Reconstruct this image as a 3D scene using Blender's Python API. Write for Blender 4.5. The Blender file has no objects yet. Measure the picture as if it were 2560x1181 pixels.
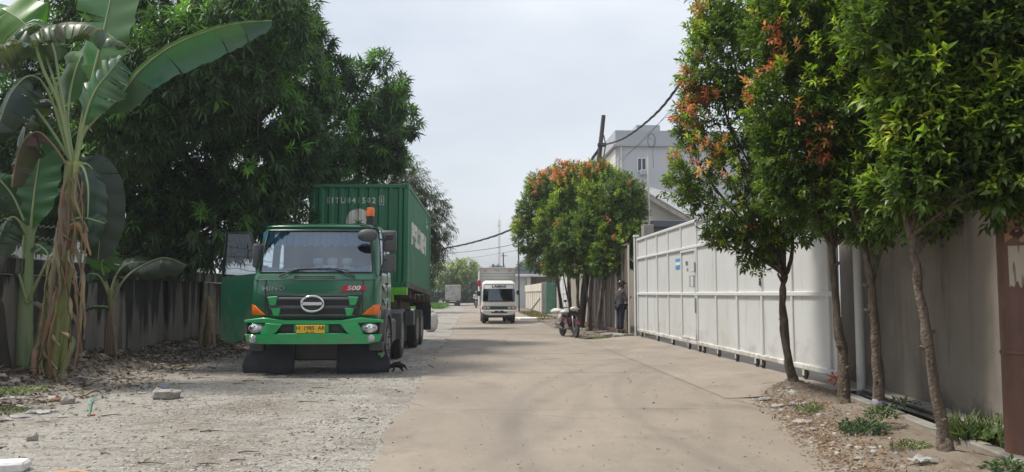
import bpy, bmesh, math, random
import numpy as np
from mathutils import Vector, Matrix, Euler
R = math.radians
random.seed(7)
RNG = np.random.default_rng(7)
sc = bpy.context.scene
COL = sc.collection

# ------------------------------------------------------------------ camera
F_PX, CX, CY, CAM_H = 1934.0, 1280.0, 590.5, 1.45
PITCH, YAW = math.atan(144.5 / F_PX), R(2.81)
cam_d = bpy.data.cameras.new('camera')
cam = bpy.data.objects.new('camera', cam_d)
COL.objects.link(cam)
cam.location = (0, 0, CAM_H)
cam.rotation_euler = (R(90) + PITCH, 0, -YAW)
cam_d.sensor_width = 36.0
cam_d.lens = 36.0 * F_PX / 2560.0
cam_d.clip_start = 0.05
cam_d.clip_end = 3000
sc.camera = cam

# ------------------------------------------------------------------ sky, sun, exposure
SUN_EL, SUN_AZ = R(62), math.atan2(-0.99, 0.10)      # azimuth measured from +Y towards +X
w = bpy.data.worlds.new('World')
sc.world = w
w.use_nodes = True
nt = w.node_tree
for n in list(nt.nodes):
    nt.nodes.remove(n)
wo = nt.nodes.new('ShaderNodeOutputWorld')
bg = nt.nodes.new('ShaderNodeBackground')
sky = nt.nodes.new('ShaderNodeTexSky')
sky.sky_type = 'NISHITA'
sky.sun_disc = False
sky.sun_elevation = SUN_EL
sky.sun_rotation = SUN_AZ
sky.air_density = 1.3
sky.dust_density = 3.0
sky.ozone_density = 1.5
tc = nt.nodes.new('ShaderNodeTexCoord')
mp = nt.nodes.new('ShaderNodeMapping')
mp.inputs['Scale'].default_value = (1.2, 1.2, 3.2)
mp.inputs['Location'].default_value = (3.1, 0.7, 0.4)
ns = nt.nodes.new('ShaderNodeTexNoise')
ns.inputs['Scale'].default_value = 1.5
ns.inputs['Detail'].default_value = 5
ns.inputs['Roughness'].default_value = 0.5
rp = nt.nodes.new('ShaderNodeMapRange')
rp.inputs['From Min'].default_value = 0.34
rp.inputs['From Max'].default_value = 0.66
rp.inputs['To Min'].default_value = 0.50
rp.inputs['To Max'].default_value = 0.96
mx = nt.nodes.new('ShaderNodeMix')
mx.data_type = 'RGBA'
mx.inputs[7].default_value = (7.5, 7.85, 8.4, 1)        # thin bright overcast veil
nt.links.new(tc.outputs['Generated'], mp.inputs[0])
nt.links.new(mp.outputs[0], ns.inputs['Vector'])
nt.links.new(ns.outputs['Fac'], rp.inputs['Value'])
nt.links.new(rp.outputs[0], mx.inputs[0])
nt.links.new(sky.outputs[0], mx.inputs[6])
nt.links.new(mx.outputs[2], bg.inputs[0])
bg.inputs[1].default_value = 0.10
nt.links.new(bg.outputs[0], wo.inputs[0])

sun_d = bpy.data.lights.new('sun', 'SUN')
sun_d.energy = 3.1
sun_d.angle = R(9)
sun_d.color = (1.0, 0.94, 0.84)
sun = bpy.data.objects.new('sun', sun_d)
COL.objects.link(sun)
sdir = Vector((math.sin(SUN_AZ) * math.cos(SUN_EL), math.cos(SUN_AZ) * math.cos(SUN_EL), math.sin(SUN_EL)))
sun.rotation_euler = sdir.to_track_quat('Z', 'Y').to_euler()
sun.location = (-20, 10, 40)

sc.view_settings.view_transform = 'Standard'
sc.view_settings.look = 'None'
sc.view_settings.exposure = 0.34
sc.view_settings.gamma = 1.0
sc.render.engine = 'CYCLES'
sc.cycles.use_denoising = True
sc.cycles.max_bounces = 6
sc.cycles.diffuse_bounces = 4
sc.cycles.glossy_bounces = 3
sc.cycles.transmission_bounces = 4
sc.cycles.transparent_max_bounces = 8
sc.cycles.volume_bounces = 0
sc.cycles.use_adaptive_sampling = True
sc.cycles.adaptive_threshold = 0.02
sc.cycles.sample_clamp_indirect = 4.0


# ------------------------------------------------------------------ measuring helper
def ray(px, py):
    x, z, y = (px - CX) / F_PX, -(py - CY) / F_PX, 1.0
    y, z = y * math.cos(PITCH) - z * math.sin(PITCH), y * math.sin(PITCH) + z * math.cos(PITCH)
    return Vector((x * math.cos(YAW) + y * math.sin(YAW), -x * math.sin(YAW) + y * math.cos(YAW), z))


def gnd(px, py, z=0.0):
    d = ray(px, py)
    t = (z - CAM_H) / d.z
    return Vector((d.x * t, d.y * t, z))


def at(px, py, y):
    d = ray(px, py)
    t = y / d.y
    return Vector((d.x * t, y, CAM_H + d.z * t))


# ------------------------------------------------------------------ materials
def mat(name, col, rough=0.7, metal=0.0, layers=(), bump=None, spec=0.5, coat=0.0, emit=None, coord='Object'):
    """layers: (colour, (sx,sy,sz), lo, hi, amount[, detail]) noise masks mixed over the base; bump: (scale, strength, distance)"""
    m = bpy.data.materials.new(name)
    m.use_nodes = True
    t = m.node_tree
    b = t.nodes['Principled BSDF']
    b.inputs['Roughness'].default_value = rough
    b.inputs['Metallic'].default_value = metal
    b.inputs['Specular IOR Level'].default_value = spec
    b.inputs['Coat Weight'].default_value = coat
    b.inputs['Coat Roughness'].default_value = 0.08
    c4 = (*col, 1)
    b.inputs['Base Color'].default_value = c4
    if emit:
        b.inputs['Emission Color'].default_value = (*emit[0], 1)
        b.inputs['Emission Strength'].default_value = emit[1]
    if layers or bump:
        co = t.nodes.new('ShaderNodeTexCoord').outputs[coord]
    cur = None
    for i, l in enumerate(layers):
        c2, s, lo, hi, amt = l[:5]
        mpn = t.nodes.new('ShaderNodeMapping')
        mpn.inputs['Scale'].default_value = s
        mpn.inputs['Location'].default_value = (i * 3.7, i * 1.3, i * 2.1)
        t.links.new(co, mpn.inputs[0])
        nn = t.nodes.new('ShaderNodeTexNoise')
        nn.inputs['Scale'].default_value = 1
        nn.inputs['Detail'].default_value = l[5] if len(l) > 5 else 5
        nn.inputs['Roughness'].default_value = 0.6
        t.links.new(mpn.outputs[0], nn.inputs['Vector'])
        mr = t.nodes.new('ShaderNodeMapRange')
        mr.inputs['From Min'].default_value = lo
        mr.inputs['From Max'].default_value = hi
        mr.inputs['To Max'].default_value = amt
        fac = nn.outputs['Fac']
        if len(l) > 6:                       # the mask grows or fades with height (drips, splash)
            sp = t.nodes.new('ShaderNodeSeparateXYZ')
            t.links.new(co, sp.inputs[0])
            zr_ = t.nodes.new('ShaderNodeMapRange')
            zr_.inputs['From Min'].default_value, zr_.inputs['From Max'].default_value, zr_.inputs['To Min'].default_value, zr_.inputs['To Max'].default_value = l[6]
            t.links.new(sp.outputs['Z'], zr_.inputs['Value'])
            ad = t.nodes.new('ShaderNodeMath')
            t.links.new(fac, ad.inputs[0])
            t.links.new(zr_.outputs[0], ad.inputs[1])
            fac = ad.outputs[0]
        t.links.new(fac, mr.inputs['Value'])
        mm = t.nodes.new('ShaderNodeMix')
        mm.data_type = 'RGBA'
        mm.inputs[7].default_value = (*c2, 1)
        if cur is None:
            mm.inputs[6].default_value = c4
        else:
            t.links.new(cur, mm.inputs[6])
        t.links.new(mr.outputs[0], mm.inputs[0])
        cur = mm.outputs[2]
    if cur is not None:
        t.links.new(cur, b.inputs['Base Color'])
    if bump:
        nb = t.nodes.new('ShaderNodeTexNoise')
        nb.inputs['Scale'].default_value = bump[0]
        nb.inputs['Detail'].default_value = 6
        t.links.new(co, nb.inputs['Vector'])
        bp = t.nodes.new('ShaderNodeBump')
        bp.inputs['Strength'].default_value = bump[1]
        bp.inputs['Distance'].default_value = bump[2]
        t.links.new(nb.outputs['Fac'], bp.inputs['Height'])
        t.links.new(bp.outputs[0], b.inputs['Normal'])
    return m


def leaf_mat(name, rough=0.38, trans=0.3, tcol=(1.25, 1.35, 0.6), spec=0.5):
    m = bpy.data.materials.new(name)
    m.use_nodes = True
    t = m.node_tree
    b = t.nodes['Principled BSDF']
    out = t.nodes['Material Output']
    b.inputs['Roughness'].default_value = rough
    b.inputs['Specular IOR Level'].default_value = spec
    a = t.nodes.new('ShaderNodeAttribute')
    a.attribute_name = 'leafcol'
    t.links.new(a.outputs['Color'], b.inputs['Base Color'])
    mul = t.nodes.new('ShaderNodeMix')
    mul.data_type = 'RGBA'
    mul.blend_type = 'MULTIPLY'
    mul.inputs[0].default_value = 1
    mul.inputs[7].default_value = (*tcol, 1)
    t.links.new(a.outputs['Color'], mul.inputs[6])
    tr = t.nodes.new('ShaderNodeBsdfTranslucent')
    t.links.new(mul.outputs[2], tr.inputs[0])
    ms = t.nodes.new('ShaderNodeMixShader')
    ms.inputs[0].default_value = trans
    t.links.new(b.outputs[0], ms.inputs[1])
    t.links.new(tr.outputs[0], ms.inputs[2])
    t.links.new(ms.outputs[0], out.inputs[0])
    return m


def glass_mat(name, tint=(0.55, 0.6, 0.62), refl=0.2, rough=0.02):
    m = bpy.data.materials.new(name)
    m.use_nodes = True
    t = m.node_tree
    t.nodes.remove(t.nodes['Principled BSDF'])
    out = t.nodes['Material Output']
    tr = t.nodes.new('ShaderNodeBsdfTransparent')
    tr.inputs[0].default_value = (*tint, 1)
    gl = t.nodes.new('ShaderNodeBsdfGlossy')
    gl.inputs['Roughness'].default_value = rough
    gl.inputs['Color'].default_value = (.78, .88, 1.0, 1)
    lw = t.nodes.new('ShaderNodeLayerWeight')
    lw.inputs[0].default_value = 0.25
    mr = t.nodes.new('ShaderNodeMapRange')
    mr.inputs['To Min'].default_value = refl
    mr.inputs['To Max'].default_value = 1.0
    t.links.new(lw.outputs['Fresnel'], mr.inputs['Value'])
    ms = t.nodes.new('ShaderNodeMixShader')
    t.links.new(mr.outputs[0], ms.inputs[0])
    t.links.new(tr.outputs[0], ms.inputs[1])
    t.links.new(gl.outputs[0], ms.inputs[2])
    t.links.new(ms.outputs[0], out.inputs[0])
    return m


# ------------------------------------------------------------------ mesh helpers
class MB:
    """collects shapes and links them as ONE mesh object"""

    def __init__(s):
        s.bm = bmesh.new()

    def _tr(s, vs, M):
        if M is not None:
            for v in vs:
                v.co = M @ v.co

    def box(s, x0, x1, y0, y1, z0, z1, bev=0.0, M=None, seg=1):
        r = bmesh.ops.create_cube(s.bm, size=1)
        vs = r['verts']
        for v in vs:
            v.co = Vector(((x0 + x1) / 2 + v.co.x * (x1 - x0), (y0 + y1) / 2 + v.co.y * (y1 - y0), (z0 + z1) / 2 + v.co.z * (z1 - z0)))
        if bev:
            es = list({e for v in vs for e in v.link_edges})
            rr = bmesh.ops.bevel(s.bm, geom=es, offset=bev, segments=seg, affect='EDGES', profile=0.5)
            vs = list({v for f in rr['faces'] for v in f.verts} | {v for v in vs if v.is_valid})
        s._tr(vs, M)
        return s

    def quad(s, *pts):
        s.bm.faces.new([s.bm.verts.new(p) for p in pts])
        return s

    def prism(s, poly, axis='y', a=0.0, b=0.1, M=None, bev=0.0):
        """poly: list of 2D points; axis y -> (x,z), x -> (y,z), z -> (x,y); extruded a..b"""
        def p3(p, t):
            if axis == 'y':
                return Vector((p[0], t, p[1]))
            if axis == 'x':
                return Vector((t, p[0], p[1]))
            return Vector((p[0], p[1], t))
        A = [s.bm.verts.new(p3(p, a)) for p in poly]
        B = [s.bm.verts.new(p3(p, b)) for p in poly]
        fs = [s.bm.faces.new(A), s.bm.faces.new(list(reversed(B)))]
        n = len(poly)
        for i in range(n):
            fs.append(s.bm.faces.new((A[i], B[i], B[(i + 1) % n], A[(i + 1) % n])))
        vs = A + B
        if bev:
            es = list({e for f in fs[:2] for e in f.edges})
            rr = bmesh.ops.bevel(s.bm, geom=es, offset=bev, segments=1, affect='EDGES', profile=0.5)
            vs = list({v for f in rr['faces'] for v in f.verts} | {v for v in vs if v.is_valid})
        s._tr(vs, M)
        return s

    def tube(s, pts, rad, n=8, cap=True, M=None, wob=0.0, flat=1.0):
        pts = [Vector(p) for p in pts]
        k = len(pts)
        if not hasattr(rad, '__len__'):
            rad = [rad] * k
        up = None
        rings = []
        for i, p in enumerate(pts):
            d = (pts[min(i + 1, k - 1)] - pts[max(i - 1, 0)])
            if d.length < 1e-9:
                d = Vector((0, 0, 1))
            d.normalize()
            if up is None:
                up = Vector((0, 0, 1)) if abs(d.z) < 0.9 else Vector((1, 0, 0))
            sd = d.cross(up).normalized()
            up = sd.cross(d).normalized()
            ring = []
            for j in range(n):
                an = 2 * math.pi * j / n
                r = rad[i] * (1 + (random.uniform(-wob, wob) if wob else 0))
                ring.append(s.bm.verts.new(p + sd * (math.cos(an) * r) + up * (math.sin(an) * r * flat)))
            rings.append(ring)
        for a, b in zip(rings, rings[1:]):
            for j in range(n):
                s.bm.faces.new((a[j], a[(j + 1) % n], b[(j + 1) % n], b[j]))
        if cap:
            s.bm.faces.new(list(reversed(rings[0])))
            s.bm.faces.new(rings[-1])
        s._tr([v for r_ in rings for v in r_], M)
        return s

    def lathe(s, prof, n=24, axis='z', M=None):
        """prof: (r, h) points; revolved about axis"""
        rings = []
        for r, h in prof:
            ring = []
            for j in range(n):
                an = 2 * math.pi * j / n
                c, q = math.cos(an) * r, math.sin(an) * r
                ring.append(s.bm.verts.new({'z': (c, q, h), 'x': (h, c, q), 'y': (c, h, q)}[axis]))
            rings.append(ring)
        for a, b in zip(rings, rings[1:]):
            for j in range(n):
                s.bm.faces.new((a[j], a[(j + 1) % n], b[(j + 1) % n], b[j]))
        s.bm.faces.new(list(reversed(rings[0])))
        s.bm.faces.new(rings[-1])
        s._tr([v for r_ in rings for v in r_], M)
        return s

    def blob(s, c, r, sub=2, noise=0.0, M=None):
        rr = bmesh.ops.create_icosphere(s.bm, subdivisions=sub, radius=1)
        rx, ry, rz = r if hasattr(r, '__len__') else (r, r, r)
        for v in rr['verts']:
            k = 1 + random.uniform(-noise, noise)
            v.co = Vector((c[0] + v.co.x * rx * k, c[1] + v.co.y * ry * k, c[2] + v.co.z * rz * k))
        s._tr(rr['verts'], M)
        return s

    def cut(s, axis, vals):
        n = {'x': Vector((1, 0, 0)), 'y': Vector((0, 1, 0)), 'z': Vector((0, 0, 1))}[axis]
        for v in vals:
            bmesh.ops.bisect_plane(s.bm, geom=s.bm.verts[:] + s.bm.edges[:] + s.bm.faces[:], plane_co=n * v, plane_no=n, dist=1e-5)
        return s

    def deform(s, fn):
        for v in s.bm.verts:
            v.co = Vector(fn(v.co))
        return s

    def build(s, name, m, parent=None, smooth=False, normals=True):
        if normals:
            bmesh.ops.recalc_face_normals(s.bm, faces=s.bm.faces[:])
        me = bpy.data.meshes.new(name)
        s.bm.to_mesh(me)
        s.bm.free()
        if smooth:
            me.polygons.foreach_set('use_smooth', [True] * len(me.polygons))
            if smooth is not True:
                me.set_sharp_from_angle(angle=R(smooth))
        if m is not None:
            for q in (m if isinstance(m, (list, tuple)) else [m]):
                me.materials.append(q)
        return link(name, me, parent)


def link(name, me, parent=None):
    o = bpy.data.objects.new(name, me)
    COL.objects.link(o)
    if parent is not None:
        o.parent = parent
    return o


def tag(o, label=None, cat=None, group=None, kind=None):
    for k, v in (('label', label), ('category', cat), ('group', group), ('kind', kind)):
        if v:
            o[k] = v
    return o


def thing(name, label, cat, loc=(0, 0, 0), rz=0.0, group=None):
    o = bpy.data.objects.new(name, None)
    COL.objects.link(o)
    o.location = loc
    o.rotation_euler = (0, 0, rz)
    o.empty_display_size = 0.2
    return tag(o, label, cat, group)


def sub(name, parent, loc, rz=0.0):
    o = bpy.data.objects.new(name, None)
    COL.objects.link(o)
    o.parent = parent
    o.location = loc
    o.rotation_euler = (0, 0, rz)
    return o


def copy_tree(o, parent=None):
    c = o.copy()
    COL.objects.link(c)
    c.parent = parent
    for ch in list(o.children):
        copy_tree(ch, c)
    return c


def np_mesh(name, V, faces_tri, m, parent=None, col=None, smooth=True):
    me = bpy.data.meshes.new(name)
    nv, nf = len(V), len(faces_tri)
    k = faces_tri.shape[1]
    me.vertices.add(nv)
    me.vertices.foreach_set('co', np.ascontiguousarray(V, dtype=np.float32).ravel())
    me.loops.add(nf * k)
    me.loops.foreach_set('vertex_index', np.ascontiguousarray(faces_tri, dtype=np.int32).ravel())
    me.polygons.add(nf)
    me.polygons.foreach_set('loop_start', np.arange(0, nf * k, k, dtype=np.int32))
    me.polygons.foreach_set('loop_total', np.full(nf, k, dtype=np.int32))
    me.update(calc_edges=True)
    if smooth:
        me.polygons.foreach_set('use_smooth', np.ones(nf, dtype=bool))
    if col is not None:
        a = me.attributes.new('leafcol', 'FLOAT_COLOR', 'POINT')
        c = np.ones((nv, 4), dtype=np.float32)
        c[:, :3] = col
        a.data.foreach_set('color', c.ravel())
    me.materials.append(m)
    me.validate()
    return link(name, me, parent)


def text_part(name, body, size, m, parent, loc, rot=(0, 0, 0), extrude=0.003, bold=0.0, sx=1.0, shear=0.0, cuts=None, fn=None, space=1.0):
    cu = bpy.data.curves.new('lettering', 'FONT')
    cu.body = body
    cu.size = size
    cu.align_x = 'CENTER'
    cu.align_y = 'CENTER'
    cu.extrude = extrude
    cu.offset = bold
    cu.shear = shear
    cu.space_character = space
    cu.resolution_u = 3
    o = bpy.data.objects.new('lettering_source', cu)
    COL.objects.link(o)
    dg = bpy.context.evaluated_depsgraph_get()
    me = bpy.data.meshes.new_from_object(o.evaluated_get(dg))
    bpy.data.objects.remove(o)
    bpy.data.curves.remove(cu)
    T = Matrix.Translation(loc) @ Euler(rot).to_matrix().to_4x4() @ Matrix.Diagonal((sx, 1, 1, 1))
    me.transform(T)
    if cuts or fn:
        b = bmesh.new()
        b.from_mesh(me)
        if cuts:
            ax, vals = cuts
            n = {'x': Vector((1, 0, 0)), 'y': Vector((0, 1, 0))}[ax]
            for v in vals:
                bmesh.ops.bisect_plane(b, geom=b.verts[:] + b.edges[:] + b.faces[:], plane_co=n * v, plane_no=n, dist=1e-5)
        if fn:
            for v in b.verts:
                v.co = Vector(fn(v.co))
        b.to_mesh(me)
        b.free()
    me.name = name
    me.materials.clear()
    me.materials.append(m)
    return link(name, me, parent)


# value noise for relief
_perm = RNG.random((256, 256))


def vnoise(x, y):
    xi, yi = np.floor(x).astype(int), np.floor(y).astype(int)
    fx, fy = x - xi, y - yi
    fx, fy = fx * fx * (3 - 2 * fx), fy * fy * (3 - 2 * fy)
    g = lambda a, b: _perm[a % 256, b % 256]
    return (g(xi, yi) * (1 - fx) + g(xi + 1, yi) * fx) * (1 - fy) + (g(xi, yi + 1) * (1 - fx) + g(xi + 1, yi + 1) * fx) * fy


def fbm(x, y, o=4):
    s, a, t = 0, 0.5, 0
    for i in range(o):
        s = s + a * vnoise(x * 2 ** i + i * 17.3, y * 2 ** i + i * 9.1)
        t += a
        a *= 0.5
    return s / t


def sheet(name, xs, ys, zf, m, parent=None):
    X, Y = np.meshgrid(xs, ys)
    Z = zf(X, Y)
    V = np.stack([X.ravel(), Y.ravel(), Z.ravel()], 1)
    nx, ny = len(xs), len(ys)
    i = np.arange(ny - 1)[:, None] * nx + np.arange(nx - 1)[None, :]
    i = i.ravel()
    return np_mesh(name, V, np.stack([i, i + 1, i + nx + 1, i + nx], 1), m, parent)
# ================================================================== SETTING
M = {}
M['dirt'] = mat('dirt', (0.20, 0.165, 0.13), 0.95, layers=[((0.11, 0.09, 0.07), (0.5, 0.5, 0.5), .4, .7, .8), ((0.30, 0.26, 0.2), (3, 3, 3), .5, .8, .5)], bump=(14, .5, .03))
M['gravel'] = mat('gravel_dirt', (0.34, 0.32, 0.285), 0.95, layers=[
    ((0.19, 0.155, 0.125), (0.55, 0.35, 1), .48, .64, .75), ((0.44, 0.425, 0.39), (0.7, 1.0, 1), .50, .70, .6),
    ((0.17, 0.145, 0.12), (2.6, 5.5, 2), .52, .62, .6), ((0.11, 0.095, 0.08), (9, 14, 9), .56, .66, .75), ((0.52, 0.50, 0.46), (14, 22, 14), .58, .66, .8), ((0.09, 0.078, 0.065), (38, 50, 38), .56, .64, .65)], bump=(22, 1.0, .05))
M['soil'] = mat('verge_soil', (0.215, 0.178, 0.14), 0.95, layers=[((0.14, 0.105, 0.075), (2.5, 2.5, 2.5), .42, .65, .8), ((0.31, 0.265, 0.21), (8, 8, 8), .5, .7, .6)], bump=(22, .7, .03))


def concrete(name, base, stain, light, rings=False):
    m = mat(name, base, 0.88, layers=[(stain, (0.35, 0.16, 1), .44, .62, .7), (light, (0.6, 0.45, 1), .5, .66, .75), ((0.155, 0.135, 0.115), (1.1, .8, 1), .56, .68, .55),
            (stain, (2.6, 0.5, 1), .5, .72, .35), ((0.17, 0.145, 0.12), (7, 5, 5), .58, .76, .5), ((0.38, 0.335, 0.28), (30, 30, 30), .5, .75, .35), ((0.14, 0.115, 0.09), (24, 17, 24), .665, .70, .7)], bump=(30, .25, .006))
    t = m.node_tree
    b = t.nodes['Principled BSDF']
    src = b.inputs['Base Color'].links[0].from_socket
    co = t.nodes.new('ShaderNodeTexCoord').outputs['Object']
    dn = t.nodes.new('ShaderNodeTexNoise')
    dn.inputs['Scale'].default_value = 1.6
    dn.inputs['Detail'].default_value = 7
    t.links.new(co, dn.inputs['Vector'])
    mxv = t.nodes.new('ShaderNodeMix')
    mxv.data_type = 'VECTOR'
    mxv.inputs[0].default_value = .28
    t.links.new(co, mxv.inputs[4])
    t.links.new(dn.outputs['Color'], mxv.inputs[5])
    vo = t.nodes.new('ShaderNodeTexVoronoi')
    vo.feature = 'DISTANCE_TO_EDGE'
    vo.inputs['Scale'].default_value = .42
    t.links.new(mxv.outputs[1], vo.inputs['Vector'])
    cm = t.nodes.new('ShaderNodeMapRange')
    cm.inputs['From Min'].default_value = .006
    cm.inputs['From Max'].default_value = .002
    t.links.new(vo.outputs['Distance'], cm.inputs['Value'])
    pn = t.nodes.new('ShaderNodeTexNoise')
    pn.inputs['Scale'].default_value = .33
    t.links.new(co, pn.inputs['Vector'])
    pm = t.nodes.new('ShaderNodeMapRange')
    pm.inputs['From Min'].default_value = .5
    pm.inputs['From Max'].default_value = .56
    pm.inputs['To Max'].default_value = .75
    t.links.new(pn.outputs['Fac'], pm.inputs['Value'])
    ml_ = t.nodes.new('ShaderNodeMath')
    ml_.operation = 'MULTIPLY'
    t.links.new(cm.outputs[0], ml_.inputs[0])
    t.links.new(pm.outputs[0], ml_.inputs[1])
    mk = t.nodes.new('ShaderNodeMix')
    mk.data_type = 'RGBA'
    mk.inputs[7].default_value = (0.10, 0.085, 0.07, 1)
    t.links.new(ml_.outputs[0], mk.inputs[0])
    t.links.new(src, mk.inputs[6])
    t.links.new(mk.outputs[2], b.inputs['Base Color'])
    if rings:
        t = m.node_tree
        b = t.nodes['Principled BSDF']
        src = b.inputs['Base Color'].links[0].from_socket
        co = t.nodes.new('ShaderNodeTexCoord').outputs['Object']
        nz = t.nodes.new('ShaderNodeTexNoise')
        nz.inputs['Scale'].default_value = 0.9
        nz.inputs['Detail'].default_value = 6
        t.links.new(co, nz.inputs['Vector'])
        for (cx, cy, r0, wd, am) in ((14.6, 8.2, 14.2, .15, .42), (14.6, 8.2, 12.6, .15, .38), (15.2, 6.0, 15.0, .17, .30), (17.5, 9.0, 15.6, .12, .36), (-12.5, 13.5, 14.3, .14, .3), (-12.5, 13.5, 16.0, .14, .3)):
            sb = t.nodes.new('ShaderNodeVectorMath')
            sb.operation = 'DISTANCE'
            sb.inputs[1].default_value = (cx, cy, 0)
            t.links.new(co, sb.inputs[0])
            m1 = t.nodes.new('ShaderNodeMath')
            m1.operation = 'SUBTRACT'
            m1.inputs[1].default_value = r0
            t.links.new(sb.outputs['Value'], m1.inputs[0])
            m2 = t.nodes.new('ShaderNodeMath')
            m2.operation = 'ABSOLUTE'
            t.links.new(m1.outputs[0], m2.inputs[0])
            mr = t.nodes.new('ShaderNodeMapRange')
            mr.inputs['From Min'].default_value = wd
            mr.inputs['From Max'].default_value = wd * .35
            mr.inputs['To Max'].default_value = am
            t.links.new(m2.outputs[0], mr.inputs['Value'])
            m3 = t.nodes.new('ShaderNodeMath')
            m3.operation = 'MULTIPLY'
            t.links.new(mr.outputs[0], m3.inputs[0])
            t.links.new(nz.outputs['Fac'], m3.inputs[1])
            mm = t.nodes.new('ShaderNodeMix')
            mm.data_type = 'RGBA'
            mm.inputs[7].default_value = (0.135, 0.12, 0.108, 1)
            t.links.new(m3.outputs[0], mm.inputs[0])
            t.links.new(src, mm.inputs[6])
            src = mm.outputs[2]
        t.links.new(src, b.inputs['Base Color'])
    return m


M['road'] = concrete('dusty_concrete', (0.278, 0.236, 0.191), (0.205, 0.178, 0.150), (0.325, 0.276, 0.224), True)
M['apron'] = concrete('apron_concrete', (0.285, 0.243, 0.198), (0.21, 0.182, 0.155), (0.33, 0.282, 0.232))
M['joint'] = mat('joint_fill', (0.17, 0.14, 0.11), 0.95)
M['plaster'] = mat('grey_plaster', (0.235, 0.205, 0.172), 0.9, layers=[((0.06, 0.055, 0.05), (2.5, 2.5, .3), .54, .64, .7, 5, (1.5, 3.2, -.05, .07)), ((0.09, 0.08, 0.07), (1.5, 1.5, 1.5), .5, .62, .7, 5, (0, .7, .1, -.15)), ((0.13, 0.115, 0.10), (0.5, 0.5, 0.35), .42, .66, .8), ((0.29, 0.255, 0.215), (1.2, 1.2, 1.2), .5, .7, .6), ((0.1, 0.09, 0.08), (4, 4, .4), .55, .75, .5)], bump=(40, .3, .01))
M['oldconc'] = mat('old_concrete', (0.30, 0.285, 0.255), 0.9, layers=[((0.18, 0.165, 0.145), (2, 2, 2), .4, .7, .7), ((0.40, 0.38, 0.35), (5, 5, 5), .5, .7, .5)], bump=(25, .5, .012))
M['panelwall'] = mat('stained_precast_concrete', (0.25, 0.23, 0.205), 0.9, layers=[((0.13, 0.12, 0.105), (.7, .9, .35), .42, .62, .7), ((0.014, 0.0135, 0.013), (2.0, 2.3, .22), .50, .56, .96, 4, (.5, 1.75, -.07, .085)), ((0.05, 0.05, 0.04), (1.5, 3, 2), .5, .6, .8, 5, (0, .5, .12, -.2)), ((0.33, 0.30, 0.27), (2.2, 3, .5), .56, .72, .5), ((0.07, 0.075, 0.05), (6, 6, 3), .58, .75, .5)], bump=(20, .4, .01))
M['white'] = mat('white_gate_paint', (0.63, 0.64, 0.635), 0.55, layers=[((0.33, 0.27, 0.2), (3, 3, 2), .52, .68, .7, 5, (.3, .8, .10, -.2)), ((0.60, 0.57, 0.49), (1.5, 1.5, .35), .48, .75, .55), ((0.46, 0.36, 0.24), (9, 9, 1.2), .64, .78, .5), ((0.58, 0.55, 0.49), (25, 25, 25), .55, .8, .3)])
M['whitesheet'] = mat('white_sheet_paint', (0.60, 0.615, 0.62), 0.5, layers=[((0.33, 0.28, 0.22), (1.6, 1.6, 2.5), .50, .74, .5, 5, (.3, .9, .12, -.16)), ((0.40, 0.30, 0.2), (5, 7, .5), .60, .70, .55), ((0.50, 0.495, 0.46), (.6, 1.0, .28), .46, .74, .6), ((0.44, 0.36, 0.26), (7, 7, .6), .64, .8, .4), ((0.66, 0.67, 0.68), (1.6, 1.6, 1.6), .5, .75, .6)], bump=(1.3, .22, .02))
M['darksteel'] = mat('dark_steel', (0.05, 0.045, 0.04), 0.6, .3, layers=[((0.12, 0.07, 0.04), (6, 6, 6), .5, .7, .7)])
M['rust'] = mat('rusty_paint', (0.15, 0.075, 0.055), 0.45, layers=[((0.07, 0.03, 0.025), (3, 3, 1), .4, .7, .8), ((0.28, 0.17, 0.1), (7, 7, 4), .58, .75, .6)], bump=(18, .3, .006))
M['brownsheet'] = mat('brown_metal_sheet', (0.16, 0.125, 0.10), 0.6, layers=[((0.09, 0.07, 0.055), (1.2, 1.2, .3), .4, .7, .8), ((0.22, 0.17, 0.13), (6, 6, .8), .55, .75, .5)])
M['cream'] = mat('cream_wall', (0.62, 0.575, 0.49), 0.85, layers=[((0.44, 0.39, 0.32), (.5, .5, .3), .48, .75, .6)])
M['grey_and_shade_wall'] = mat('pale_grey_and_shaded_wall', (0.50, 0.52, 0.55), 0.8, layers=[((0.44, 0.46, 0.49), (.3, .3, .12), .45, .75, .6)])  # also carries the shade of the office front as grey-blue colour
M['grey_and_shade_wall2'] = mat('mid_grey_wall', (0.40, 0.42, 0.45), 0.8, layers=[((0.34, 0.36, 0.385), (.3, .3, .15), .45, .75, .5)])
M['offwhite'] = mat('offwhite_wall', (0.62, 0.61, 0.575), 0.8, layers=[((0.5, 0.48, 0.44), (.5, .5, .2), .5, .78, .5)])
M['roofwhite'] = mat('white_metal_roof', (0.66, 0.67, 0.68), 0.45, .1, layers=[((0.5, 0.5, 0.5), (1, 1, 1), .5, .75, .5)])
M['slate'] = mat('slate_blue_sheet', (0.10, 0.115, 0.135), 0.55, layers=[((0.16, 0.17, 0.185), (1, 1, 1), .5, .75, .6)])
M['greengate'] = mat('green_gate_paint', (0.055, 0.22, 0.13), 0.5, layers=[((0.12, 0.33, 0.22), (2, 2, 1), .45, .7, .6)])
M['greenroof'] = mat('green_roof', (0.10, 0.17, 0.17), 0.6, layers=[((0.15, 0.22, 0.22), (2, 2, 2), .5, .7, .5)])
M['wire'] = mat('black_cable', (0.018, 0.018, 0.02), 0.6)
M['polemetal'] = mat('dark_pole', (0.05, 0.05, 0.052), 0.7, layers=[((0.11, 0.10, 0.09), (8, 8, .8), .5, .7, .6)])
M['winglass'] = mat('window_glass', (0.03, 0.04, 0.055), 0.1, spec=.8)
M['winframe'] = mat('window_frame', (0.7, 0.71, 0.72), 0.5)
M['bluesign'] = mat('blue_sign', (0.05, 0.28, 0.62), 0.5)
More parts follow.
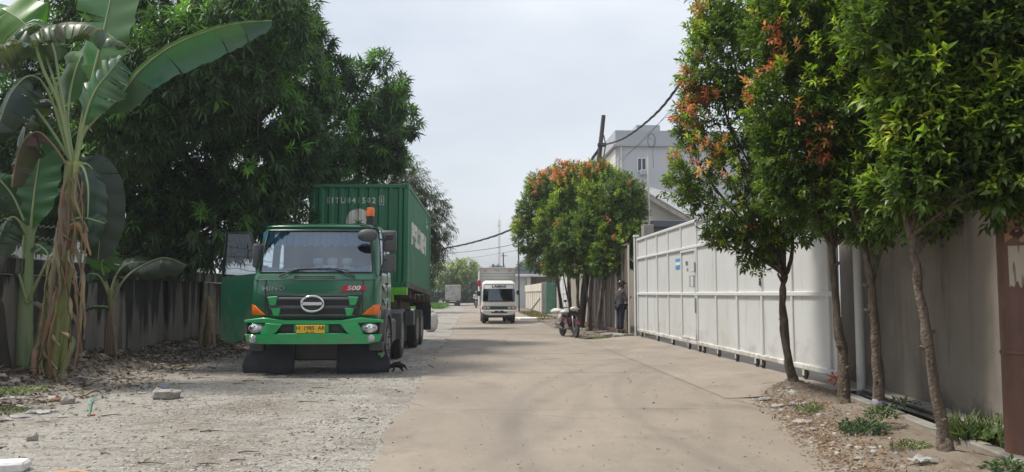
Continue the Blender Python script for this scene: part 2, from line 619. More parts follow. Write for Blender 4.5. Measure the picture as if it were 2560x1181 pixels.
M['ink'] = mat('black_ink', (0.03, 0.03, 0.035), 0.7)
M['paper'] = mat('white_print', (0.72, 0.74, 0.76), 0.6)


# ---- ground
def gz(X, Y):
    return np.where((X >= 4.1) & (X <= 6.2) & (Y <= 10.9), -0.45, -0.06)


tag(sheet('ground', np.array([-600, -120, -40, -8, 0, 4.0, 4.1, 6.2, 6.3, 20, 60, 600.]), np.array([-200, -20, 10.9, 11.0, 30, 60, 100, 200, 400, 1500.]), gz, M['dirt']), kind='structure')


def shoulder_z(X, Y):
    z = -0.012 + 0.05 * (fbm(X * .9 + 3, Y * .7, 3) - .5) + 0.022 * (fbm(X * 5, Y * 5, 3) - .5)
    t = np.clip((X + 1.5) / .55, 0, 1)
    z = z * (1 - t) + (-0.02) * t
    bank = np.clip((-X - 5.9 - .5 * (fbm(X * 0 + 1, Y * .6, 2) - .5)) / 1.2, 0, 1)
    bank = bank * bank * (3 - 2 * bank)
    near = np.clip((Y - 8) / 4, 0.3, 1)
    return z + bank * near * (0.10 + 0.34 * fbm(X * 1.5, Y * 1.1 + 8, 4))


tag(sheet('gravel_shoulder', np.concatenate([np.arange(-8.6, -0.55, .07)]), np.concatenate([np.arange(3, 20, .07), np.arange(20, 60, .35), np.arange(60, 130, 2)]), shoulder_z, M['gravel']), kind='structure')

# ---- road: concrete slabs with joints
road = MB().box(-0.70, 4.28, -12, 420, -0.2, -0.010).build('road', M['joint'])
tag(road, kind='structure')
ys = [-11.9, -3.9, 0.7, 5.25] + [9.84 + 4.55 * i for i in range(28)]
ys += [ys[-1] + 40, ys[-1] + 120, ys[-1] + 270]
for i, (a, b) in enumerate(zip(ys, ys[1:])):
    n = max(4, int(min(b - a, 8) / .22))
    left = []
    for k in range(n + 1):
        y = a + .011 + (b - a - .022) * k / n
        left.append((-0.87 + .07 * (random.random() - .5) + .22 * (vnoise(np.array([y * 1.1]), np.array([3.3]))[0] - .5), y))
    poly = [(4.3, a + .011), (4.3, b - .011)] + left[::-1]
    MB().prism(poly, 'z', -.12, random.uniform(-.003, .002)).build('slab', M['road'], road)


def apron_z(X, Y):
    t = np.clip((X - 3.5) / 1.7, 0, 1)
    return 0.0035 + .10 * t * t * (3 - 2 * t) + .004 * np.clip(t * 6, 0, 1) * (fbm(X * 2, Y * 2, 2) - .5)


apron = tag(sheet('driveway_apron', np.linspace(3.5, 5.2, 12), np.linspace(10.75, 15.3, 30), apron_z, M['apron']), kind='structure')
for a, b in ((15.312, 19.9), (19.912, 24.75)):
    sheet('slab', np.linspace(3.5, 5.2, 12), np.linspace(a, b, 30), apron_z, M['apron'], apron)
tag(sheet('yard', np.linspace(5.2, 30, 20), np.linspace(10.75, 50, 10), lambda X, Y: X * 0 + .09, M['apron']), kind='structure')

# ---- right verge (soil strip with mounds) and drain
TREES_R = [(4.51, 10.83), (4.40, 9.11), (4.60, 8.70), (3.99, 6.48)]


def kerb_x(y):
    return 4.93 + (y - 9.78) * .138


def ledge_x(y):
    return 5.56 + (y - 11.26) * .109


def edge_x(y):
    return np.interp(y, [0, 4.0, 6.3, 8.13, 10.2, 11.1, 11.9, 12.3], [2.0, 2.4, 2.86, 3.30, 3.75, 3.95, 4.3, 4.75])


def verge_h(x, y):
    e = edge_x(y) + .75 * (fbm(x * .8 + 2, y * 1.7, 3) - .42)
    t = np.clip((x - e) / .5, 0, 1)
    h = -0.006 + .05 * t + .05 * t * (fbm(x * 3, y * 3, 3) - .5)
    for i, (tx, ty) in enumerate(TREES_R):
        d = np.hypot(x - tx, y - ty)
        h = h + t * [.17, .09, .07, .08][i] * np.exp(-(d / [.5, .45, .4, .4][i]) ** 2)
    return h


ysv = np.arange(1.5, 12.35, .06)
us = np.linspace(0, 1, 40)
Yv, Uv = np.meshgrid(ysv, us, indexing='ij')
Xv = edge_x(Yv) - .12 + Uv * (np.minimum(kerb_x(np.minimum(Yv, 10.7)), 5.15) - edge_x(Yv) + .13)
Zv = verge_h(Xv, Yv)
nx = len(us)
ii = (np.arange(len(ysv) - 1)[:, None] * nx + np.arange(nx - 1)[None, :]).ravel()
tag(np_mesh('verge', np.stack([Xv.ravel(), Yv.ravel(), Zv.ravel()], 1), np.stack([ii, ii + 1, ii + nx + 1, ii + nx], 1), M['soil']), kind='structure')


def verge2_h(X, Y):
    t = np.clip((X - 3.35 - .25 * (fbm(X * 0 + 5, Y * .9, 2) - .5)) / .6, 0, 1)
    return -.006 + .075 * t + .05 * t * (fbm(X * 2.4, Y * 2.4, 3) - .5)


tag(sheet('verge', np.linspace(3.25, 5.6, 30), np.linspace(24.9, 120, 300), verge2_h, M['dirt']), kind='structure')

drain = tag(MB().prism([(kerb_x(1.5) + .0, 1.5), (kerb_x(10.6), 10.6), (ledge_x(10.6) + .3, 10.6), (ledge_x(1.5) + .3, 1.5)], 'z', -.44, -.36).build('drain_floor', M['joint']), kind='structure')
kb = None
for a in np.arange(1.6, 10.5, 1.5):
    b = min(a + 1.49, 10.6)
    m_ = MB().prism([(kerb_x(a), a), (kerb_x(b), b), (kerb_x(b) + .15, b), (kerb_x(a) + .15, a)], 'z', -.40, .085 + random.uniform(-.012, .012), bev=.012)
    if kb is None:
        kb = tag(m_.build('kerb', M['oldconc']), kind='structure')
    else:
        m_.build('kerb_stone', M['oldconc'], kb)

# ---- near boundary wall on the right
bw = thing('boundary_wall', 'tall grey plastered boundary wall behind the drain and the tree row', 'wall', (0, 0, 0))


def strip(x0f, x1f, ya, yb, za, zb, bev=.01):
    return MB().prism([(x0f(ya), ya), (x0f(yb), yb), (x1f(yb), yb), (x1f(ya), ya)], 'z', za, zb, bev=bev)


strip(lambda y: ledge_x(y) + .26, lambda y: ledge_x(y) + .46, -3, 12.3, -.4, 3.6).build('wall', M['plaster'], bw)
for a in np.arange(-2.6, 11, 1.7):
    b = min(a + 1.685, 11.0)
    strip(lambda y: ledge_x(y) - .02, lambda y: ledge_x(y) + .255, a, b, .0, .115 + random.uniform(-.01, .01), .015).build('ledge_slab', M['oldconc'], bw)
    if a + .8 < 10.9:
        y0 = a + .8
        MB().box(ledge_x(y0) + .05, ledge_x(y0) + .25, y0 - .1, y0 + .1, -.36, -.002, .01).build('bracket', M['darksteel'], bw)
MB().tube([(ledge_x(2) - .03, 2, .085), (ledge_x(11) - .03, 11, .085)], .02, 6).build('rail', M['darksteel'], bw)
strip(lambda y: ledge_x(y) + .23, lambda y: ledge_x(y) + .49, -3, 12.3, 3.602, 3.7).build('coping', M['oldconc'], bw)


# ---- sliding gate
def y_at(px, X):
    d = ray(px, 735)
    return X * d.y / d.x


GX = 5.30
posts_px = [1596, 1619, 1645, 1673, 1706, 1745, 1792, 1844.5, 1907, 1982.6, 2073, 2091]
gy = [y_at(p, GX) for p in posts_px]
GT, GU, GM, GB = 3.19, 2.58, 1.45, 0.29
gate = thing('sliding_gate', 'long white steel sliding gate of framed sheet panels with small door', 'gate', (GX, 0, 0))
for z, r_ in ((GB, .045), (GM, .04), (GU, .035), (GT, .04)):
    nm = 'rail'
    MB().box(-.045, .03, gy[-1] - .04, gy[0] + .04, z - r_, z + r_, .014).build(nm, M['white'], gate)
for i, y in enumerate(gy):
    wd = .05 if i in (0, 10, 11) else .032
    MB().box(-.038, .026, y - wd, y + wd, GB + .046, GT - .041, .01).build('post', M['white'], gate)
for i in range(len(gy) - 1):
    for a, b in ((GB, GM), (GM, GU), (GU, GT)):
        if i == 4 and a < GU:
            continue
        o = MB().box(0, .012, gy[i + 1] + .034, gy[i] - .034, a + .04, b - .04).build('panel', M['whitesheet'], gate)
        o.location.x = random.uniform(-.004, .006)
# pedestrian door in the gate
dr = MB().box(-.012, .004, gy[5] + .05, gy[4] - .05, GB + .10, GU - .06, 0).build('door', M['whitesheet'], gate)
m_ = MB()
for (a, b, c, d) in ((gy[5] + .04, gy[5] + .09, GB + .06, GU - .05), (gy[4] - .09, gy[4] - .04, GB + .06, GU - .05), (gy[5] + .091, gy[4] - .091, GB + .06, GB + .11), (gy[5] + .091, gy[4] - .091, GU - .10, GU - .05), (gy[5] + .091, gy[4] - .091, GM - .035, GM + .035)):
    m_.box(-.05, -.013, a, b, c, d, .006)
m_.build('frame', M['white'], dr)
m_ = MB()
hy = gy[5] + .12
m_.tube([(-.05, hy + .12, 1.62), (-.12, hy + .12, 1.62), (-.12, hy + .12, 1.88), (-.05, hy + .12, 1.88)], .012, 6)
m_.box(-.075, -.05, hy - .06, hy + .02, 1.60, 1.9, .005)
m_.tube([(-.06, hy - .1, 1.98), (-.06, hy + .14, 1.98)], .014, 6)
m_.build('handle', mat('worn_steel', (.4, .38, .34), .5, .4), dr)
MB().tube([(-.06, gy[5] + .03, 1.0), (-.06, gy[5] + .03, 1.35)], .02, 6).build('hinge', M['oldconc'], dr)
MB().tube([(-.06, gy[5] + .03, 1.98), (-.06, gy[5] + .03, 2.2)], .02, 6).build('hinge', M['oldconc'], dr)
text_part('number_lettering', 'BB1\n 14', .16, M['ink'], dr, (-.0165, (gy[4] + gy[5]) / 2 + .16, 2.12), (R(90), 0, R(-90)), .001)
sg = MB().box(-.012, -.0005, gy[4] + .10, gy[4] + .58, 2.10, 2.36, .003).build('sign', M['bluesign'], gate)
MB().box(-.0165, -.0125, gy[4] + .13, gy[4] + .55, 2.19, 2.27).build('stripe', M['paper'], sg)
m_ = MB()
for k in range(6):
    m_.lathe([(.008, -.02), (.02, -.012), (.02, .012), (.008, .02)], 6, 'y', Matrix.Translation((-.05, gy[8] + .03 * (k % 2), 1.72 + .055 * k)))
m_.box(-.06, -.035, gy[8] - .03, gy[8] + .035, 1.60, 1.70, .008)
tag(m_.build('padlock_chain', M['darksteel'], gate), kind='stuff')
wy = [gy[0] - .5, gy[2], gy[3] - .4, gy[4] - .6, gy[5] - .1, gy[5] - .45, gy[6] - .1, gy[7] + .1, gy[8] + .35, gy[8] + .05, gy[10] + .9]
for y in wy:
    wh = MB().lathe([(.03, -.02), (.072, -.02), (.078, -.012), (.066, 0), (.078, .012), (.072, .02), (.03, .02)], 14, 'x', Matrix.Translation((-.005, y, .17))).build('wheel', M['darksteel'], gate)
    MB().box(-.045, -.032, y - .035, y + .035, .15, GB - .047, .004).box(.03, .043, y - .035, y + .035, .15, GB - .047, .004).build('bracket', M['white'], wh)
gtrack = MB().box(GX - .07, GX + .06, 10.9, 25.0, .02, .088, .006).build('gate_track', M['darksteel'])
tag(gtrack, 'dark steel floor track running under the white sliding gate', 'track')

gp = thing('gate_post', 'white steel pipe post with box cap where the gate meets the grey wall', 'post', (5.50, 10.85, 0))
MB().tube([(0, 0, -.05), (0, 0, 3.6)], .062, 12).build('pipe', M['white'], gp, 40)
MB().box(-.17, -.064, -.06, .10, 2.25, 3.2, .012).build('cover_box', M['white'], gp)
MB().box(-.12, .12, -.12, .12, .0, .1, .01).build('base_plate', M['oldconc'], gp)
gp2 = thing('gate_post', 'white steel channel guide at the person end of the gate', 'post', (5.28, gy[0] + .16, 0))
MB().box(-.07, -.045, -.06, .06, .1, 3.28, .005).box(.045, .07, -.06, .06, .1, 3.28, .005).box(-.069, .069, .061, .085, .1, 3.28, .004).build('channel', M['white'], gp2)
MB().box(-.09, .09, -.1, .09, 3.285, 3.36, .01).build('cap', M['white'], gp2)

pl = thing('concrete_pillar', 'weathered grey concrete pillar standing at the far end of the white gate', 'pillar', (5.72, 25.25, 0))
for k in range(8):
    MB().box(-.17 + random.uniform(-.006, .006), .17, -.2, .2, .05 + .46 * k, .05 + .46 * k + .45, .012).build('block', M['oldconc'], pl)
# ---- brown panel fence behind the standing person
bf = thing('metal_fence', 'tall brown sheet metal fence with pale posts behind the standing person', 'fence', (5.12, 0, 0))
yb = np.linspace(25.3, 34.8, 9)
for i in range(8):
    m_ = MB()
    prof = []
    n = 8
    for k in range(n + 1):
        y = yb[i] + .05 + (yb[i + 1] - yb[i] - .1) * k / n
        prof.append((y, .018 if k % 2 else 0))
    poly = [(x, y) for y, x in prof] + [(x + .006, y) for y, x in reversed(prof)]
    m_.prism(poly, 'z', .22, 3.0)
    m_.build('panel', M['brownsheet'], bf)
for i, y in enumerate(yb):
    MB().box(-.05, -.005, y - .04, y + .04, .1, 3.05, .008).build('post', M['oldconc'] if i % 2 else M['offwhite'], bf)
MB().box(-.16, -.052, 25.3, 34.8, .08, .22, .01).build('base_beam', M['rust'], bf)
MB().box(-.06, .03, 25.3, 34.8, 3.055, 3.12, .01).build('rail', M['brownsheet'], bf)
wf = thing('white_fence', 'white sheet fence seen between the thin trunks of the trimmed trees', 'fence', (5.15, 0, 0))
for i in range(6):
    y = 35.0 + i * 1.9
    MB().box(0, .012, y + .06, y + 1.84, .12, 2.9).build('panel', M['whitesheet'], wf)
    MB().box(-.04, .03, y - .05, y + .05, .0, 3.0, .008).build('post', M['white'], wf)
for z in (.2, 1.5, 2.85):
    MB().box(-.03, -.002, 35.06, 46.3, z - .03, z + .03, .005).build('rail', M['white'], wf)

gs = thing('concrete_screen', 'plain light grey concrete slab wall beside the green gate', 'wall', (5.45, 49.0, 0))
MB().box(-.02, .75, 0, .18, 0, 2.35, .02).build('slab', M['oldconc'], gs)
MB().box(-.18, -.021, -.04, .2, 0, 2.5, .02).build('post', M['offwhite'], gs)
gg = thing('green_gate', 'narrow green painted metal gate next to the cream panel wall', 'gate', (4.75, 50.5, 0))
for k in range(5):
    MB().box(.03 + k * .105, .115 + k * .105, 0, .03, .22, 2.15, .006).build('slat', M['greengate'], gg)
for z in (.2, 1.15, 2.1):
    MB().box(0, .56, -.035, -.002, z - .05, z + .05, .006).build('rail', M['greengate'], gg)
MB().box(-.07, -.002, -.04, .06, .1, 2.3, .008).build('post', M['greengate'], gg)
cw = thing('cream_wall', 'low cream precast panel wall with a wide top band far down the road', 'wall', (4.8, 0, 0))
yc = np.linspace(54.5, 72, 9)
for i in range(8):
    MB().box(0, .1, yc[i] + .05, yc[i + 1] - .05, .15, 1.62, .01).build('panel', M['cream'], cw)
    MB().box(-.05, -.002, yc[i] - .06, yc[i] + .06, .1, 1.62, .01).build('post', M['cream'], cw)
MB().box(-.07, .16, 54.35, 72.1, 1.625, 2.2, .02).build('top_band', M['cream'], cw)
MB().box(-.08, .3, 53.9, 54.34, 0, 2.25, .02).build('end_pier', M['oldconc'], cw)
tag(MB().box(-.06, .06, -.05, .05, 0, 2.0, .01, Matrix.Translation(at(1323, 782, 56)) @ Euler((0, R(38), 0)).to_matrix().to_4x4()).build('leaning_beam', M['oldconc']), 'grey concrete beam leaning diagonally against the cream wall', 'beam')
tag(MB().box(0, 2.0, 0, 1.2, .0, .09, .02, Matrix.Translation(gnd(1300, 800)) @ Euler((R(1), 0, R(12))).to_matrix().to_4x4()).build('ramp_slab', M['offwhite']), 'pale concrete ramp slab laid over the verge near the cream wall', 'slab')


# ---- buildings on the right
def window(parent, x0, x1, z0, z1, y, face='y', m=None):
    f = MB()
    t = .06
    g = MB()
    def bx(q, a, b, c, d, e, h):
        if face == 'y':
            q.box(a, b, y - h, y - e, c, d)
        else:
            q.box(y - h, y - e, a, b, c, d)
    bx(f, x0, x1, z0, z0 + t, 0, .07)
    bx(f, x0, x1, z1 - t, z1, 0, .07)
    bx(f, x0, x0 + t, z0 + t, z1 - t, 0, .07)
    bx(f, x1 - t, x1, z0 + t, z1 - t, 0, .07)
    xm = (x0 + x1) / 2
    bx(f, xm - t / 2, xm + t / 2, z0 + t, z1 - t, 0, .06)
    fo = f.build('window', m or M['winframe'], parent)
    bx(g, x0 + t, x1 - t, z0 + t, z1 - t, .004, .02)
    g.build('pane', M['winglass'], fo)
    return fo


gb = thing('office_building', 'pale grey flat roofed office building rising behind the trees', 'building', (0, 0, 0))
c0 = at(1545, 327, 50)
gx0, gtop = c0.x, c0.z
zl = at(1545, 362, 50).z
MB().box(gx0, gx0 + 14, 50, 74, 0, zl - .12).build('wall', M['grey_and_shade_wall'], gb)  # front face: its shade is put into the grey-blue colour
MB().box(gx0 - .13, gx0 - .004, 50.3, 74, 0, zl - .2).build('side_wall', M['offwhite'], gb)  # street face paler: the sunlight on it is put into the colour
MB().box(gx0 - .35, gx0 + 14.2, 49.75, 74.2, zl - .12, zl + .02).build('ledge', M['grey_and_shade_wall2'], gb)
MB().box(gx0 - .2, gx0 + 14.1, 49.9, 74.1, zl + .021, gtop).build('parapet', M['grey_and_shade_wall2'], gb)
a, b = at(1592, 312, 50.5), at(1651, 327, 50.5)
MB().box(a.x, b.x, 50.6, 54, gtop - .05, a.z).build('roof_box', M['grey_and_shade_wall2'], gb)
a, b = at(1592, 395, 50), at(1616, 430, 50)
window(gb, a.x, b.x, b.z, a.z, 49.998)
a = at(1608, 426, 49.9)
MB().box(a.x - .25, a.x + .3, 49.55, 49.93, a.z - .35, a.z + .0, .03).build('air_conditioner', M['grey_and_shade_wall2'], gb)
for yy in (52.6, 55.2, 57.8, 60.4):
    z = at(1520, 412, 54).z
    window(gb, yy, yy + .9, z - 1.7, z, gx0 - .132, 'x')
MB().tube([(gx0 + .18, 49.9, 0), (gx0 + .18, 49.9, zl - .15)], .06, 8).build('downpipe', M['offwhite'], gb)

a, b = at(1588, 466, 33), at(1700, 556, 33)
hs = thing('house', 'small cream house with white corrugated gable roof beside the pillar', 'house', (a.x, 33, 0), R(-38))
run, rise = 3.4, 2.1
zr = a.z
MB().prism([(-run, 0), (run, 0), (run, zr - rise), (0, zr), (-run, zr - rise)], 'y', 0, 9).build('wall', M['cream'], hs)
for s_ in (-1, 1):
    nn = 26
    prof = []
    for k in range(nn * 2 + 1):
        prof.append((-.35 + 9.7 * k / (nn * 2), .035 * (k % 2)))
    m_ = MB()
    top, bot = [], []
    for yv, h in prof:
        top.append(m_.bm.verts.new((s_ * -.0, yv, zr + .10 + h)))
        bot.append(m_.bm.verts.new((s_ * (run + .3), yv, zr - rise * (run + .3) / run + .10 + h)))
    for k in range(len(top) - 1):
        m_.bm.faces.new((top[k], top[k + 1], bot[k + 1], bot[k]))
    ex = bmesh.ops.solidify(m_.bm, geom=m_.bm.faces[:], thickness=.02)
    m_.build('roof', M['roofwhite'], hs)
m_ = MB()
for s_ in (-1, 1):
    m_.prism([(0, zr + .02), (s_ * (run + .3), zr + .02 - rise * (run + .3) / run), (s_ * (run + .3), zr - .16 - rise * (run + .3) / run), (0, zr - .16)], 'y', -.36, -.32)
m_.build('barge_board', M['oldconc'], hs)
sh = thing('lean_to_shed', 'low slate grey sheet shed between pillar and white gate', 'shed', (0, 0, 0))
a, b = at(1633, 552, 28), at(1700, 595, 28)
MB().box(a.x, a.x + 4, 28, 30, .1, a.z - .25).build('wall', M['slate'], sh)
MB().box(a.x - .1, a.x + 4.1, 27.8, 30.1, a.z - .249, a.z, .02).build('roof', M['slate'], sh)
tag(MB().tube([at(1622, 560, 27) - Vector((0, 0, 3.9)), at(1620, 390, 27)], .035, 8).build('antenna_pole', M['offwhite']), 'thin white pole standing behind the concrete pillar', 'pole')

# far right sheds
fs_ = thing('far_shed', 'low workshop with dull green roof beyond the box truck', 'shed', (0, 0, 0))
a = at(1300, 668, 85)
MB().box(a.x - .5, a.x + 9, 85, 97, 0, a.z - .4).build('wall', M['grey_and_shade_wall'], fs_)
MB().prism([(a.x - 1.2, a.z - .4), (a.x + 9.5, a.z - .4), (a.x + 9.5, a.z + 1.2), (a.x + 3.5, a.z + 1.1)], 'y', 84.3, 97.5).build('roof', M['greenroof'], fs_)
fs2 = thing('far_shed', 'white plastered shed with pale roof edge behind the cream wall', 'shed', (0, 0, 0))
a = at(1316, 690, 76)
MB().box(a.x - 1.9, a.x - .05, 76, 82, 0, a.z - .1).build('side_wall', M['grey_and_shade_wall'], fs2)
MB().box(a.x, a.x + .4, 75.8, 82, 0, a.z - .12).build('pier', M['offwhite'], fs2)
MB().box(a.x + .41, a.x + 4.5, 76.6, 82, 0, a.z - .12).build('wall', M['brownsheet'], fs2)
MB().box(a.x - 2.0, a.x + 4.9, 75.3, 82.3, a.z - .1, a.z + .12, .03).build('roof_edge', M['roofwhite'], fs2)

# ---- left precast wall
LX = -7.42
lw_ = thing('precast_wall', 'black stained concrete panel wall along the littered left shoulder', 'wall', (LX, 0, 0))
me0 = None
yl = np.arange(5.0, 34, 1.18)
for i in range(len(yl) - 1):
    n_ = MB().box(-.10, random.uniform(-.02, .015), yl[i] + .008, yl[i + 1] - .008, -.1, 1.76, .012)
    n_.build('panel', M['panelwall'], lw_)
for i, y in enumerate(yl):
    if i % 2 == 0:
        MB().box(-.12, .07, y - .09, y + .09, -.1, 1.765, .015).build('post', M['panelwall'], lw_)
for i in range(0, len(yl) - 1, 2):
    MB().box(-.14, .09, yl[i] + .006, yl[min(i + 2, len(yl) - 1)] - .006, 1.77, 2.03, .018).build('coping_beam', M['panelwall'], lw_)
for k, z in enumerate((2.22, 2.42, 2.62)):
    m_ = MB()
    m_.tube([(LX + .02 * math.sin(y * 3), y, z + .025 * math.sin(y * 2.1 + k)) for y in np.arange(5, 32, .5)], .006, 4)
    for y in np.arange(5, 32, .16):
        m_.tube([(LX - .03, y - .02, z + .025 * math.sin(y * 2.1 + k) - .02), (LX + .03, y + .02, z + .025 * math.sin(y * 2.1 + k) + .025)], .005, 3)
    tag(m_.build('barbed_wire', M['darksteel']), ['lowest', 'middle', 'top'][k] + ' strand of barbed wire above the stained wall', 'wire', 'barbed wire strands')
m_ = thing('wire_post', 'thin steel post holding the barbed wire above the wall', 'post', (LX, 13.4, 2.03))
MB().tube([(0, 0, -.02), (0, 0, .7)], .014, 6).build('shaft', M['darksteel'], m_)
# sheds behind the left wall
ls = thing('warehouse', 'white sheet metal warehouse behind the barbed wire', 'warehouse', (0, 0, 0))
MB().box(-26, -13.2, 19, 40, 0, 3.75).build('wall', M['roofwhite'], ls)
for k in range(10):
    MB().box(-13.2, -13.16, 19.3 + k * 2, 19.38 + k * 2, 0, 3.7).build('rib', M['offwhite'], ls)
MB().prism([(-26.5, 3.76), (-12.9, 3.76), (-19.5, 5.6)], 'y', 18.6, 40.4).build('roof', M['roofwhite'], ls)
rs = thing('rusty_shed', 'rusty corrugated hut behind the stained wall under the mango tree', 'shed', (0, 0, 0))
prof = [(-11.4 + .09 * k, 24.0 + .03 * (k % 2)) for k in range(34)]
MB().prism(prof + [(x, y + .02) for x, y in reversed(prof)], 'z', 0, 2.75).build('wall', M['rust'], rs)
MB().box(-11.6, -8.2, 23.6, 27, 2.76, 2.86, .01).build('roof', M['darksteel'], rs)
wfm = thing('window_frame', 'white metal frame standing just above the stained wall', 'frame', (-8.1, 18.6, 2.0))
MB().tube([(-.3, 0, -2), (-.3, 0, .35), (.2, 0, .35), (.2, 0, -2)], .03, 6).tube([(-.3, 0, .1), (.2, 0, .1)], .02, 6).build('frame', M['offwhite'], wfm)

# ---- poles and cables
tag(MB().tube([(4.73, 6.50, -.1), (4.73, 6.50, 1.0), (4.73, 6.50, 6.5)], [.17, .165, .155], 20).build('steel_pole', M['rust'], None, 40), 'thick rusty brown steel pole at the verge with peeling stickers', 'pole', None)
pole = bpy.data.objects['steel_pole']
for (z0, z1, a0, a1, mm) in ((1.93, 2.35, -160, -58, mat('peeling_paint', (.36, .24, .12), .8, layers=[((.06, .03, .025), (9, 9, 9), .5, .56, 1)])), (1.53, 1.86, -152, -108, mat('torn_poster', (.46, .41, .34), .9, layers=[((.2, .13, .09), (20, 20, 3), .55, .62, .9)])), (1.30, 1.45, -112, -100, M['paper'])):
    m_ = MB()
    n = 10
    lo, hi = [], []
    for k in range(n + 1):
        an = R(a0 + (a1 - a0) * k / n)
        j = random.uniform(-.05, .03)
        lo.append(m_.bm.verts.new((4.73 + .1685 * math.cos(an), 6.5 + .1685 * math.sin(an), z0 + j)))
        hi.append(m_.bm.verts.new((4.73 + .1685 * math.cos(an), 6.5 + .1685 * math.sin(an), z1)))
    for k in range(n):
        m_.bm.faces.new((lo[k], lo[k + 1], hi[k + 1], hi[k]))
    m_.build('sticker', mm, pole, True)
MB().lathe([(.172, .93), (.176, .94), (.176, .95), (.172, .96)], 20, 'z', Matrix.Translation((4.73, 6.5, 0))).build('weld_band', M['rust'], pole)

up = thing('utility_pole', 'dark leaning utility pole rising above the round trimmed trees', 'pole', (0, 0, 0))
pt, pb = at(1509, 289, 31), at(1452, 800, 31)
pb.z = 0
MB().tube([pb, pb.lerp(pt, .5), pt], [.13, .105, .085], 12).build('shaft', M['polemetal'], up, 40)
pc = at(1503, 362, 31)
MB().box(-.14, .2, -.1, .1, -.08, .06, .01, Matrix.Translation(pc)).tube([pc + Vector((.1, 0, -.5)), pc + Vector((.18, -.02, 0)), pc + Vector((.1, 0, .4))], .025, 6).build('cable_bracket', M['polemetal'], up)


def cable(pts, r, label, n=14, lash=False):
    P = [Vector(p) for p in pts]
    out = []
    for i in range(len(P) - 1):
        p0, p1, p2, p3 = P[max(i - 1, 0)], P[i], P[i + 1], P[min(i + 2, len(P) - 1)]
        for k in range(n):
            t = k / n
            out.append(.5 * ((2 * p1) + (p2 - p0) * t + (2 * p0 - 5 * p1 + 4 * p2 - p3) * t * t + (3 * p1 - p0 - 3 * p2 + p3) * t ** 3))
    out.append(P[-1])
    m = MB().tube(out, r, 6)
    if lash:
        for q in range(3):
            m.tube([p + Vector((math.cos(k * .9 + q * 2.1) * r * .9, 0, math.sin(k * .9 + q * 2.1) * r * .9)) for k, p in enumerate(out)], r * .55, 5)
    return tag(m.build('cable', M['wire'], None, True), label, 'cable', 'overhead cables')


cable([at(1504, 364, 31), at(1560, 346, 27), at(1640, 284, 21), at(1715, 188, 16.5), at(1765, 112, 14), at(1900, -160, 9.5)], .027, 'thick black bundled cable sweeping from the leaning pole over the near trees', 14, True)
cable([at(1503, 366, 31), at(1400, 500, 38), at(1278, 574, 46), at(1180, 607, 54), at(1085, 627, 62), at(980, 650, 70)], .05, 'thick black bundled cable crossing the road above the box truck', 12, True)
cable([at(1503, 420, 31), at(1395, 560, 40), at(1290, 609, 50), at(1190, 627, 58), at(1090, 637, 66), at(980, 650, 74)], .018, 'thin cable hanging just below the thick cable across the road')
cable([at(1300, 625, 62), at(1200, 642, 90), at(1100, 655, 110)], .015, 'faint lowest cable strung across the far road')
cable([at(1530, 415, 31), at(1600, 360, 24), at(1680, 270, 18), at(1740, 190, 14)], .006, 'thin slack wire in front of the office building window')
cable([at(1545, 415, 31), at(1625, 330, 24), at(1700, 262, 18), at(1745, 215, 14)], .005, 'thinnest wire passing the office parapet')
m_ = [at(1622, 345, 24)]
for k in range(26):
    an = k * .55
    m_.append(at(1626 + 9 * math.cos(an) + k * .2, 352 + 17 * math.sin(an), 24))
m_ += [at(1632, 380, 24), at(1634, 420, 24)]
cable(m_, .005, 'coil of loose wire dangling in front of the office building', 3)
for (px, p0, p1, y, r_, lab) in ((1296, 600, 778, 62, .07, 'slim black pole standing beside the cream wall'), (1258, 632, 760, 120, .12, 'far dark pole poking above the box truck roof'), (1234, 660, 755, 150, .12, 'shorter far pole above the box truck roof'), (1383, 655, 760, 70, .12, 'grey concrete pole behind the cream wall')):
    a, b = at(px, p0, y), at(px + 2, p1, y)
    b.z = 0
    t_ = thing('pole', lab, 'pole', b)
    MB().tube([(0, 0, -.05), a - b], [r_, r_ * .8], 8).build('shaft', M['polemetal'], t_)
    MB().box(-.5, .5, -.05, .05, (a - b).z - .55, (a - b).z - .45).build('crossarm', M['polemetal'], t_)
mt = thing('radio_mast', 'thin guyed radio mast on the horizon above the box truck', 'mast', (at(1248, 700, 260).x, 260, 0))
hz = at(1248, 536, 260).z
m_ = MB()
for (dx, dy) in ((-.3, -.2), (.3, -.2), (0, .35)):
    m_.tube([(dx, dy, 0), (dx, dy, hz * .93)], .05, 4)
for k in range(40):
    z = hz * .93 * k / 40
    m_.tube([(-.3, -.2, z), (.3, -.2, z + .6)], .03, 3).tube([(.3, -.2, z), (0, .35, z + .6)], .03, 3)
m_.build('lattice', M['oldconc'], mt)
MB().tube([(0, 0, hz * .93), (0, 0, hz)], .04, 5).tube([(-.8, 0, hz * .86), (.8, 0, hz * .87)], .08, 5).build('antenna', M['oldconc'], mt)
# ================================================================== VEHICLES
M['cabgreen'] = mat('dark_green_car_paint', (0.014, 0.125, 0.066), 0.28, layers=[((0.05, 0.10, 0.065), (2.5, 2.5, 2.5), .5, .8, .35), ((0.13, 0.12, 0.09), (1.6, 1.6, 5), .6, .85, .3), ((0.17, 0.15, 0.12), (5, 5, 3), .5, .72, .55, 6, (.9, 1.5, .10, -.12))], coat=.6)
M['brightgreen'] = mat('bright_green_paint', (0.02, 0.36, 0.11), 0.35, layers=[((0.05, 0.2, 0.09), (4, 4, 4), .5, .8, .4), ((0.16, 0.15, 0.1), (9, 9, 9), .62, .8, .35), ((0.16, 0.14, 0.11), (6, 6, 4), .5, .7, .6, 6, (.5, .95, .10, -.12))], coat=.3)
M['lime'] = mat('lime_green_paint', (0.13, 0.46, 0.03), 0.5, layers=[((0.09, 0.2, 0.03), (4, 4, 4), .5, .75, .5)])
